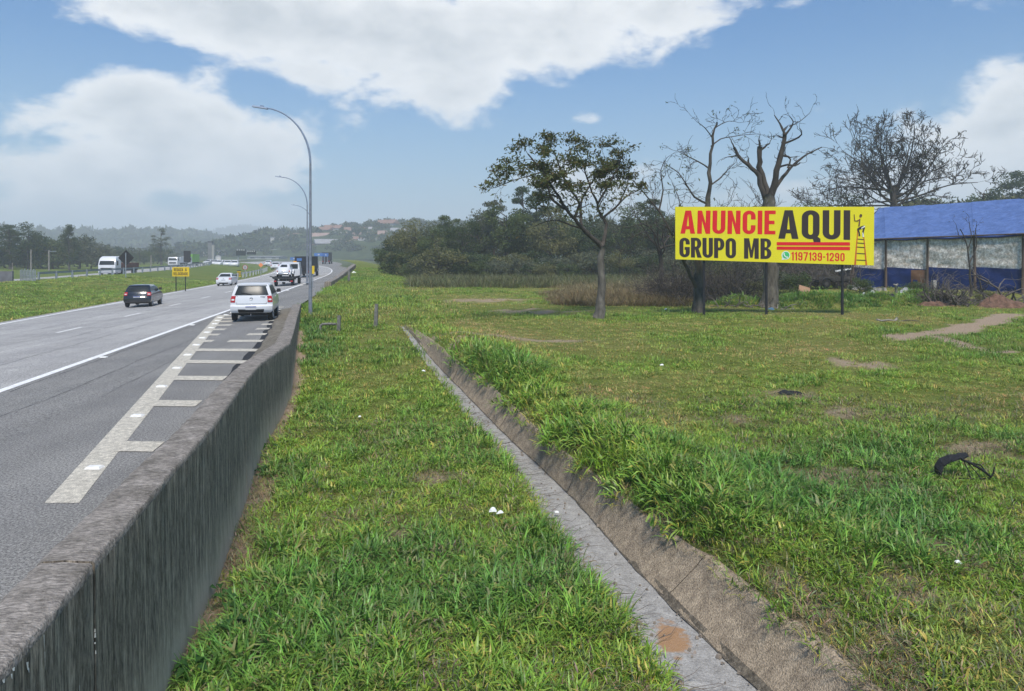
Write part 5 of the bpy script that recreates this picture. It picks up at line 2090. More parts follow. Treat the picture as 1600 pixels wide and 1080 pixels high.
# ------------------------------------------------------------------ lamp posts, signs, rails
M_GALV = mat('galvanised_steel', (.36, .39, .43, 1), .5, .25, 5, metallic=.35)
M_LAMPBLUE = mat('lamp_post_paint', (.22, .27, .36, 1), .5, .2, 4)
M_POSTBLACK = mat('black_post', (.018, .018, .022, 1), .6, .3, 8)
M_LAMPPOLE = mat('lamp_pole_steel', (.24, .26, .30, 1), .5, .25, 5, metallic=.2)
G_LAMP = 'curved lamp posts beside the wall'
def lamp_post(px, d, by, top_y, reach, label):
    x = (px - CX) / F * d
    zb = ground_z(x, d)
    e = empty('lamp_post', (x, d, zb), 0, label, 'lamp post', G_LAMP)
    top = at(px, top_y, d).z - zb
    mb = MB()
    hstraight = top * .735
    pts = [(0, 0, -.4), (0, 0, 1.5), (0, 0, hstraight * .6), (0, 0, hstraight)]
    rad = [.095, .08, .062, .05]
    mb.tube(pts, rad, 12)
    mb.build('pole', M_LAMPPOLE, e, True, 50)
    mb = MB()
    n = 14
    arm = []
    for k in range(n + 1):
        a = (math.pi / 2) * (k / n) * .93
        arm.append(Vector((-reach * (1 - math.cos(a)) * 1.0, 0, hstraight + (top - hstraight) * math.sin(a) / math.sin(math.pi / 2 * .93))))
    mb.tube(arm, [lerp(.05, .032, k / n) for k in range(n + 1)], 10)
    mb.build('arm', M_LAMPBLUE, e, True, 50)
    mb = MB()
    q = arm[-1]
    M_ = Matrix.Translation(q + Vector((-.30, 0, .03))) @ Matrix.Rotation(R(9), 4, 'Y')
    mb.box((-.36, -.13, -.035), (.34, .13, .03), M_, .03)
    mb.box((-.02, -.05, .028), (.14, .05, .10), M_, .01)
    mb.build('lamp_head', M_LAMPBLUE, e)
    mb = MB()
    mb.box((-.17, -.17, -.05), (.17, .17, .03))
    mb.build('base_plate', M_GALV, e)
    return e
lamp_post(485, 35.4, 490, 169, 2.25, 'tallest and nearest lamp post with curved arm beside the wall')
lamp_post(480, 66, 441, 277, 2.35, 'second lamp post half as tall standing just behind the nearest one')
lamp_post(486, 106, 430, 321, 2.4, 'smallest third lamp post whose arm ends behind the nearest pole')

M_SIGNYEL = mat('sign_yellow', (.72, .50, .02, 1), .55, .12, 4)
M_SIGNTXT = mat('sign_black', (.015, .015, .015, 1), .6, .2, 8)
d = 62.5
sx = at(282.5, 424, d)
zb = EYE - med_h(sx.x - RX(d), d)
ys = empty('warning_sign', (sx.x, d, zb), 0, 'yellow sign reading REDUZA A VELOCIDADE on two thin posts in the median', 'sign')
zt, zl = at(0, 417.5, d).z - zb, at(0, 432, d).z - zb
hw = 13.2 / F * d
mb = MB()
mb.box((-hw, -.02, zl), (hw, .0, zt))
mb.build('sign_board', M_SIGNYEL, ys)
for x in (-.40, .37):
    mb = MB()
    mb.box((x - .03, .002, -.4), (x + .03, .06, zt - .05))
    mb.build('post', M_POSTBLACK, ys)
SIGN_BOX = (hw, zl, zt)
M_DARKBACK = mat('sign_back_dark', (.018, .016, .018, 1), .7, .3, 6)
d = 82
sx = at(197, 434, d)
zb = EYE - med_h(sx.x - RX(d), d)
dm = empty('diamond_sign', (sx.x, d, zb), 0, 'dark back of a diamond shaped road sign in front of the white truck', 'sign')
zc = at(0, 403, d).z - zb
mb = MB()
mb.box((-.60, -.015, -.60), (.60, .015, .60), Matrix.Translation((0, 0, zc)) @ Matrix.Rotation(R(45), 4, 'Y'))
mb.build('sign_plate', M_DARKBACK, dm)
mb = MB()
mb.tube([(0, -.06, -.4), (0, -.06, zc + .55)], .05, 8)
mb.build('post', M_GALV, dm)
d = 150
sx = at(292.5, 400, d)
pn = empty('road_sign', (sx.x, d, EYE - 2.9), 0, 'dark rectangular back of a road sign standing above the yellow sign', 'sign')
mb = MB()
mb.box((-.68, -.03, at(0, 410, d).z - pn.location.z), (.68, .03, at(0, 392, d).z - pn.location.z))
mb.build('sign_plate', M_DARKBACK, pn)
mb = MB()
mb.tube([(-.3, .1, -.5), (-.3, .1, 3)], .06, 8)
mb.tube([(.3, .1, -.5), (.3, .1, 3)], .06, 8)
mb.build('posts', M_GALV, pn)
# round speed sign with a striped yellow marker at its foot
d = 98
sx = at(383, 418, d)
zb = EYE - med_h(sx.x - RX(d), d)
sp = empty('speed_sign', (sx.x, d, zb), 0, 'round white speed sign with red rim at the edge of the median', 'sign')
zc = at(0, 418, d).z - zb
mb = MB()
mb.disc((0, 0, zc), (0, 1, 0), .32, .02, 24)
mb.build('sign_plate', M_RED, sp)
mb = MB()
mb.disc((0, -.013, zc), (0, 1, 0), .26, .01, 24)
mb.build('sign_face', M_PLATE, sp)
mb = MB()
for x in (-.08, .08):
    ring = [Vector((x + .06 * math.cos(a * .524), -.024, zc + .12 * math.sin(a * .524))) for a in range(13)]
    mb.tube(ring, .018, 4)
mb.build('lettering', M_SIGNTXT, sp)
mb = MB()
mb.tube([(0, .04, -.4), (0, .04, zc + .2)], .04, 8)
mb.build('post', M_GALV, sp)
mk = empty('hazard_marker', (sx.x - .35, d - 1.2, zb), 0, 'striped yellow and black hazard marker below the round speed sign', 'sign')
mb = MB()
for k in range(6):
    mb.cur = k % 2
    mb.box((-.24, -.02, .25 + k * .13), (.24, .02, .25 + k * .13 + .128))
mb.build('sign_plate', [M_SIGNYEL, M_SIGNTXT], mk)
mb = MB()
mb.tube([(0, .05, -.3), (0, .05, 1.0)], .03, 6)
mb.build('post', M_GALV, mk)
d = 95
sx = at(391, 414, d)
om = empty('warning_sign', (sx.x, d + 4, zb), 0, 'small orange diamond sign just right of the round speed sign', 'sign')
mb = MB()
mb.box((-.22, -.012, -.22), (.22, .012, .22), Matrix.Translation((0, 0, at(0, 415, d).z - zb)) @ Matrix.Rotation(R(45), 4, 'Y'))
mb.build('sign_plate', mat('sign_orange', (.8, .28, .10, 1), .5, .15, 6), om)
mb = MB()
mb.tube([(0, .04, -.4), (0, .04, at(0, 414, d).z - zb)], .03, 6)
mb.build('post', M_GALV, om)
# message boards above the opposite road
d = 215
sx = at(371.5, 420, d)
vm = empty('message_board', (sx.x, d, EYE - 3), 0, 'two dark electronic message boards on a pole over the far road', 'sign')
oz = vm.location.z
mb = MB()
mb.tube([(0, .3, -.5), (0, .3, at(0, 389, d).z - oz)], .16, 8)
mb.tube([(-.2, .3, at(0, 394.5, d).z - oz), (5.4, .3, at(0, 394.5, d).z - oz)], .10, 6)
mb.build('pole', M_GALV, vm, True, 50)
M_LED = mat('message_board_black', (.02, .025, .025, 1), .6, .3, 3)
for xa, xb, ya, yb in ((369, 384, 389.5, 399.5), (385.8, 400, 391.5, 398)):
    mb = MB()
    mb.box((at(xa, 0, d).x - sx.x, -.15, at(0, yb, d).z - oz), (at(xb, 0, d).x - sx.x, .15, at(0, ya, d).z - oz))
    bb = mb.build('display', M_LED, vm)
    mb = MB()
    for k in range(4):
        cx_ = lerp(xa, xb, (k + .6) / 4.3)
        mb.disc((at(cx_, 0, d).x - sx.x, -.18, at(0, ya + 1.2, d).z - oz), (0, 1, 0), .16, .04, 8)
    mb.build('lamps', M_CLEAR, bb)
M_BLUE = MATS['sign_blue']
for (xa, xb, ya, yb, d, lab) in ((453.5, 466, 402.2, 406.5, 150, 'blue direction sign left of the dark box truck'), (491, 505, 395.5, 400.5, 140, 'blue direction sign right of the lamp posts'), (505.5, 513, 395.8, 401, 142, 'short blue sign plate next to the right blue sign')):
    sx = at((xa + xb) / 2, 400, d)
    zb = ground_z(sx.x, d) if xa > 480 else EYE - 2.6
    e = empty('direction_sign', (sx.x, d, zb), 0, lab, 'sign')
    w_ = (xb - xa) / 2 / F * d
    z0, z1 = at(0, yb, d).z - zb, at(0, ya, d).z - zb
    mb = MB()
    mb.box((-w_, -.03, z0), (w_, .03, z1))
    pl = mb.build('sign_plate', M_BLUE, e)
    mb = MB()
    mb.box((-w_ * .2, -.036, lerp(z0, z1, .3)), (w_ * .2, -.031, lerp(z0, z1, .7)))
    mb.build('white_mark', M_PLATE, pl)
    mb = MB()
    for s in (-.7, .7):
        mb.tube([(s * w_, .08, -.4), (s * w_, .08, z1)], .05, 6)
    mb.build('posts', M_GALV, e)
d = 60
sx = at(488.5, 428, d)
ym = empty('marker_sign', (sx.x, d, ground_z(sx.x, d)), 0, 'narrow yellow marker panel behind the lamp posts', 'sign')
oz = ym.location.z
mb = MB()
mb.box((-.14, -.02, at(0, 428, d).z - oz), (.14, .02, at(0, 415.5, d).z - oz))
mb.build('sign_plate', M_SIGNYEL, ym)
mb = MB()
mb.tube([(0, .05, -.3), (0, .05, at(0, 416, d).z - oz)], .035, 6)
mb.build('post', M_GALV, ym)

def guard_rail(name, pts, gap, label, m, height=.75):
    """pts: ground points along the run"""
    o = empty(name, pts[0], 0, label, 'guard rail')
    L0 = Vector(pts[0])
    mb = MB()
    prof = [(0, .10), (-.04, .06), (0, .02), (0, -.02), (-.04, -.06), (0, -.10)]
    rows_ = [[Vector(q) - L0 + Vector((a, -.06, height - .12 + b)) for a, b in prof] for q in pts]
    for r in rows_:
        for q in r:
            mb.vert(q)
    for i in range(len(pts) - 1):
        for j in range(5):
            a = i * 6 + j
            mb.face((a, a + 1, a + 7, a + 6))
    mb.build('rail', m, o)
    post = None
    acc = gap
    for a, b in zip(pts, pts[1:]):
        a, b = Vector(a), Vector(b)
        n = max(1, round((b - a).length / gap))
        for k in range(n):
            q = a.lerp(b, k / n) - L0
            if post is None:
                mb = MB()
                mb.box((-.07, -.0, -.5), (.07, .14, height))
                post = mb.build('post', m, o, loc=q)
            else:
                c_ = post.copy()
                COL.objects.link(c_)
                c_.location = q
    return o
def med_pt(u, d):
    return Vector((u + RX(d), d, EYE - med_h(u, d)))
guard_rail('guard_rail', [med_pt(-31.6, dv) for dv in (69, 80, 95, 110, 130, 160, 200)], 4.0, 'long grey guard rail along the far side of the grass median', M_GALV)
guard_rail('guard_rail', [med_pt(-18.9, dv) for dv in (92, 100, 110, 125, 140)], 4.0, 'short pale guard rail where the median meets the left lane', mat('white_rail', (.6, .6, .6, 1), .6, .2, 4), .7)

# grey wall and picket fence at the far left
gw = empty('boundary_wall', at(-30, 437, 66), 0, 'low dark grey wall at the left edge beyond the median', 'wall')
M_GREYW = mat('grey_render', (.15, .15, .16, 1), .9, .35, 1.2)
for k in range(3):
    a = -2.0 + k * 1.6
    mb = MB()
    mb.box((a, -.1, -.5), (a + 1.57, .1, .72))
    mb.build('wall_panel', M_GREYW, gw)
fz = empty('picket_fence', at(32, 437, 67), 0, 'short run of pale metal pickets between the grey wall and the guard rail', 'fence')
for k in range(11):
    mb = MB()
    mb.box((k * .13 - .03, -.03, -.3), (k * .13 + .03, .03, .82 + .1 * (k % 2)))
    mb.build('picket', M_GALV, fz)
mb = MB()
mb.box((-.05, .032, .3), (1.4, .06, .38))
mb.build('rail', M_GALV, fz)
# poles on the left
for px, d, by, ty, lab in ((76.5, 135, 424, 391, 'grey concrete pole in front of the dark pine'), (48.5, 138, 424, 390, 'pale thin pole in front of the dark bushy tree'), (19.5, 90, 425, 411, 'short pale post above the grey wall'), (236, 190, 420, 399, 'pale pole left of the gum tree')):
    q = at(px, by, d)
    e = empty('utility_pole', (q.x, d, EYE - 2.9), 0, lab, 'pole')
    mb = MB()
    hgt_ = at(px, ty, d).z - e.location.z
    mb.tube([(0, 0, -.4), (0, 0, hgt_)], [.17 if d > 100 else .07, .13 if d > 100 else .05], 8)
    mb.build('pole', M_COPING, e, True, 50)
    if px == 76.5:
        mb = MB()
        mb.box((.05, -.05, hgt_ - .25), (1.3, .05, hgt_ - .17))
        mb.build('bracket', M_GALV, e)

# concrete fence posts in the grass
M_CPOST = mat('weathered_post', (.20, .195, .175, 1), .95, .4, 7, bump=.5)
for px, ty, by, lab, w_ in ((587, 475, 511, 'weathered concrete stake standing alone left of the ditch end', .075), (529, 493, 517, 'short concrete stake beside the low rail in the grass', .07), (545, 423, 442, 'distant pale stake in the grass past the far wall', .10)):
    d = 20
    for _ in range(60):
        d = .5 * d + .5 * (EYE - ground_z((px - CX) / F * d, d)) * F / (by - HY)
    q = at(px, by, d)
    e = empty('fence_post', (q.x, d, ground_z(q.x, d)), 0, lab, 'post')
    mb = MB()
    h_ = (by - ty) / F * d
    mb.box((-w_, -w_, -.3), (w_, w_, h_), Matrix.Rotation(R(2), 4, 'Y'), .012)
    mb.build('stake', M_CPOST, e)
    if px == 529:
        e2 = empty('low_rail', (e.location.x - .62, d - .05, e.location.z), 0, 'low bent concrete rail lying beside the short stake', 'rail')
        mb = MB()
        mb.tube([(-.1, 0, -.1), (-.08, 0, .22), (.0, 0, .27), (.28, 0, .28), (.54, 0, .27)], .05, 8)
        mb.build('bar', M_CPOST, e2, True)
# ------------------------------------------------------------------ billboard
M_BBYEL = mat('billboard_yellow', (.78, .68, .018, 1), .5, .05, 1.0)
M_BBRED = mat('print_red', (.72, .014, .018, 1), .5, .08, 3)
M_BBDARK = mat('print_dark_brown', (.040, .026, .024, 1), .5, .1, 3)
M_BBORANGE = mat('print_orange', (.60, .13, .02, 1), .5, .1, 3)
M_BBGREEN = mat('print_green', (.06, .50, .16, 1), .5, .1, 3)
M_BBWHITE = mat('print_white', (.76, .78, .76, 1), .5, .05, 3)
M_BBSKIN = mat('print_skin', (.16, .07, .035, 1), .5, .1, 3)
M_BBSTEEL = mat('billboard_back', (.25, .25, .26, 1), .6, .2, 3)
DB = 35.8
def bb(px, py, lift=0.0):
    return at(px, py, DB) + Vector((0, -lift, 0))
board = empty('billboard', (at(1199, 490, DB).x, DB, ground_z(at(1199, 490, DB).x, DB)), 0, 'long yellow advertising billboard reading ANUNCIE AQUI GRUPO MB on three black posts', 'billboard')
BL = board.location.copy()
corner = [(1055, 323.2), (1366, 323.2), (1365.5, 415), (1055.4, 405.3)]
mb = MB()
fr = [bb(*c) - BL for c in corner]
bk = [f + Vector((0, .05, 0)) for f in fr]
mb.v = [tuple(q) for q in fr + bk]
for f_ in ((0, 3, 2, 1), (4, 5, 6, 7), (0, 1, 5, 4), (1, 2, 6, 5), (2, 3, 7, 6), (3, 0, 4, 7)):
    mb.face(f_)
mb.build('sign_board', M_BBYEL, board)
# frame behind the sheet
mb = MB()
for py in (330, 362, 398):
    mb.box((bb(1058, py).x - BL.x, .052, bb(0, py).z - BL.z - .03), (bb(1363, py).x - BL.x, .09, bb(0, py).z - BL.z + .03))
mb.build('back_frame', M_BBSTEEL, board)
for px in (1101, 1199, 1318):
    mb = MB()
    x = bb(px, 0).x
    zg = ground_z(x, DB)
    mb.box((x - BL.x - .048, .092, zg - BL.z - .4), (x - BL.x + .048, .188, bb(0, 326).z - BL.z))
    mb.build('post', M_POSTBLACK, board)
def arc(cx_, cy_, rx, ry, a0, a1, n=9):
    return [(cx_ + rx * math.cos(R(lerp(a0, a1, k / n))), cy_ + ry * math.sin(R(lerp(a0, a1, k / n)))) for k in range(n + 1)]
def glyph(c, w=.46, t=.165, h=.15):
    """contours of a bold condensed letter, one unit tall: (outlines, width)"""
    q = .24
    bot, top = arc(w / 2, q, w / 2, q, 180, 360), arc(w / 2, 1 - q, w / 2, q, 0, 180)
    ibot, itop = arc(w / 2, q, w / 2 - t, q - h, 360, 180), arc(w / 2, 1 - q, w / 2 - t, q - h, 180, 0)
    if c == 'I':
        return [[(0, 0), (t, 0), (t, 1), (0, 1)]], t
    if c == 'E':
        a, b = w * .86, w * .78
        return [[(0, 0), (a, 0), (a, h), (t, h), (t, .5 - h / 2), (b, .5 - h / 2), (b, .5 + h / 2), (t, .5 + h / 2), (t, 1 - h), (a, 1 - h), (a, 1), (0, 1)]], a
    if c == 'N':
        return [[(0, 0), (t, 0), (t, .56), (w - t * .95, 0), (w, 0), (w, 1), (w - t, 1), (w - t, .44), (t * .95, 1), (0, 1)]], w
    if c == 'M':
        W_ = .62
        return [[(0, 0), (t, 0), (t, .60), (W_ / 2 - .05, .05), (W_ / 2 + .05, .05), (W_ - t, .60), (W_ - t, 0), (W_, 0), (W_, 1), (W_ - t * 1.2, 1), (W_ / 2, .42), (t * 1.2, 1), (0, 1)]], W_
    if c == 'A':
        W_ = .52
        return [[(0, 0), (t, 0), (t + .03, .19), (W_ - t - .03, .19), (W_ - t, 0), (W_, 0), (W_ / 2 + t * .62, 1), (W_ / 2 - t * .62, 1)], [(t + .055, .33), (W_ - t - .055, .33), (W_ / 2, .80)]], W_
    if c == 'U':
        return [[(0, 1)] + bot + [(w, 1), (w - t, 1)] + ibot + [(t, 1)]], w
    if c in 'O0':
        return [bot + top, ibot + itop], w
    if c == 'Q':
        b2 = arc(w / 2, q, w / 2, q, 180, 285, 6) + [(w * .68, -.10), (w * 1.06, -.10), (w * 1.06, .02)] + arc(w / 2, q, w / 2, q, 322, 360, 3)
        return [b2 + top, ibot + itop], w
    if c == 'C':
        return [[(w, .62)] + top + bot + [(w, .38), (w - t, .38)] + ibot + itop + [(w - t, .62)]], w
    if c == 'G':
        return [[(w, .66)] + top + bot + [(w, .53), (w * .5, .53), (w * .5, .53 - h), (w - t, .53 - h)] + ibot + itop + [(w - t, .66)]], w
    if c == 'P':
        m_ = w * .52
        return [[(0, 0), (t, 0), (t, .38), (m_, .38)] + arc(m_, .69, w - m_, .31, -80, 90, 8) + [(0, 1)], [(t, .38 + h), (m_, .38 + h)] + arc(m_, .69, w - m_ - t, .31 - h, -80, 80, 6) + [(m_, 1 - h), (t, 1 - h)]], w
    if c == 'R':
        m_ = w * .52
        return [[(0, 0), (t, 0), (t, .40), (w * .42, .40), (w - t, 0), (w + .02, 0), (w * .74, .45)] + arc(m_, .71, w - m_, .29, -50, 90, 8) + [(0, 1)], [(t, .42 + h * .9), (m_, .42 + h * .9)] + arc(m_, .71, w - m_ - t, .29 - h, -80, 80, 6) + [(m_, 1 - h), (t, 1 - h)]], w
    if c == 'B':
        m_ = w * .5
        return [[(0, 0)] + arc(m_, .27, w - m_, .27, -90, 75, 8) + arc(m_, .755, w - m_ - .01, .245, -75, 90, 8) + [(0, 1)], [(t, h)] + arc(m_, .285, w - m_ - t, .285 - h, -90, 90, 6) + [(t, .57 - h * .95)], [(t, .57)] + arc(m_, .715, w - m_ - t, .145, -90, 90, 6) + [(t, 1 - h)]], w
    if c == '1':
        return [[(.1, 0), (.1 + t, 0), (.1 + t, 1), (.12, 1), (.1, .92), (0, .84), (0, .70), (.1, .76)]], .1 + t
    if c == '7':
        return [[(w * .15, 0), (w * .15 + t * 1.1, 0), (w, .84), (w, 1), (0, 1), (0, 1 - h), (w - t * 1.05, 1 - h)]], w
    if c == '9':
        return [bot + top + [(0, .62)] + arc(w / 2, .60, w / 2, .20, 180, 262, 5) + [(w - t, .42)] + ibot + [(t, .32), (0, .32)], [(t, .62)] + arc(w / 2, .62, w / 2 - t, .08, 180, 360, 6) + itop[::-1]], w
    if c == '3':
        return [bot + [(w, .42), (w - .05, .51), (w, .60)] + top + [(0, .66), (t, .66)] + itop + [(w - t, .64), (w - t - .04, .58), (w * .38, .58), (w * .38, .44), (w - t - .04, .44), (w - t, .38)] + ibot + [(t, .34), (0, .34)]], w
    if c == '2':
        return [[(0, 0), (w, 0), (w, h), (t * 1.3, h), (w, .58)] + top + [(0, .66), (t, .66)] + itop + [(w - t, .62), (0, .16)]], w
    if c == 'L':
        return [[(0, 0), (w * .84, 0), (w * .84, h), (t, h), (t, 1), (0, 1)]], w * .84
    if c == 'Z':
        return [[(0, 0), (w, 0), (w, h), (t * 1.15, h), (w, 1 - h), (w, 1), (0, 1), (0, 1 - h), (w - t * 1.15, 1 - h), (0, h)]], w
    if c == 'V':
        return [[(w / 2 - t * .6, 0), (w / 2 + t * .6, 0), (w + .02, 1), (w + .02 - t, 1), (w / 2, .30), (t - .02, 1), (-.02, 1)]], w
    if c == 'D':
        return [[(0, 0), (w * .45, 0)] + arc(w * .45, q, w * .55, q, -80, 0, 5) + arc(w * .45, 1 - q, w * .55, q, 0, 90, 5) + [(0, 1)], [(t, h)] + arc(w * .45, q, w * .55 - t, q - h, -85, 0, 4) + arc(w * .45, 1 - q, w * .55 - t, q - h, 0, 85, 4) + [(t, 1 - h)]], w
    if c == '-':
        return [[(0, .40), (.22, .40), (.22, .55), (0, .55)]], .22
    return [], .2
def words(s, tl, tr, br_, bl, m, gap=.075, lift=.006, t=.165, parent=None):
    """bold condensed lettering between four points, one flat mesh"""
    q = [c if isinstance(c, Vector) else bb(*c, lift) - BL for c in (tl, tr, br_, bl)]
    cu = bpy.data.curves.new('lettering', 'CURVE')
    cu.dimensions = '2D'
    cu.fill_mode = 'BOTH'
    x = 0.0
    for c in s:
        cs, w_ = glyph(c, t=t)
        for pts in cs:
            clean = [p_ for k, p_ in enumerate(pts) if math.hypot(p_[0] - pts[k - 1][0], p_[1] - pts[k - 1][1]) > 1e-5]
            sp = cu.splines.new('POLY')
            sp.points.add(len(clean) - 1)
            for k, (a, b) in enumerate(clean):
                sp.points[k].co = (a + x, b, 0, 1)
            sp.use_cyclic_u = True
        x += w_ + gap
    x -= gap
    o = bpy.data.objects.new('lettering', cu)
    COL.objects.link(o)
    dg = bpy.context.evaluated_depsgraph_get()
    me = bpy.data.meshes.new_from_object(o.evaluated_get(dg))
    bpy.data.objects.remove(o)
    for v in me.vertices:
        u, w_ = v.co.x / x, v.co.y
        v.co = q[3].lerp(q[2], u).lerp(q[0].lerp(q[1], u), w_)
    me.materials.clear()
    me.materials.append(m)
    for p_ in me.polygons:
        p_.material_index = 0
    return link('lettering', me, parent or board)
words('ANUNCIE', (1064, 329.2), (1212, 329.2), (1211.5, 366.4), (1063, 365.2), M_BBRED)
words('AQUI', (1216.5, 328.6), (1328.5, 328.6), (1328.2, 375), (1216, 373), M_BBDARK, .08, t=.17)
words('GRUPO', (1061.5, 371.5), (1150, 372.2), (1150, 404.0), (1061.5, 402), M_BBDARK, .05, t=.18)
words('MB', (1162.5, 372.3), (1205.3, 372.8), (1205.3, 405), (1162.5, 404.2), M_BBDARK, .07, t=.18)
words('1197139-1290', (1236.5, 393.6), (1319.8, 395.6), (1319.6, 408.6), (1236.5, 407), M_BBRED, .11, t=.15)
def strip(pts, m, name, lift=.006, parent=None):
    """a flat printed shape through photo points"""
    mb = MB()
    mb.face([mb.vert(bb(a, b, lift) - BL) for a, b in reversed(pts)])
    return mb.build(name, m, parent or board)
strip([(1213.5, 378.4), (1328, 378.6), (1328, 384), (1213.5, 383.6)], M_BBRED, 'red_bar')
strip([(1213.5, 385.4), (1328, 385.8), (1328, 391.2), (1213.5, 390.4)], M_BBRED, 'red_bar')
def round_(cx_, cy_, r, n=24, a0=0, a1=6.2832):
    return [(cx_ + r * math.cos(lerp(a0, a1, k / n)), cy_ + r * math.sin(lerp(a0, a1, k / n))) for k in range(n)]
ic = strip([(1221.2, 406.6), (1222.4, 402.2)] + round_(1227.8, 399, 6.7, 28, 2.6, 2.6 + 5.7) + [(1225.2, 405.6)], M_BBWHITE, 'phone_emblem')
strip(round_(1227.9, 398.9, 5.4), M_BBGREEN, 'emblem_face', .010, ic)
mbp = MB()
hs = [(1224.9, 395.9), (1225.1, 398.2), (1226.6, 400.5), (1228.9, 402.0), (1231.0, 401.9)]
wd = [1.3, .8, .75, .8, 1.3]
prev = None
for k, (a, b) in enumerate(hs):
    n_ = Vector((.72, -.7)) if k not in (0, 4) else (Vector((1, -.2)) if k == 0 else Vector((.2, -1)))
    u_, v_ = (a + n_.x * wd[k], b + n_.y * wd[k]), (a - n_.x * wd[k], b - n_.y * wd[k])
    cur = (mbp.vert(bb(*u_, .014) - BL), mbp.vert(bb(*v_, .014) - BL))
    if prev:
        mbp.face((prev[0], cur[0], cur[1], prev[1]))
    prev = cur
mbp.build('handset', M_BBWHITE, ic)
# printed ladder and painter
def line(pts, w, m, name, lift=.006, par=None):
    mb = MB()
    pr = None
    for k, (a, b) in enumerate(pts):
        p0, p1 = pts[max(0, k - 1)], pts[min(len(pts) - 1, k + 1)]
        t = Vector((p1[0] - p0[0], p1[1] - p0[1])).normalized()
        n_ = Vector((-t.y, t.x)) * (w[k] if isinstance(w, list) else w) / 2
        cur = (mb.vert(bb(a + n_.x, b + n_.y, lift) - BL), mb.vert(bb(a - n_.x, b - n_.y, lift) - BL))
        if pr:
            mb.face((pr[0], pr[1], cur[1], cur[0]))
        pr = cur
    return mb.build(name, m, par or board)
lad = line([(1340.2, 359), (1336, 414)], [1.3, 3.0], M_BBORANGE, 'printed_ladder')
line([(1349.6, 370), (1353.6, 414.4)], [1.5, 2.6], M_BBORANGE, 'ladder_rail', .006, lad)
for ya, xa, xb in ((373.6, 1340, 1350), (379.7, 1339.5, 1350.3), (386.1, 1339, 1351), (396, 1338.6, 1352), (406.3, 1338.2, 1353)):
    line([(xa, ya), (xb, ya + .8)], 1.25, M_BBDARK, 'ladder_rung', .010, lad)
man = strip([(1342.3, 344.5), (1344.8, 342.5), (1347.6, 341), (1349.3, 343), (1350.2, 348), (1350.4, 353), (1345, 355), (1342, 355.2), (1342.6, 350)], M_BBYEL, 'printed_painter', .010)
strip(round_(1344.6, 337.8, 2.1, 14), M_BBSKIN, 'head', .014, man)
strip([(1342.8, 336.4), (1344, 334.7), (1346.4, 335), (1346.9, 337.6), (1345.8, 339.2), (1345.6, 336.6)], M_BBDARK, 'hair', .018, man)
line([(1334.4, 335), (1334.8, 340), (1335.3, 345.2), (1339, 345.6), (1343, 343.6)], [1.1, 1.3, 1.6, 1.6, 1.9], M_BBSKIN, 'arm', .016, man)
line([(1343.5, 342), (1342.6, 349), (1342, 354)], [1.6, 2.2, 2.4], M_BBSKIN, 'torso', .013, man)
line([(1350.8, 354.5), (1346, 355.6), (1340.2, 358.4)], [4.4, 4.2, 3.2], M_BBDARK, 'leg', .014, man)
line([(1351, 353.8), (1345.4, 357)], [2.2, 1.4], M_BBWHITE, 'trousers', .018, man)
line([(1340, 358), (1342.3, 364), (1342.8, 369)], [2.6, 2.2, 2.6], M_BBDARK, 'leg', .0145, man)
line([(1350.4, 355), (1348.4, 362), (1348.6, 370)], [2.8, 2.4, 2.2], M_BBDARK, 'leg', .015, man)
line([(1347.8, 363.5), (1348.8, 370.5)], [1.5, 2.2], M_BBWHITE, 'trousers', .0185, man)

sg_hw, sg_l, sg_t = SIGN_BOX
for txt, v0, v1, a, b_ in (('REDUZA', .56, .88, .10, .64), ('A', .56, .88, .76, .86), ('VELOCIDADE', .12, .44, .07, .93)):
    z0_, z1_, x0_, x1_ = lerp(sg_l, sg_t, v0), lerp(sg_l, sg_t, v1), lerp(-sg_hw, sg_hw, a), lerp(-sg_hw, sg_hw, b_)
    words(txt, Vector((x0_, -.026, z1_)), Vector((x1_, -.026, z1_)), Vector((x1_, -.026, z0_)), Vector((x0_, -.026, z0_)), M_SIGNTXT, .09, t=.15, parent=ys)

# ------------------------------------------------------------------ tarpaulin shed
def tarp(name, col, col2, sc, rough=.7, speck=None):
    return mat(name, col, rough, .0, sc, col2=col2, bump=.6, bscale=sc * 2.6, detail=11, stretch=(1, 1, 1.0), speck=speck, spec=.15)
M_TARPB = tarp('blue_tarpaulin', (.10, .165, .365, 1), (.068, .122, .29, 1), 1.3, .75, (3.5, .8, 1.15, (1, 1, .25)))
M_TARPD = tarp('dark_blue_tarpaulin', (.010, .030, .145, 1), (.006, .018, .085, 1), 1.2)
M_TARPW = tarp('dirty_white_tarpaulin', (.92, .88, .81, 1), (.50, .43, .34, 1), 4.5, .9, (7, .55, 1.2, (1.6, 1, .8)))
M_TARPBR = tarp('brown_tarpaulin', (.22, .12, .07, 1), (.12, .06, .035, 1), 1.2)
M_WOODPOST = mat('timber_post', (.10, .07, .05, 1), .9, .45, 5, stretch=(1, 1, .2), bump=.4)
def shed_d(px):
    return lerp(52.0, 46.0, (px - 1366) / 228)
def eave_y(px):
    return interp(px, [(1300, 373.5), (1366, 371.8), (1446, 369), (1520, 367.5), (1594, 364), (1700, 359)])
def ridge_y(px):
    return interp(px, [(1300, 329), (1378, 325), (1500, 317.5), (1600, 310.5), (1720, 302)])
def sp_(px, py, back=0.0):
    d_ = shed_d(px) + back
    return at(px, py, d_)
shed = empty('tarpaulin_shed', (sp_(1480, 452).x, shed_d(1480), ground_z(sp_(1480, 452).x, shed_d(1480))), 0, 'long shed of wooden posts with blue tarpaulin roof and dirty white tarpaulin walls', 'shed')
SL = shed.location.copy()
cols = [1330, 1381, 1446, 1518, 1594, 1680]
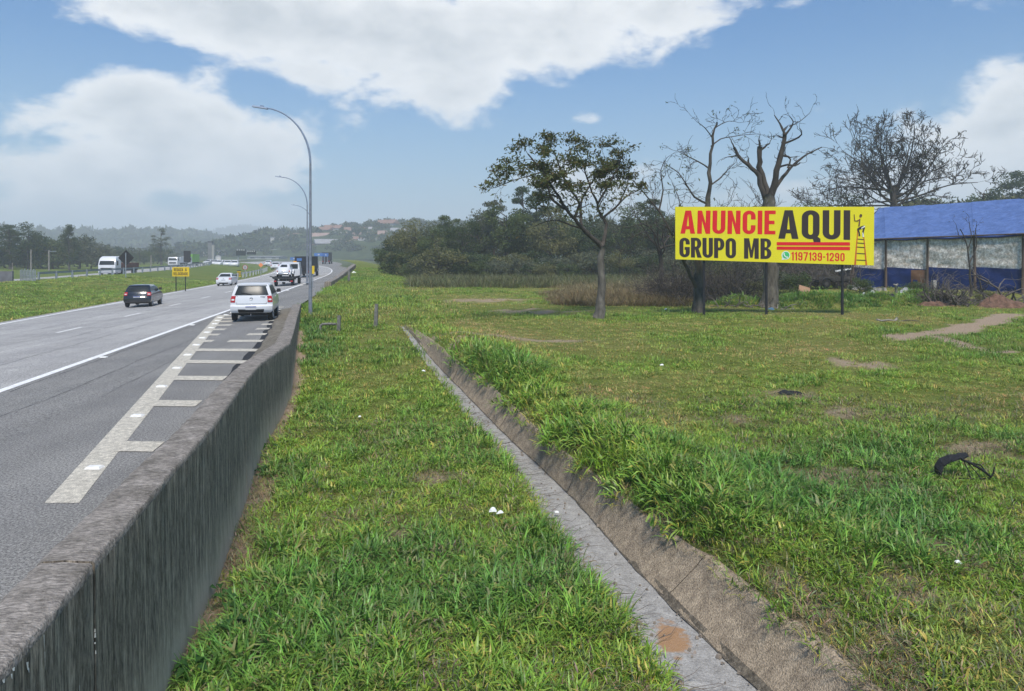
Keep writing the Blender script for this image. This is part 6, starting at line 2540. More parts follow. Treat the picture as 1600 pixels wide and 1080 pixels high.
def sheet(name, p00, p10, p11, p01, m, nu, nv, amp, seed, sag=0.0, thick=.0):
    """a creased cloth between four corners, bottom left, bottom right, top right, top left"""
    nrm = (p10 - p00).cross(p01 - p00).normalized()
    rws = []
    for i in range(nv + 1):
        v = i / nv
        r = []
        for j in range(nu + 1):
            u = j / nu
            q = p00.lerp(p10, u).lerp(p01.lerp(p11, u), v)
            e = min(1, 6 * u * (1 - u) + .25)
            w = amp * (nz(q.x * 1.1 + q.z * .8, q.z * 1.6, 1.0, seed) + .6 * nz(q.x + q.z * 1.7, q.z * 2.6 - q.x, 1.3, seed + 3) + .35 * abs(nz(q.x * 2.4 - q.z, q.z * 4, 1.2, seed + 8)))
            q = q + nrm * w * e - Vector((0, 0, sag * 4 * u * (1 - u) * (4 * v * (1 - v))))
            r.append(q - SL)
        rws.append(r)
    return grid_object(name, rws, m, None, shed)
for k in range(len(cols) - 1):
    a, b = cols[k] , cols[k + 1]
    za, zb_ = ground_z(sp_(a, 0).x, shed_d(a)) - .1, ground_z(sp_(b, 0).x, shed_d(b)) - .1
    pa, pb = sp_(a, eave_y(a) + 1), sp_(b, eave_y(b) + 1)
    ga, gb = Vector((pa.x, pa.y, za)), Vector((pb.x, pb.y, zb_))
    ma, mb2 = sp_(a, 419), sp_(b, 423)
    sheet('wall_sheet', ma, mb2, pb, pa, M_TARPW, 56, 34, .055, 11 + k * 7)
    off = Vector((0, -.10, 0))
    sheet('skirt_sheet', ga + off, gb + off, mb2 + off + Vector((0, 0, .08)), ma + off + Vector((0, 0, .08)), M_TARPBR if k == 5 else M_TARPD, 30, 10, .08, 40 + k * 5)
    # roof in overlapping sheets
    ra, rb = sp_(a, ridge_y(a), 6.0), sp_(b, ridge_y(b), 6.0)
    over = Vector((0, -.20, -.08))
    lift = Vector((0, 0, .03 * (k % 2)))
    if k == 0:
        ra = sp_(a + 44, ridge_y(a + 44), 6.0)
    sheet('roof_sheet', pa + over + lift, pb + over + lift + (pb - pa) * .012, rb + lift, ra + lift, M_TARPB, 26, 16, .05, 71 + k * 5, .10)
    # the far slope
    bra, brb = ra + Vector((0, 6, -2.4)), rb + Vector((0, 6, -2.4))
    sheet('roof_sheet', ra + lift, rb + lift, brb, bra, M_TARPB, 6, 4, .03, 91 + k)
    # hem rolled over the eave
    mb = MB()
    mb.tube([q - SL for q in (pa + over, (pa + pb) / 2 + over - Vector((0, 0, .07)), pb + over)], .07, 6)
    mb.build('roof_hem', M_TARPD, shed, True)
for a in cols:
    pa = sp_(a, eave_y(a))
    zg = ground_z(pa.x, pa.y)
    mb = MB()
    lean = rnd.uniform(-.06, .06)
    mb.tube([Vector((pa.x + lean, pa.y - .30, zg - .3)) - SL, Vector((pa.x + lean * .4, pa.y - .28, lerp(zg, pa.z, .5))) - SL, pa + Vector((0, -.26, -.05)) - SL], [.085, .075, .065], 7)
    mb.build('post', M_WOODPOST, shed, True)
brown = (sp_(1420, 440), sp_(1446, 452))
q0, q1 = sp_(1421, 451) + Vector((0, -.20, 0)), sp_(1447, 452.5) + Vector((0, -.20, 0))
t0_, t1_ = sp_(1421, 422) + Vector((0, -.20, 0)), sp_(1447, 422) + Vector((0, -.20, 0))
q0.z = ground_z(q0.x, q0.y) - .05
q1.z = ground_z(q1.x, q1.y) - .05
sheet('patch_sheet', q0, q1, t1_, t0_, M_TARPBR, 14, 8, .05, 66)
# the end wall under the hip, seen past the billboard
e0 = sp_(1330, eave_y(1330))
mb = MB()
mb.tube([sp_(1330, eave_y(1330) + 2.5) - SL, sp_(1680, eave_y(1680) + 2.5) - SL], .05, 6)
mb.build('eave_beam', M_WOODPOST, shed)

# ------------------------------------------------------------------ rough ground in front of the shed
M_REDEARTH = mat('red_earth', (.22, .125, .085, 1), 1, .0, 5, col2=(.085, .05, .035, 1), bump=1, bscale=16, detail=9)
def mound(name, px, py, d_, rx, ry, h_, m, label=None, cat=None, seed=1):
    c_ = at(px, py, d_)
    zc_ = ground_z(c_.x, d_)
    rws = []
    for i in range(15):
        v = i / 14 * 2 - 1
        r = []
        for j in range(25):
            u = j / 24 * 2 - 1
            x, y = u * rx, v * ry
            k = max(0, 1 - (u * u + v * v))
            z = h_ * (k ** .8) * (1 + .45 * nz(x, y, 1.6, seed)) + .16 * nz(x, y, 3.2, seed + 2) * min(1, 3 * k)
            r.append((x, y, ground_z(c_.x + x, d_ + y) - zc_ - .06 + z))
        rws.append(r)
    o = grid_object(name, rws, m, None)
    o.location = (c_.x, d_, zc_)
    if label:
        tag(o, label, cat)
    return o
MOUNDS = [(1275, 41.2, 3.4, 1.4, .74), (1165, 41.5, 1.9, 1.0, .46), (1385, 42, 2.2, 1.2, .58), (1440, 43, 1.6, 1.1, .55), (1330, 43, 2.0, 1.0, .3)]
GM = []
for i, (px, d_, rx, ry, h_) in enumerate(MOUNDS):
    lab = ['broad grassy mound under the right half of the billboard', 'low grassy mound left of the middle billboard post', 'grassy mound with tall blades right of the right billboard post', 'bright green grassy hump before the shed wall', 'grassy hump in front of the trailer'][i]
    o = mound('grassy_mound', px, 470, d_, rx, ry, h_, M_LAWN, lab, 'mound', 3 + i)
    pts_ = []
    for k in range(int(150 * rx * ry)):
        u, v = rg.uniform(-1, 1), rg.uniform(-1, 1)
        if u * u + v * v > .97:
            continue
        x, y = u * rx, v * ry
        kk = 1 - (u * u + v * v)
        z = h_ * (kk ** .8) * (1 + .35 * nz(x, y, 1.6, 3 + i)) + ground_z(o.location.x + x, d_ + y) - o.location.z - .08
        s = rg.uniform(.9, 1.8)
        pts_.append(((x, y, z), (rg.uniform(-.25, .35), rg.uniform(-.25, .25), rg.uniform(0, 6.28)), (s, s, s * rg.uniform(.8, 1.3)), tint_at(x + px, y, .6 + .7 * nz(x, y, .9, 6 + i)), rg.choice((0, 2, 2, 4, 6))))
    scatter('tall_grass', pts_, tufts, o)
mound('earth_mound', 1566, 474, 40.5, 1.3, .8, .62, M_REDEARTH, 'bare red earth mound at the right end of the branch pile', 'mound', 21)
mound('earth_mound', 1462, 478, 41, 1.2, .6, .26, M_REDEARTH, 'low dark red earth heap below the branch pile', 'mound', 25)

def spray(name, px, py, d_, n, length, r, seed, m, label, cat='bush', flat=.4, w=1.0, group=None):
    """a tangle of dead sticks rising from one place"""
    rg_ = random.Random(seed)
    c_ = at(px, py, d_)
    z_ = ground_z(c_.x, d_)
    mb = MB()
    tips = []
    for k in range(n):
        a = rg_.uniform(0, 6.28)
        p0 = Vector((rg_.gauss(0, .45) * w, rg_.gauss(0, .3), .02))
        dr_ = Vector((math.cos(a) * w, math.sin(a) * .6, rg_.uniform(flat * .3, flat * 2.2)))
        twigs(mb, tips, p0, dr_, length * rg_.uniform(.5, 1.2), r * rg_.uniform(.6, 1.3), 2, rg_, {'split': (2, 3), 'spread': .8, 'up': -.04, 'wob': .30, 'shrink': .62, 'rmin': .008})
    o = mb.build(name, m, None)
    o.location = (c_.x, d_, z_)
    return tag(o, label, cat, group)
M_STICK = mat('dead_stick', (.13, .11, .095, 1), .95, .5, 6)
M_STICKP = mat('bleached_stick', (.30, .27, .24, 1), .95, .4, 6)
spray('branch_pile', 1478, 470, 41.5, 85, 1.25, .045, 3, M_STICK, 'dense pile of dead grey branches in front of the shed', 'branch pile', .75, 1.25)
spray('branch_pile', 1560, 455, 42, 16, 2.0, .06, 5, M_STICK, 'long bent dead branches leaning right of the branch pile', 'branch pile', .5, 1.5)
spray('branch_pile', 1150, 478, 40.2, 14, 1.0, .03, 7, M_STICK, 'fallen dark twigs at the foot of the middle billboard post', 'branch pile', .3, 1.4)
spray('branch_pile', 1205, 478, 39.8, 9, .8, .03, 8, M_STICKP, 'pale fallen twigs right of the dead tree trunk', 'branch pile', .3, 1.3)
for px, d_, k_, s_, lm, lab in ((1345, 46, 'bush', .38, M_LEAF_MID, 'low green bush beside the concrete blocks'), (1432, 44.5, 'bush2', .36, M_LEAF_MID, 'green bush left of the branch pile against the blue skirt'), (1248, 47, 'bush', .5, M_LEAF_MID, 'green bush above the mound right of the dead tree'), (1215, 48, 'bush2', .55, M_LEAF_GREY, 'dull bush just right of the dead tree trunk'), (1175, 46, 'bush', .45, M_LEAF_WARM, 'olive bush just left of the dead tree trunk'), (1535, 43, 'bush2', .28, M_LEAF_WARM, 'small olive bush at the right end of the branch pile'), (1140, 45, 'bush', .3, M_LEAF_MID, 'low green bush among the brush left of the middle billboard post')):
    x_ = (px - CX) / F * d_
    tree(k_, 'low_bush', (x_, d_, ground_z(x_, d_) - .1), (s_ * 1.1, s_ * 1.1, s_), lm, lab, 'bush')
G_BRUSH = 'dark leafless brush under the left half of the billboard'
for k in range(15):
    px = 1030 + k * 9.5 + rnd.uniform(-4, 4)
    spray('brush', px, 470, rnd.uniform(43, 49), 34, rnd.uniform(1.2, 1.9), .030, 30 + k, M_BARK_DARK if k % 3 else M_STICK, 'dark leafless brush under the left half of the billboard', 'bush', 1.1, .9, G_BRUSH)
for k in range(12):
    px = 1190 + k * 12
    spray('brush', px, 455, rnd.uniform(49, 55), 22, rnd.uniform(1.4, 2.1), .030, 60 + k, M_STICK, 'grey leafless brush behind the trailer and mounds', 'bush', 1.2, .9, 'grey brush behind the trailer')
# dead sapling before the shed
limS = [([(1517, 462, 0), (1516, 430, 0), (1514, 408, 0), (1512, 390, 0), (1508, 372, 0), (1500, 358, 0)], .07, .02),
        ([(1515, 412, 0), (1524, 396, .1), (1530, 380, .2), (1528, 362, .2), (1530, 348, .2)], .045, .012),
        ([(1512, 390, 0), (1516, 372, -.1), (1514, 356, -.1), (1512, 345, -.1)], .035, .012), ([(1510, 378, 0), (1500, 368, .1), (1496, 352, .1)], .03, .01)]
trS, brS, tipsS = limbs_tree(limS, 41, rt, {'split': (2, 3), 'spread': .9, 'up': .02, 'wob': .3, 'shrink': .6, 'rmin': .007, 'bias': .3}, every=.4, level=1, twig_len=.4)
tS = empty('dead_sapling', at(1517, 460, 41), 0, 'thin dead sapling standing out of the branch pile against the white tarpaulin', 'tree')
rebase(trS, tS).build('trunk', M_BARK_DARK, tS, True)
rebase(brS, tS).build('branches', M_BARK_DARK, tS, True)
lf = MB()
for p_, dr_ in tipsS:
    for k in range(2):
        leaf_quad(lf, p_ + Vector((rt.gauss(0, .06), rt.gauss(0, .06), rt.gauss(0, .04))), .05, rt, .8)
rebase(lf, tS).build('dry_leaves', M_LEAF_BROWN, tS)

# trailer, rubble and rubbish
M_OLDSTEEL = mat('old_dark_steel', (.06, .055, .05, 1), .8, .5, 5)
q = at(1296, 446, 50)
trl = empty('trailer', (q.x, 50, ground_z(q.x, 50) + .1), R(6), 'old dark flat trailer with one small wheel left of the shed', 'trailer')
mb = MB()
mb.box((-1.0, -.5, .42), (1.1, .7, .52))
for k in range(5):
    mb.box((-1.0 + .5 * k, -.52, .36), (-.94 + .5 * k, .72, .43))
mb.box((-1.75, -.04, .40), (-1.0, .04, .48))
mb.build('frame', M_OLDSTEEL, trl)
mb = MB()
mb.box((-1.0, -.53, .53), (1.1, -.5, .72))
mb.box((-1.0, .7, .53), (1.1, .73, .72))
mb.build('side_board', M_OLDSTEEL, trl)
for y in (-.62, .8):
    mb = MB()
    mb.tube([(-.55, y - .07, .26), (-.55, y - .05, .26), (-.55, y + .05, .26), (-.55, y + .07, .26)], [.22, .26, .26, .22], 18)
    w_ = mb.build('wheel', M_TYRE, trl, True, 40)
    mb = MB()
    mb.disc((-.55, y - .075, .26), (0, 1, 0), .13, .012, 14)
    mb.build('rim', M_OLDSTEEL, w_)
    mb = MB()
    arc = [(-.55 + .36 * math.cos(a), y, .28 + .34 * math.sin(a)) for a in [math.pi * (.08 + .84 * k / 8) for k in range(9)]]
    for a, b in zip(arc, arc[1:]):
        mb.quad((a[0], y - .1, a[2]), (b[0], y - .1, b[2]), (b[0], y + .1, b[2]), (a[0], y + .1, a[2]))
    mb.build('mudguard', M_OLDSTEEL, trl)
q = at(1316, 424, 51.0)
cv = empty('tarpaulin_awning', (q.x, 50.8, ground_z(q.x, 50.8)), 0, 'white edged dark awning sheet leaning from the left end of the shed', 'awning')
mb = MB()
h0, h1 = at(0, 423, 50.8).z - cv.location.z, at(0, 419.5, 50.8).z - cv.location.z
mb.box((-.55, -.05, 0), (.5, .0, .1), Matrix.Translation((0, 0, h0)) @ Matrix.Rotation(R(-9), 4, 'Y'))
mb.build('edge', M_BBWHITE, cv)
mb = MB()
mb.quad((-.4, .02, h0 - .02), (.55, .02, h1 - .02), (.6, .05, .3), (.2, .05, .3))
mb.quad((-.4, .06, h0 - .02), (.2, .09, .3), (.6, .09, .3), (.55, .06, h1 - .02))
mb.build('sheet', M_POSTBLACK, cv)
mb = MB()
mb.tube([(.5, 0, -.2), (.5, 0, h1)], .05, 6)
mb.build('post', M_WOODPOST, cv)
M_BLOCK = mat('concrete_block', (.36, .34, .31, 1), .95, .35, 6, bump=.4)
G_BLOCK = 'broken concrete blocks along the shed foot'
for k in range(11):
    px = 1328 + k * 5.2 + rnd.uniform(-2, 2)
    d_ = rnd.uniform(47.5, 49)
    q = at(px, 446, d_)
    w_, h_ = rnd.uniform(.10, .2), rnd.uniform(.12, .3)
    mb = MB()
    mb.box((-w_, -.12, -.05), (w_, .12, h_), Matrix.Rotation(R(rnd.uniform(-12, 12)), 4, 'Y') @ Matrix.Rotation(rnd.uniform(-.6, .6), 4, 'Z'), .015)
    o = mb.build('concrete_block', M_BLOCK)
    o.location = (q.x, d_, ground_z(q.x, d_) + (.22 if k in (3, 6) else 0))
    tag(o, 'broken pale concrete block lying at the foot of the shed left of its posts', 'block', G_BLOCK)
M_CARD = mat('brick_coloured_board', (.42, .25, .16, 1), .9, .25, 4)
q = at(1251, 440, 46)
mb = MB()
mb.box((-.33, -.03, 0), (.33, .03, .36), Matrix.Rotation(R(16), 4, 'Y') @ Matrix.Rotation(R(-20), 4, 'X'))
o = mb.build('broken_board', M_CARD)
o.location = (q.x, 45.5, ground_z(q.x, 45.5) + .28)
tag(o, 'tan broken board leaning on the mound left of the trailer', 'board')
def crumple(name, px, py, d_, rx, ry, h_, m, label, cat, seed):
    c_ = at(px, py, d_)
    z_ = ground_z(c_.x, d_)
    rws = []
    for i in range(15):
        r = []
        for j in range(19):
            u, v = j / 18 * 2 - 1, i / 14 * 2 - 1
            x = u * rx * (1 + .25 * nz(v * 2, seed, 1.3))
            y = v * ry * (1 + .25 * nz(u * 2, seed + 4, 1.3))
            k = max(0, 1 - max(abs(u), abs(v)) ** 2)
            r.append((x, y, .02 + h_ * k * (.6 + .9 * abs(nz(x * 2.2, y * 2.2, 1.5, seed))) + .05 * nz(x * 5, y * 5, 1, seed)))
        rws.append(r)
    o = grid_object(name, rws, m, None, smooth=False)
    o.location = (c_.x, d_, z_)
    return tag(o, label, cat)
M_BLACKSHEET = mat('black_plastic_sheet', (.012, .012, .013, 1), .35, .3, 4, spec=.5)
M_PALESHEET = mat('grey_plastic_sheet', (.42, .43, .43, 1), .5, .4, 3)
crumple('plastic_sheet', 1388, 462, 42.0, .75, .5, .55, M_BLACKSHEET, 'crumpled black plastic sheet lying between the mounds before the shed', 'plastic sheet', 3)
crumple('plastic_sheet', 1360, 455, 43.5, .55, .4, .5, M_PALESHEET, 'crumpled pale plastic sheet left of the black sheet', 'plastic sheet', 9)
crumple('plastic_sheet', 1418, 452, 44.5, .7, .4, .5, M_PALESHEET, 'crumpled grey plastic sheet right of the black sheet', 'plastic sheet', 14)
mb = MB()
mb.tube([(0, 0, -.1), (.03, 0, .5), (-.02, 0, .95)], [.10, .09, .07], 7)
mb.tube([(-.02, 0, .9), (.12, 0, 1.02)], [.07, .05], 6)
mb.tube([(-.02, 0, .92), (-.14, 0, 1.0)], [.06, .04], 6)
o = mb.build('tree_stump', M_STICKP, None, True)
q = at(1400, 455, 43)
o.location = (q.x, 43, ground_z(q.x, 43))
tag(o, 'pale forked stump standing among the plastic sheets', 'stump')
mb = MB()
mb.box((-.1, -.1, -.2), (.1, .1, 1.0))
o = mb.build('marker_post', M_BLOCK)
q = at(1459.5, 452, 44.5)
o.location = (q.x, 44.5, ground_z(q.x, 44.5))
tag(o, 'short pale square post left of the branch pile', 'post')
# things lying in the grass
def stick(px, py, d_, pts, r, m, label, name='fallen_branch', cat='branch'):
    c_ = at(px, py, d_)
    mb = MB()
    for pl in pts:
        mb.tube(pl, [r * lerp(1, .4, k / (len(pl) - 1)) for k in range(len(pl))], 6)
    o = mb.build(name, m, None, True)
    o.location = (c_.x, d_, ground_z(c_.x, d_))
    return tag(o, label, cat)
stick(1388, 493, 33, [[(-.5, 0, .10), (-.3, .02, .04), (0, 0, .08), (.3, -.02, .05), (.45, 0, .12)], [(.3, 0, .06), (.42, .05, .2)]], .05, M_STICKP, 'pale bleached branch lying in the grass right of the billboard')
stick(1422, 494, 33, [[(-.5, 0, .05), (0, .1, .10), (.4, 0, .06), (.42, 0, .25)]], .025, M_STICK, 'thin dark twig lying right of the bleached branch')
M_TYRESCRAP = mat('burst_tyre_rubber', (.016, .016, .018, 1), .6, .4, 14, bump=.5)
c_ = at(1505, 735, 0)
dq = 11.9
c_ = at(1507, 742, dq)
zq = ground_z(c_.x, dq)
ts = empty('tyre_scrap', (c_.x, dq, zq), 0, 'black strip of burst tyre with frayed cords lying in the right grass', 'tyre scrap')
mb = MB()
band = [(-.40, .0, .02), (-.40, .02, .14), (-.33, .05, .24), (-.20, .06, .30), (-.05, .05, .33), (.08, .06, .36)]
for k, (a, b) in enumerate(zip(band, band[1:])):
    w0, w1 = .10 - .006 * k, .10 - .012 * (k + 1)
    mb.box((0, 0, 0), (0, 0, 0)) if False else None
    A, B = Vector(a), Vector(b)
    n_ = Vector((-(B - A).z, 0, (B - A).x)).normalized() * .012
    s_ = Vector((0, 1, .35)).normalized()
    i0 = len(mb.v)
    for P_, w_ in ((A, w0), (B, w1)):
        for sg, nn in ((-1, -1), (1, -1), (1, 1), (-1, 1)):
            mb.v.append(tuple(P_ + s_ * w_ * sg + n_ * nn))
    for f_ in ((0, 1, 5, 4), (1, 2, 6, 5), (2, 3, 7, 6), (3, 0, 4, 7), (3, 2, 1, 0), (4, 5, 6, 7)):
        mb.face([i0 + q_ for q_ in f_])
mb.build('tread', M_TYRESCRAP, ts)
mb = MB()
mb.tube([(-.05, .0, .30), (.1, -.02, .24), (.25, -.05, .15), (.38, -.06, .04), (.42, -.05, .12), (.44, -.04, .20)], [.018, .022, .022, .018, .014, .006], 6)
mb.tube([(-.02, .0, .29), (.02, -.06, .15), (.06, -.08, .02)], .008, 5)
mb.tube([(.05, .0, .25), (.14, -.08, .12), (.2, -.1, .02)], .009, 5)
mb.tube([(.1, .0, .25), (.28, .05, .2), (.4, .06, .05)], .010, 5)
mb.tube([(-.38, 0, .02), (-.2, -.1, .04), (.1, -.12, .03), (.38, -.05, .03)], .008, 5)
mb.build('cords', M_TYRESCRAP, ts, True)
q = at(1235, 583, 17.8)
crumple('rubber_scrap', 1235, 583, 17.9, .28, .10, .10, M_TYRESCRAP, 'flat black rubber scrap lying in the middle of the meadow', 'rubber scrap', 5)
G_LIT = 'white litter scraps in the grass'
for px, py, s_ in ((770, 809, .055), (781, 811, .05), (1034, 577, .05), (662, 587, .05), (1497, 886, .035), (562, 657, .03), (870, 808, .035), (1205, 487, .14), (1040, 487, .06), (553, 428, .25)):
    d_ = 10
    for _ in range(60):
        d_ = .5 * d_ + .5 * (EYE - ground_z((px - CX) / F * d_, d_)) * F / (py - HY)
    o = crumple('litter', px, py, d_, s_, s_ * .7, s_ * .9, M_BBWHITE, 'small white scrap of litter lying in the grass', 'litter', rnd.uniform(0, 40))
    o.location.z += .05 if d_ < 20 else .1
    o['group'] = G_LIT
# pebbles and dry stems in the ditch
M_PEB = mat('pebble', (.26, .22, .18, 1), .9, .4, 20)
mb = MB()
for k in range(150):
    d_ = rg.uniform(5.9, 20)
    l, r, p_ = ditch_x(d_)
    x = rg.uniform(l + .02, r)
    s_ = rg.uniform(.006, .02) * (1.6 if rg.random() < .1 else 1)
    z_ = EYE - floor_h(d_) + .012
    mb.box((-s_, -s_ * .8, -s_ * .3), (s_, s_ * .8, s_), Matrix.Translation((x, d_, z_)) @ Matrix.Rotation(rg.uniform(0, 6), 4, 'Z'), s_ * .35)
tag(mb.build('ditch_pebbles', M_PEB), kind='stuff')
mb = MB()
for k in range(120):
    d_ = rg.uniform(6, 22)
    l, r, p_ = ditch_x(d_)
    x = l + rg.uniform(-.05, .25)
    z_ = EYE - floor_h(d_) + .02
    a = rg.uniform(-.7, 1.2)
    le = rg.uniform(.12, .4)
    mb.tube([(x - .05, d_, z_ + .05), (x + math.cos(a) * le * .5, d_ + math.sin(a) * le * .5, z_ + rg.uniform(.03, .12)), (x + math.cos(a) * le, d_ + math.sin(a) * le, z_ + rg.uniform(0, .12))], [.004, .003, .0015], 3, False)
tag(mb.build('dry_stems', M_STICK), kind='stuff')
# broad leaved weeds at the foot of the wall
M_WEED = foliage_mat('weed_leaf', (.05, .13, .03, 1), (.03, .085, .02, 1), 9, .3)
G_WEED = 'broad leaved weeds at the foot of the wall'
for px, py, n in ((395, 745, 4), (345, 940, 5), (358, 985, 6), (300, 1062, 9), (335, 1000, 4), (420, 705, 4), (352, 955, 5)):
    d_ = 9
    for _ in range(60):
        d_ = .5 * d_ + .5 * (EYE - ground_z(max(wall_x(d_) + .05, (px - CX) / F * d_), d_)) * F / (py - HY)
    x = max(wall_x(d_) + .16, (px - CX) / F * d_)
    lm = MB()
    for k in range(n):
        a, le, w_ = rg.uniform(0, 6.28), rg.uniform(.10, .17), rg.uniform(.04, .06)
        o_ = Vector((math.cos(a), math.sin(a), 0))
        s_ = Vector((-o_.y, o_.x, 0))
        st = o_ * .04 + Vector((0, 0, rg.uniform(.05, .16)))
        lm.tube([(0, 0, 0), st], .004, 4, False)
        mid = st + o_ * le * .5 + Vector((0, 0, .03))
        tip = st + o_ * le - Vector((0, 0, .03))
        i0 = len(lm.v)
        lm.v += [tuple(st), tuple(mid - s_ * w_ + Vector((0, 0, .012))), tuple(tip), tuple(mid + s_ * w_ + Vector((0, 0, .012))), tuple(mid)]
        for f_ in ((0, 1, 4), (1, 2, 4), (2, 3, 4), (3, 0, 4)):
            lm.face([i0 + q_ for q_ in f_])
    o = lm.build('weed', M_WEED, None, True)
    o.location = (x, d_, ground_z(x, d_))
    tag(o, 'small broad leaved weed growing at the foot of the dark wall', 'weed', G_WEED)

# ------------------------------------------------------------------ far town
M_HWALL = [mat('house_wall_white', (.55, .53, .50, 1), .9, .2, .8), mat('house_wall_cream', (.48, .42, .33, 1), .9, .25, .8), mat('house_wall_brick', (.28, .20, .16, 1), .9, .3, .8), mat('house_wall_grey', (.36, .36, .36, 1), .9, .25, .8)]
M_HROOF = [mat('roof_red_tile', (.25, .15, .115, 1), .9, .3, .8), mat('roof_grey', (.28, .28, .29, 1), .9, .25, .8), mat('roof_pink_tile', (.33, .23, .195, 1), .9, .3, .8)]
M_WIN = mat('house_window_dark', (.03, .035, .04, 1), .3, .3, 2)
def house(px, py, d_, w_, dep, h_, wm, rm, rz, label, group=None, flat=False):
    q = at(px, py, d_)
    e = empty('house', q, rz, label, 'house', group)
    mb = MB()
    mb.box((-w_ / 2, -dep / 2, -4), (w_ / 2, dep / 2, h_))
    mb.build('wall', wm, e)
    mb = MB()
    if flat:
        mb.box((-w_ / 2 - .3, -dep / 2 - .3, h_ + .003), (w_ / 2 + .3, dep / 2 + .3, h_ + .35))
    else:
        r = w_ * .16 + .6
        a, b = w_ / 2 + .5, dep / 2 + .5
        vs = [(-a, -b, h_), (a, -b, h_), (a, b, h_), (-a, b, h_), (-a, 0, h_ + r), (a, 0, h_ + r)]
        mb.v = vs
        for f_ in ((0, 1, 5, 4), (2, 3, 4, 5), (1, 2, 5), (3, 0, 4), (3, 2, 1, 0)):
            mb.face(f_)
    mb.build('roof', rm, e)
    n = max(2, int(w_ / 3.2))
    for fl in range(max(1, int(h_ / 3.0))):
        for k in range(n):
            mb = MB()
            x = -w_ / 2 + w_ * (k + .5) / n
            z = fl * 2.9 + 1.1
            mb.box((x - .55, -dep / 2 - .03, z), (x + .55, -dep / 2 + .05, z + 1.15))
            mb.build('window', M_WIN, e)
    return e
def town_base(px, t):
    """photo row of the town hill's surface at a height share t between foot and skyline"""
    top = interp(px, town_ridge)
    return lerp(403, top, t), lerp(440, 540, t)
G_TOWN = 'houses on the far hillside'
def th(px, t, w_, dep, h_, wi, ri, rz, lab, group=None, flat=False):
    y, d_ = town_base(px, t)
    house(px, y, d_ - 8, w_, dep, h_, M_HWALL[wi], M_HROOF[ri], rz, lab, group, flat)
th(443, .40, 15, 9, 7.5, 0, 1, .25, 'large white two storey house low on the far hillside left of the lamp posts', None, True)
th(428, .20, 14, 8, 4.5, 1, 1, -.2, 'low cream house below the large white house on the hill', None, True)
th(408, .72, 8, 7, 4.5, 1, 2, .3, 'small pink roofed house alone high on the left of the hillside')
th(472, .52, 16, 8, 4.5, 1, 0, .1, 'long red roofed house right of the large white house')
th(455, .62, 6, 6, 5.5, 0, 1, -.3, 'narrow pale house above the large white house', None, True)
th(420, .06, 16, 8, 4, 3, 1, .1, 'long grey house at the foot of the far hill', None, True)
rk = random.Random(4)
for k in range(26):
    px = 488 + (k % 9) * 17 + rk.uniform(-5, 5)
    t = .16 + .26 * (k // 9) + rk.uniform(-.06, .06)
    hh_, wi, ri, fl = rk.choice((3.4, 5.8, 6.4)), rk.randrange(4), rk.randrange(3), rk.random() < .35
    lab = '%s %s house with %s %s roof on the %s slope of the far hill' % ('low' if hh_ < 4 else 'two storey', ('white', 'cream', 'brick', 'grey')[wi], 'flat' if fl else 'pitched', ('red', 'grey', 'pink')[ri], ('lower', 'middle', 'upper')[k // 9])
    th(px, min(.92, t), rk.uniform(8, 14), rk.uniform(7, 9), hh_, wi, ri, rk.uniform(-.5, .5), lab, G_TOWN, fl)
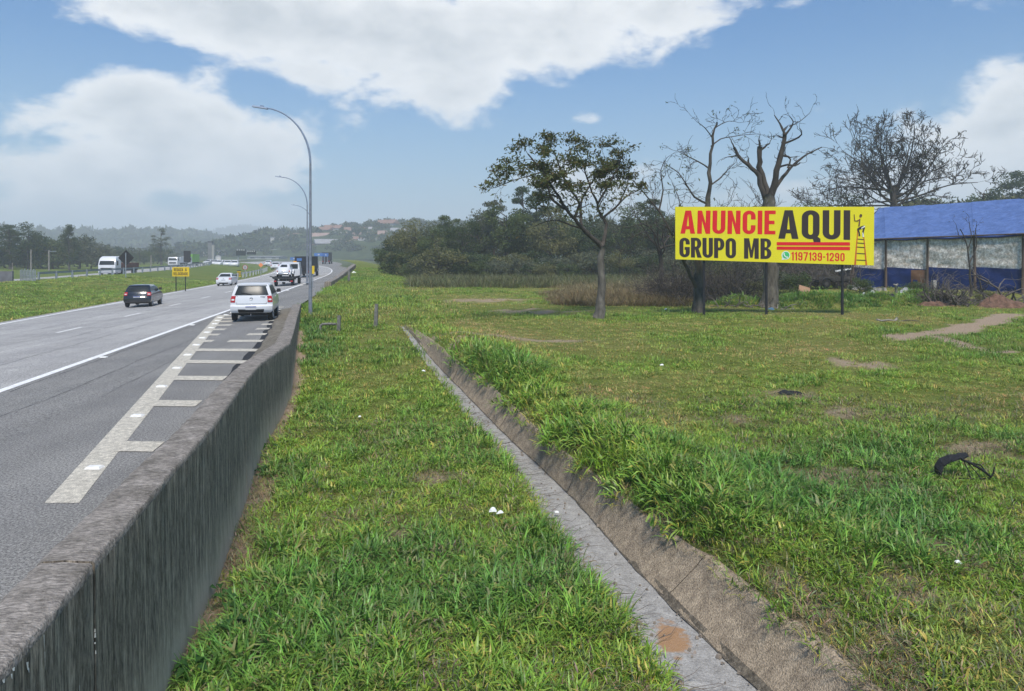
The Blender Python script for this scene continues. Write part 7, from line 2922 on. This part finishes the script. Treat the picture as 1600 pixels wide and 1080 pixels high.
# works beyond the carriageways
q = at(329, 414, 330)
ch = empty('chimney_tower', (q.x, 330, EYE - 3.2), 0, 'tall grey concrete tower rising beyond the median left of the message boards', 'tower')
hh = at(0, 377, 330).z - ch.location.z
mb = MB()
mb.box((-.85, -.85, -.5), (.85, .85, hh - .6))
mb.build('shaft', mat('tower_concrete_dark', (.16, .16, .16, 1), .9, .3, .6), ch)
mb = MB()
mb.box((.852, -.6, -.5), (1.6, .6, hh * .8))
mb.build('side_duct', M_BLOCK, ch)
mb = MB()
mb.box((-.95, -.95, hh - .597), (.95, .95, hh))
mb.build('cap', M_DARKBACK, ch)
def hall(px0, px1, py0, py1, d_, wm, rm, label):
    a, b = at(px0, py1, d_), at(px1, py0, d_)
    e = empty('industrial_hall', ((a.x + b.x) / 2, d_, EYE - 3.3), 0, label, 'building')
    w_, h_ = b.x - a.x, b.z - (EYE - 3.3)
    mb = MB()
    mb.box((-w_ / 2, 0, -.5), (w_ / 2, 14, h_ * .84))
    mb.build('wall', wm, e)
    mb = MB()
    mb.v = [(-w_ / 2 - .4, -.4, h_ * .84), (w_ / 2 + .4, -.4, h_ * .84), (w_ / 2 + .4, 14.4, h_ * .84), (-w_ / 2 - .4, 14.4, h_ * .84), (-w_ / 2 - .4, 7, h_), (w_ / 2 + .4, 7, h_)]
    for f_ in ((0, 1, 5, 4), (2, 3, 4, 5), (1, 2, 5), (3, 0, 4), (3, 2, 1, 0)):
        mb.face(f_)
    mb.build('roof', rm, e)
    n = max(2, int(w_ / 4))
    for k in range(n):
        x = -w_ / 2 + w_ * (k + .5) / n
        mb = MB()
        mb.box((x - 1.0, -.04, h_ * .4), (x + 1.0, .03, h_ * .62))
        mb.build('window', M_WIN, e)
    return e
hall(318, 352, 389, 404, 420, M_HWALL[0], M_HROOF[1], 'white works hall behind the tall concrete tower')
hall(328, 370, 406.5, 414, 300, mat('blue_wall', (.10, .18, .32, 1), .8, .2, 1), M_HWALL[0], 'low blue walled hall with pale roof beyond the parked cars')
hall(386, 436, 400, 412, 380, M_HWALL[3], M_HROOF[1], 'long low grey hall below the message boards')
q = at(341, 404, 310)
tk = empty('storage_tank', (q.x, 310, EYE - 3.3), 0, 'small white round storage tank beside the concrete tower', 'tank')
mb = MB()
hh = at(0, 401, 310).z - tk.location.z
mb.tube([(0, 0, -.5), (0, 0, hh)], 1.1, 18)
mb.build('drum', M_HWALL[0], tk, True, 40)
mb = MB()
mb.tube([(0, 0, hh + .002), (0, 0, hh + .5)], [1.15, .2], 18)
mb.build('lid', M_HROOF[1], tk, True, 40)
# ------------------------------------------------------------------ air
mb = MB()
mb.box((-3000, -60, EYE - 6.4), (3000, 3400, 135))
m = bpy.data.materials.new('haze')
m.use_nodes = True
nt = m.node_tree
nt.nodes.clear()
o = nt.nodes.new('ShaderNodeOutputMaterial')
vol = nt.nodes.new('ShaderNodeVolumePrincipled')
vol.inputs['Color'].default_value = (.88, .95, 1, 1)
vol.inputs['Density'].default_value = .0009
vol.inputs['Anisotropy'].default_value = .0
nt.links.new(vol.outputs[0], o.inputs['Volume'])
hz = mb.build('haze', m)
hz['kind'] = 'stuff'
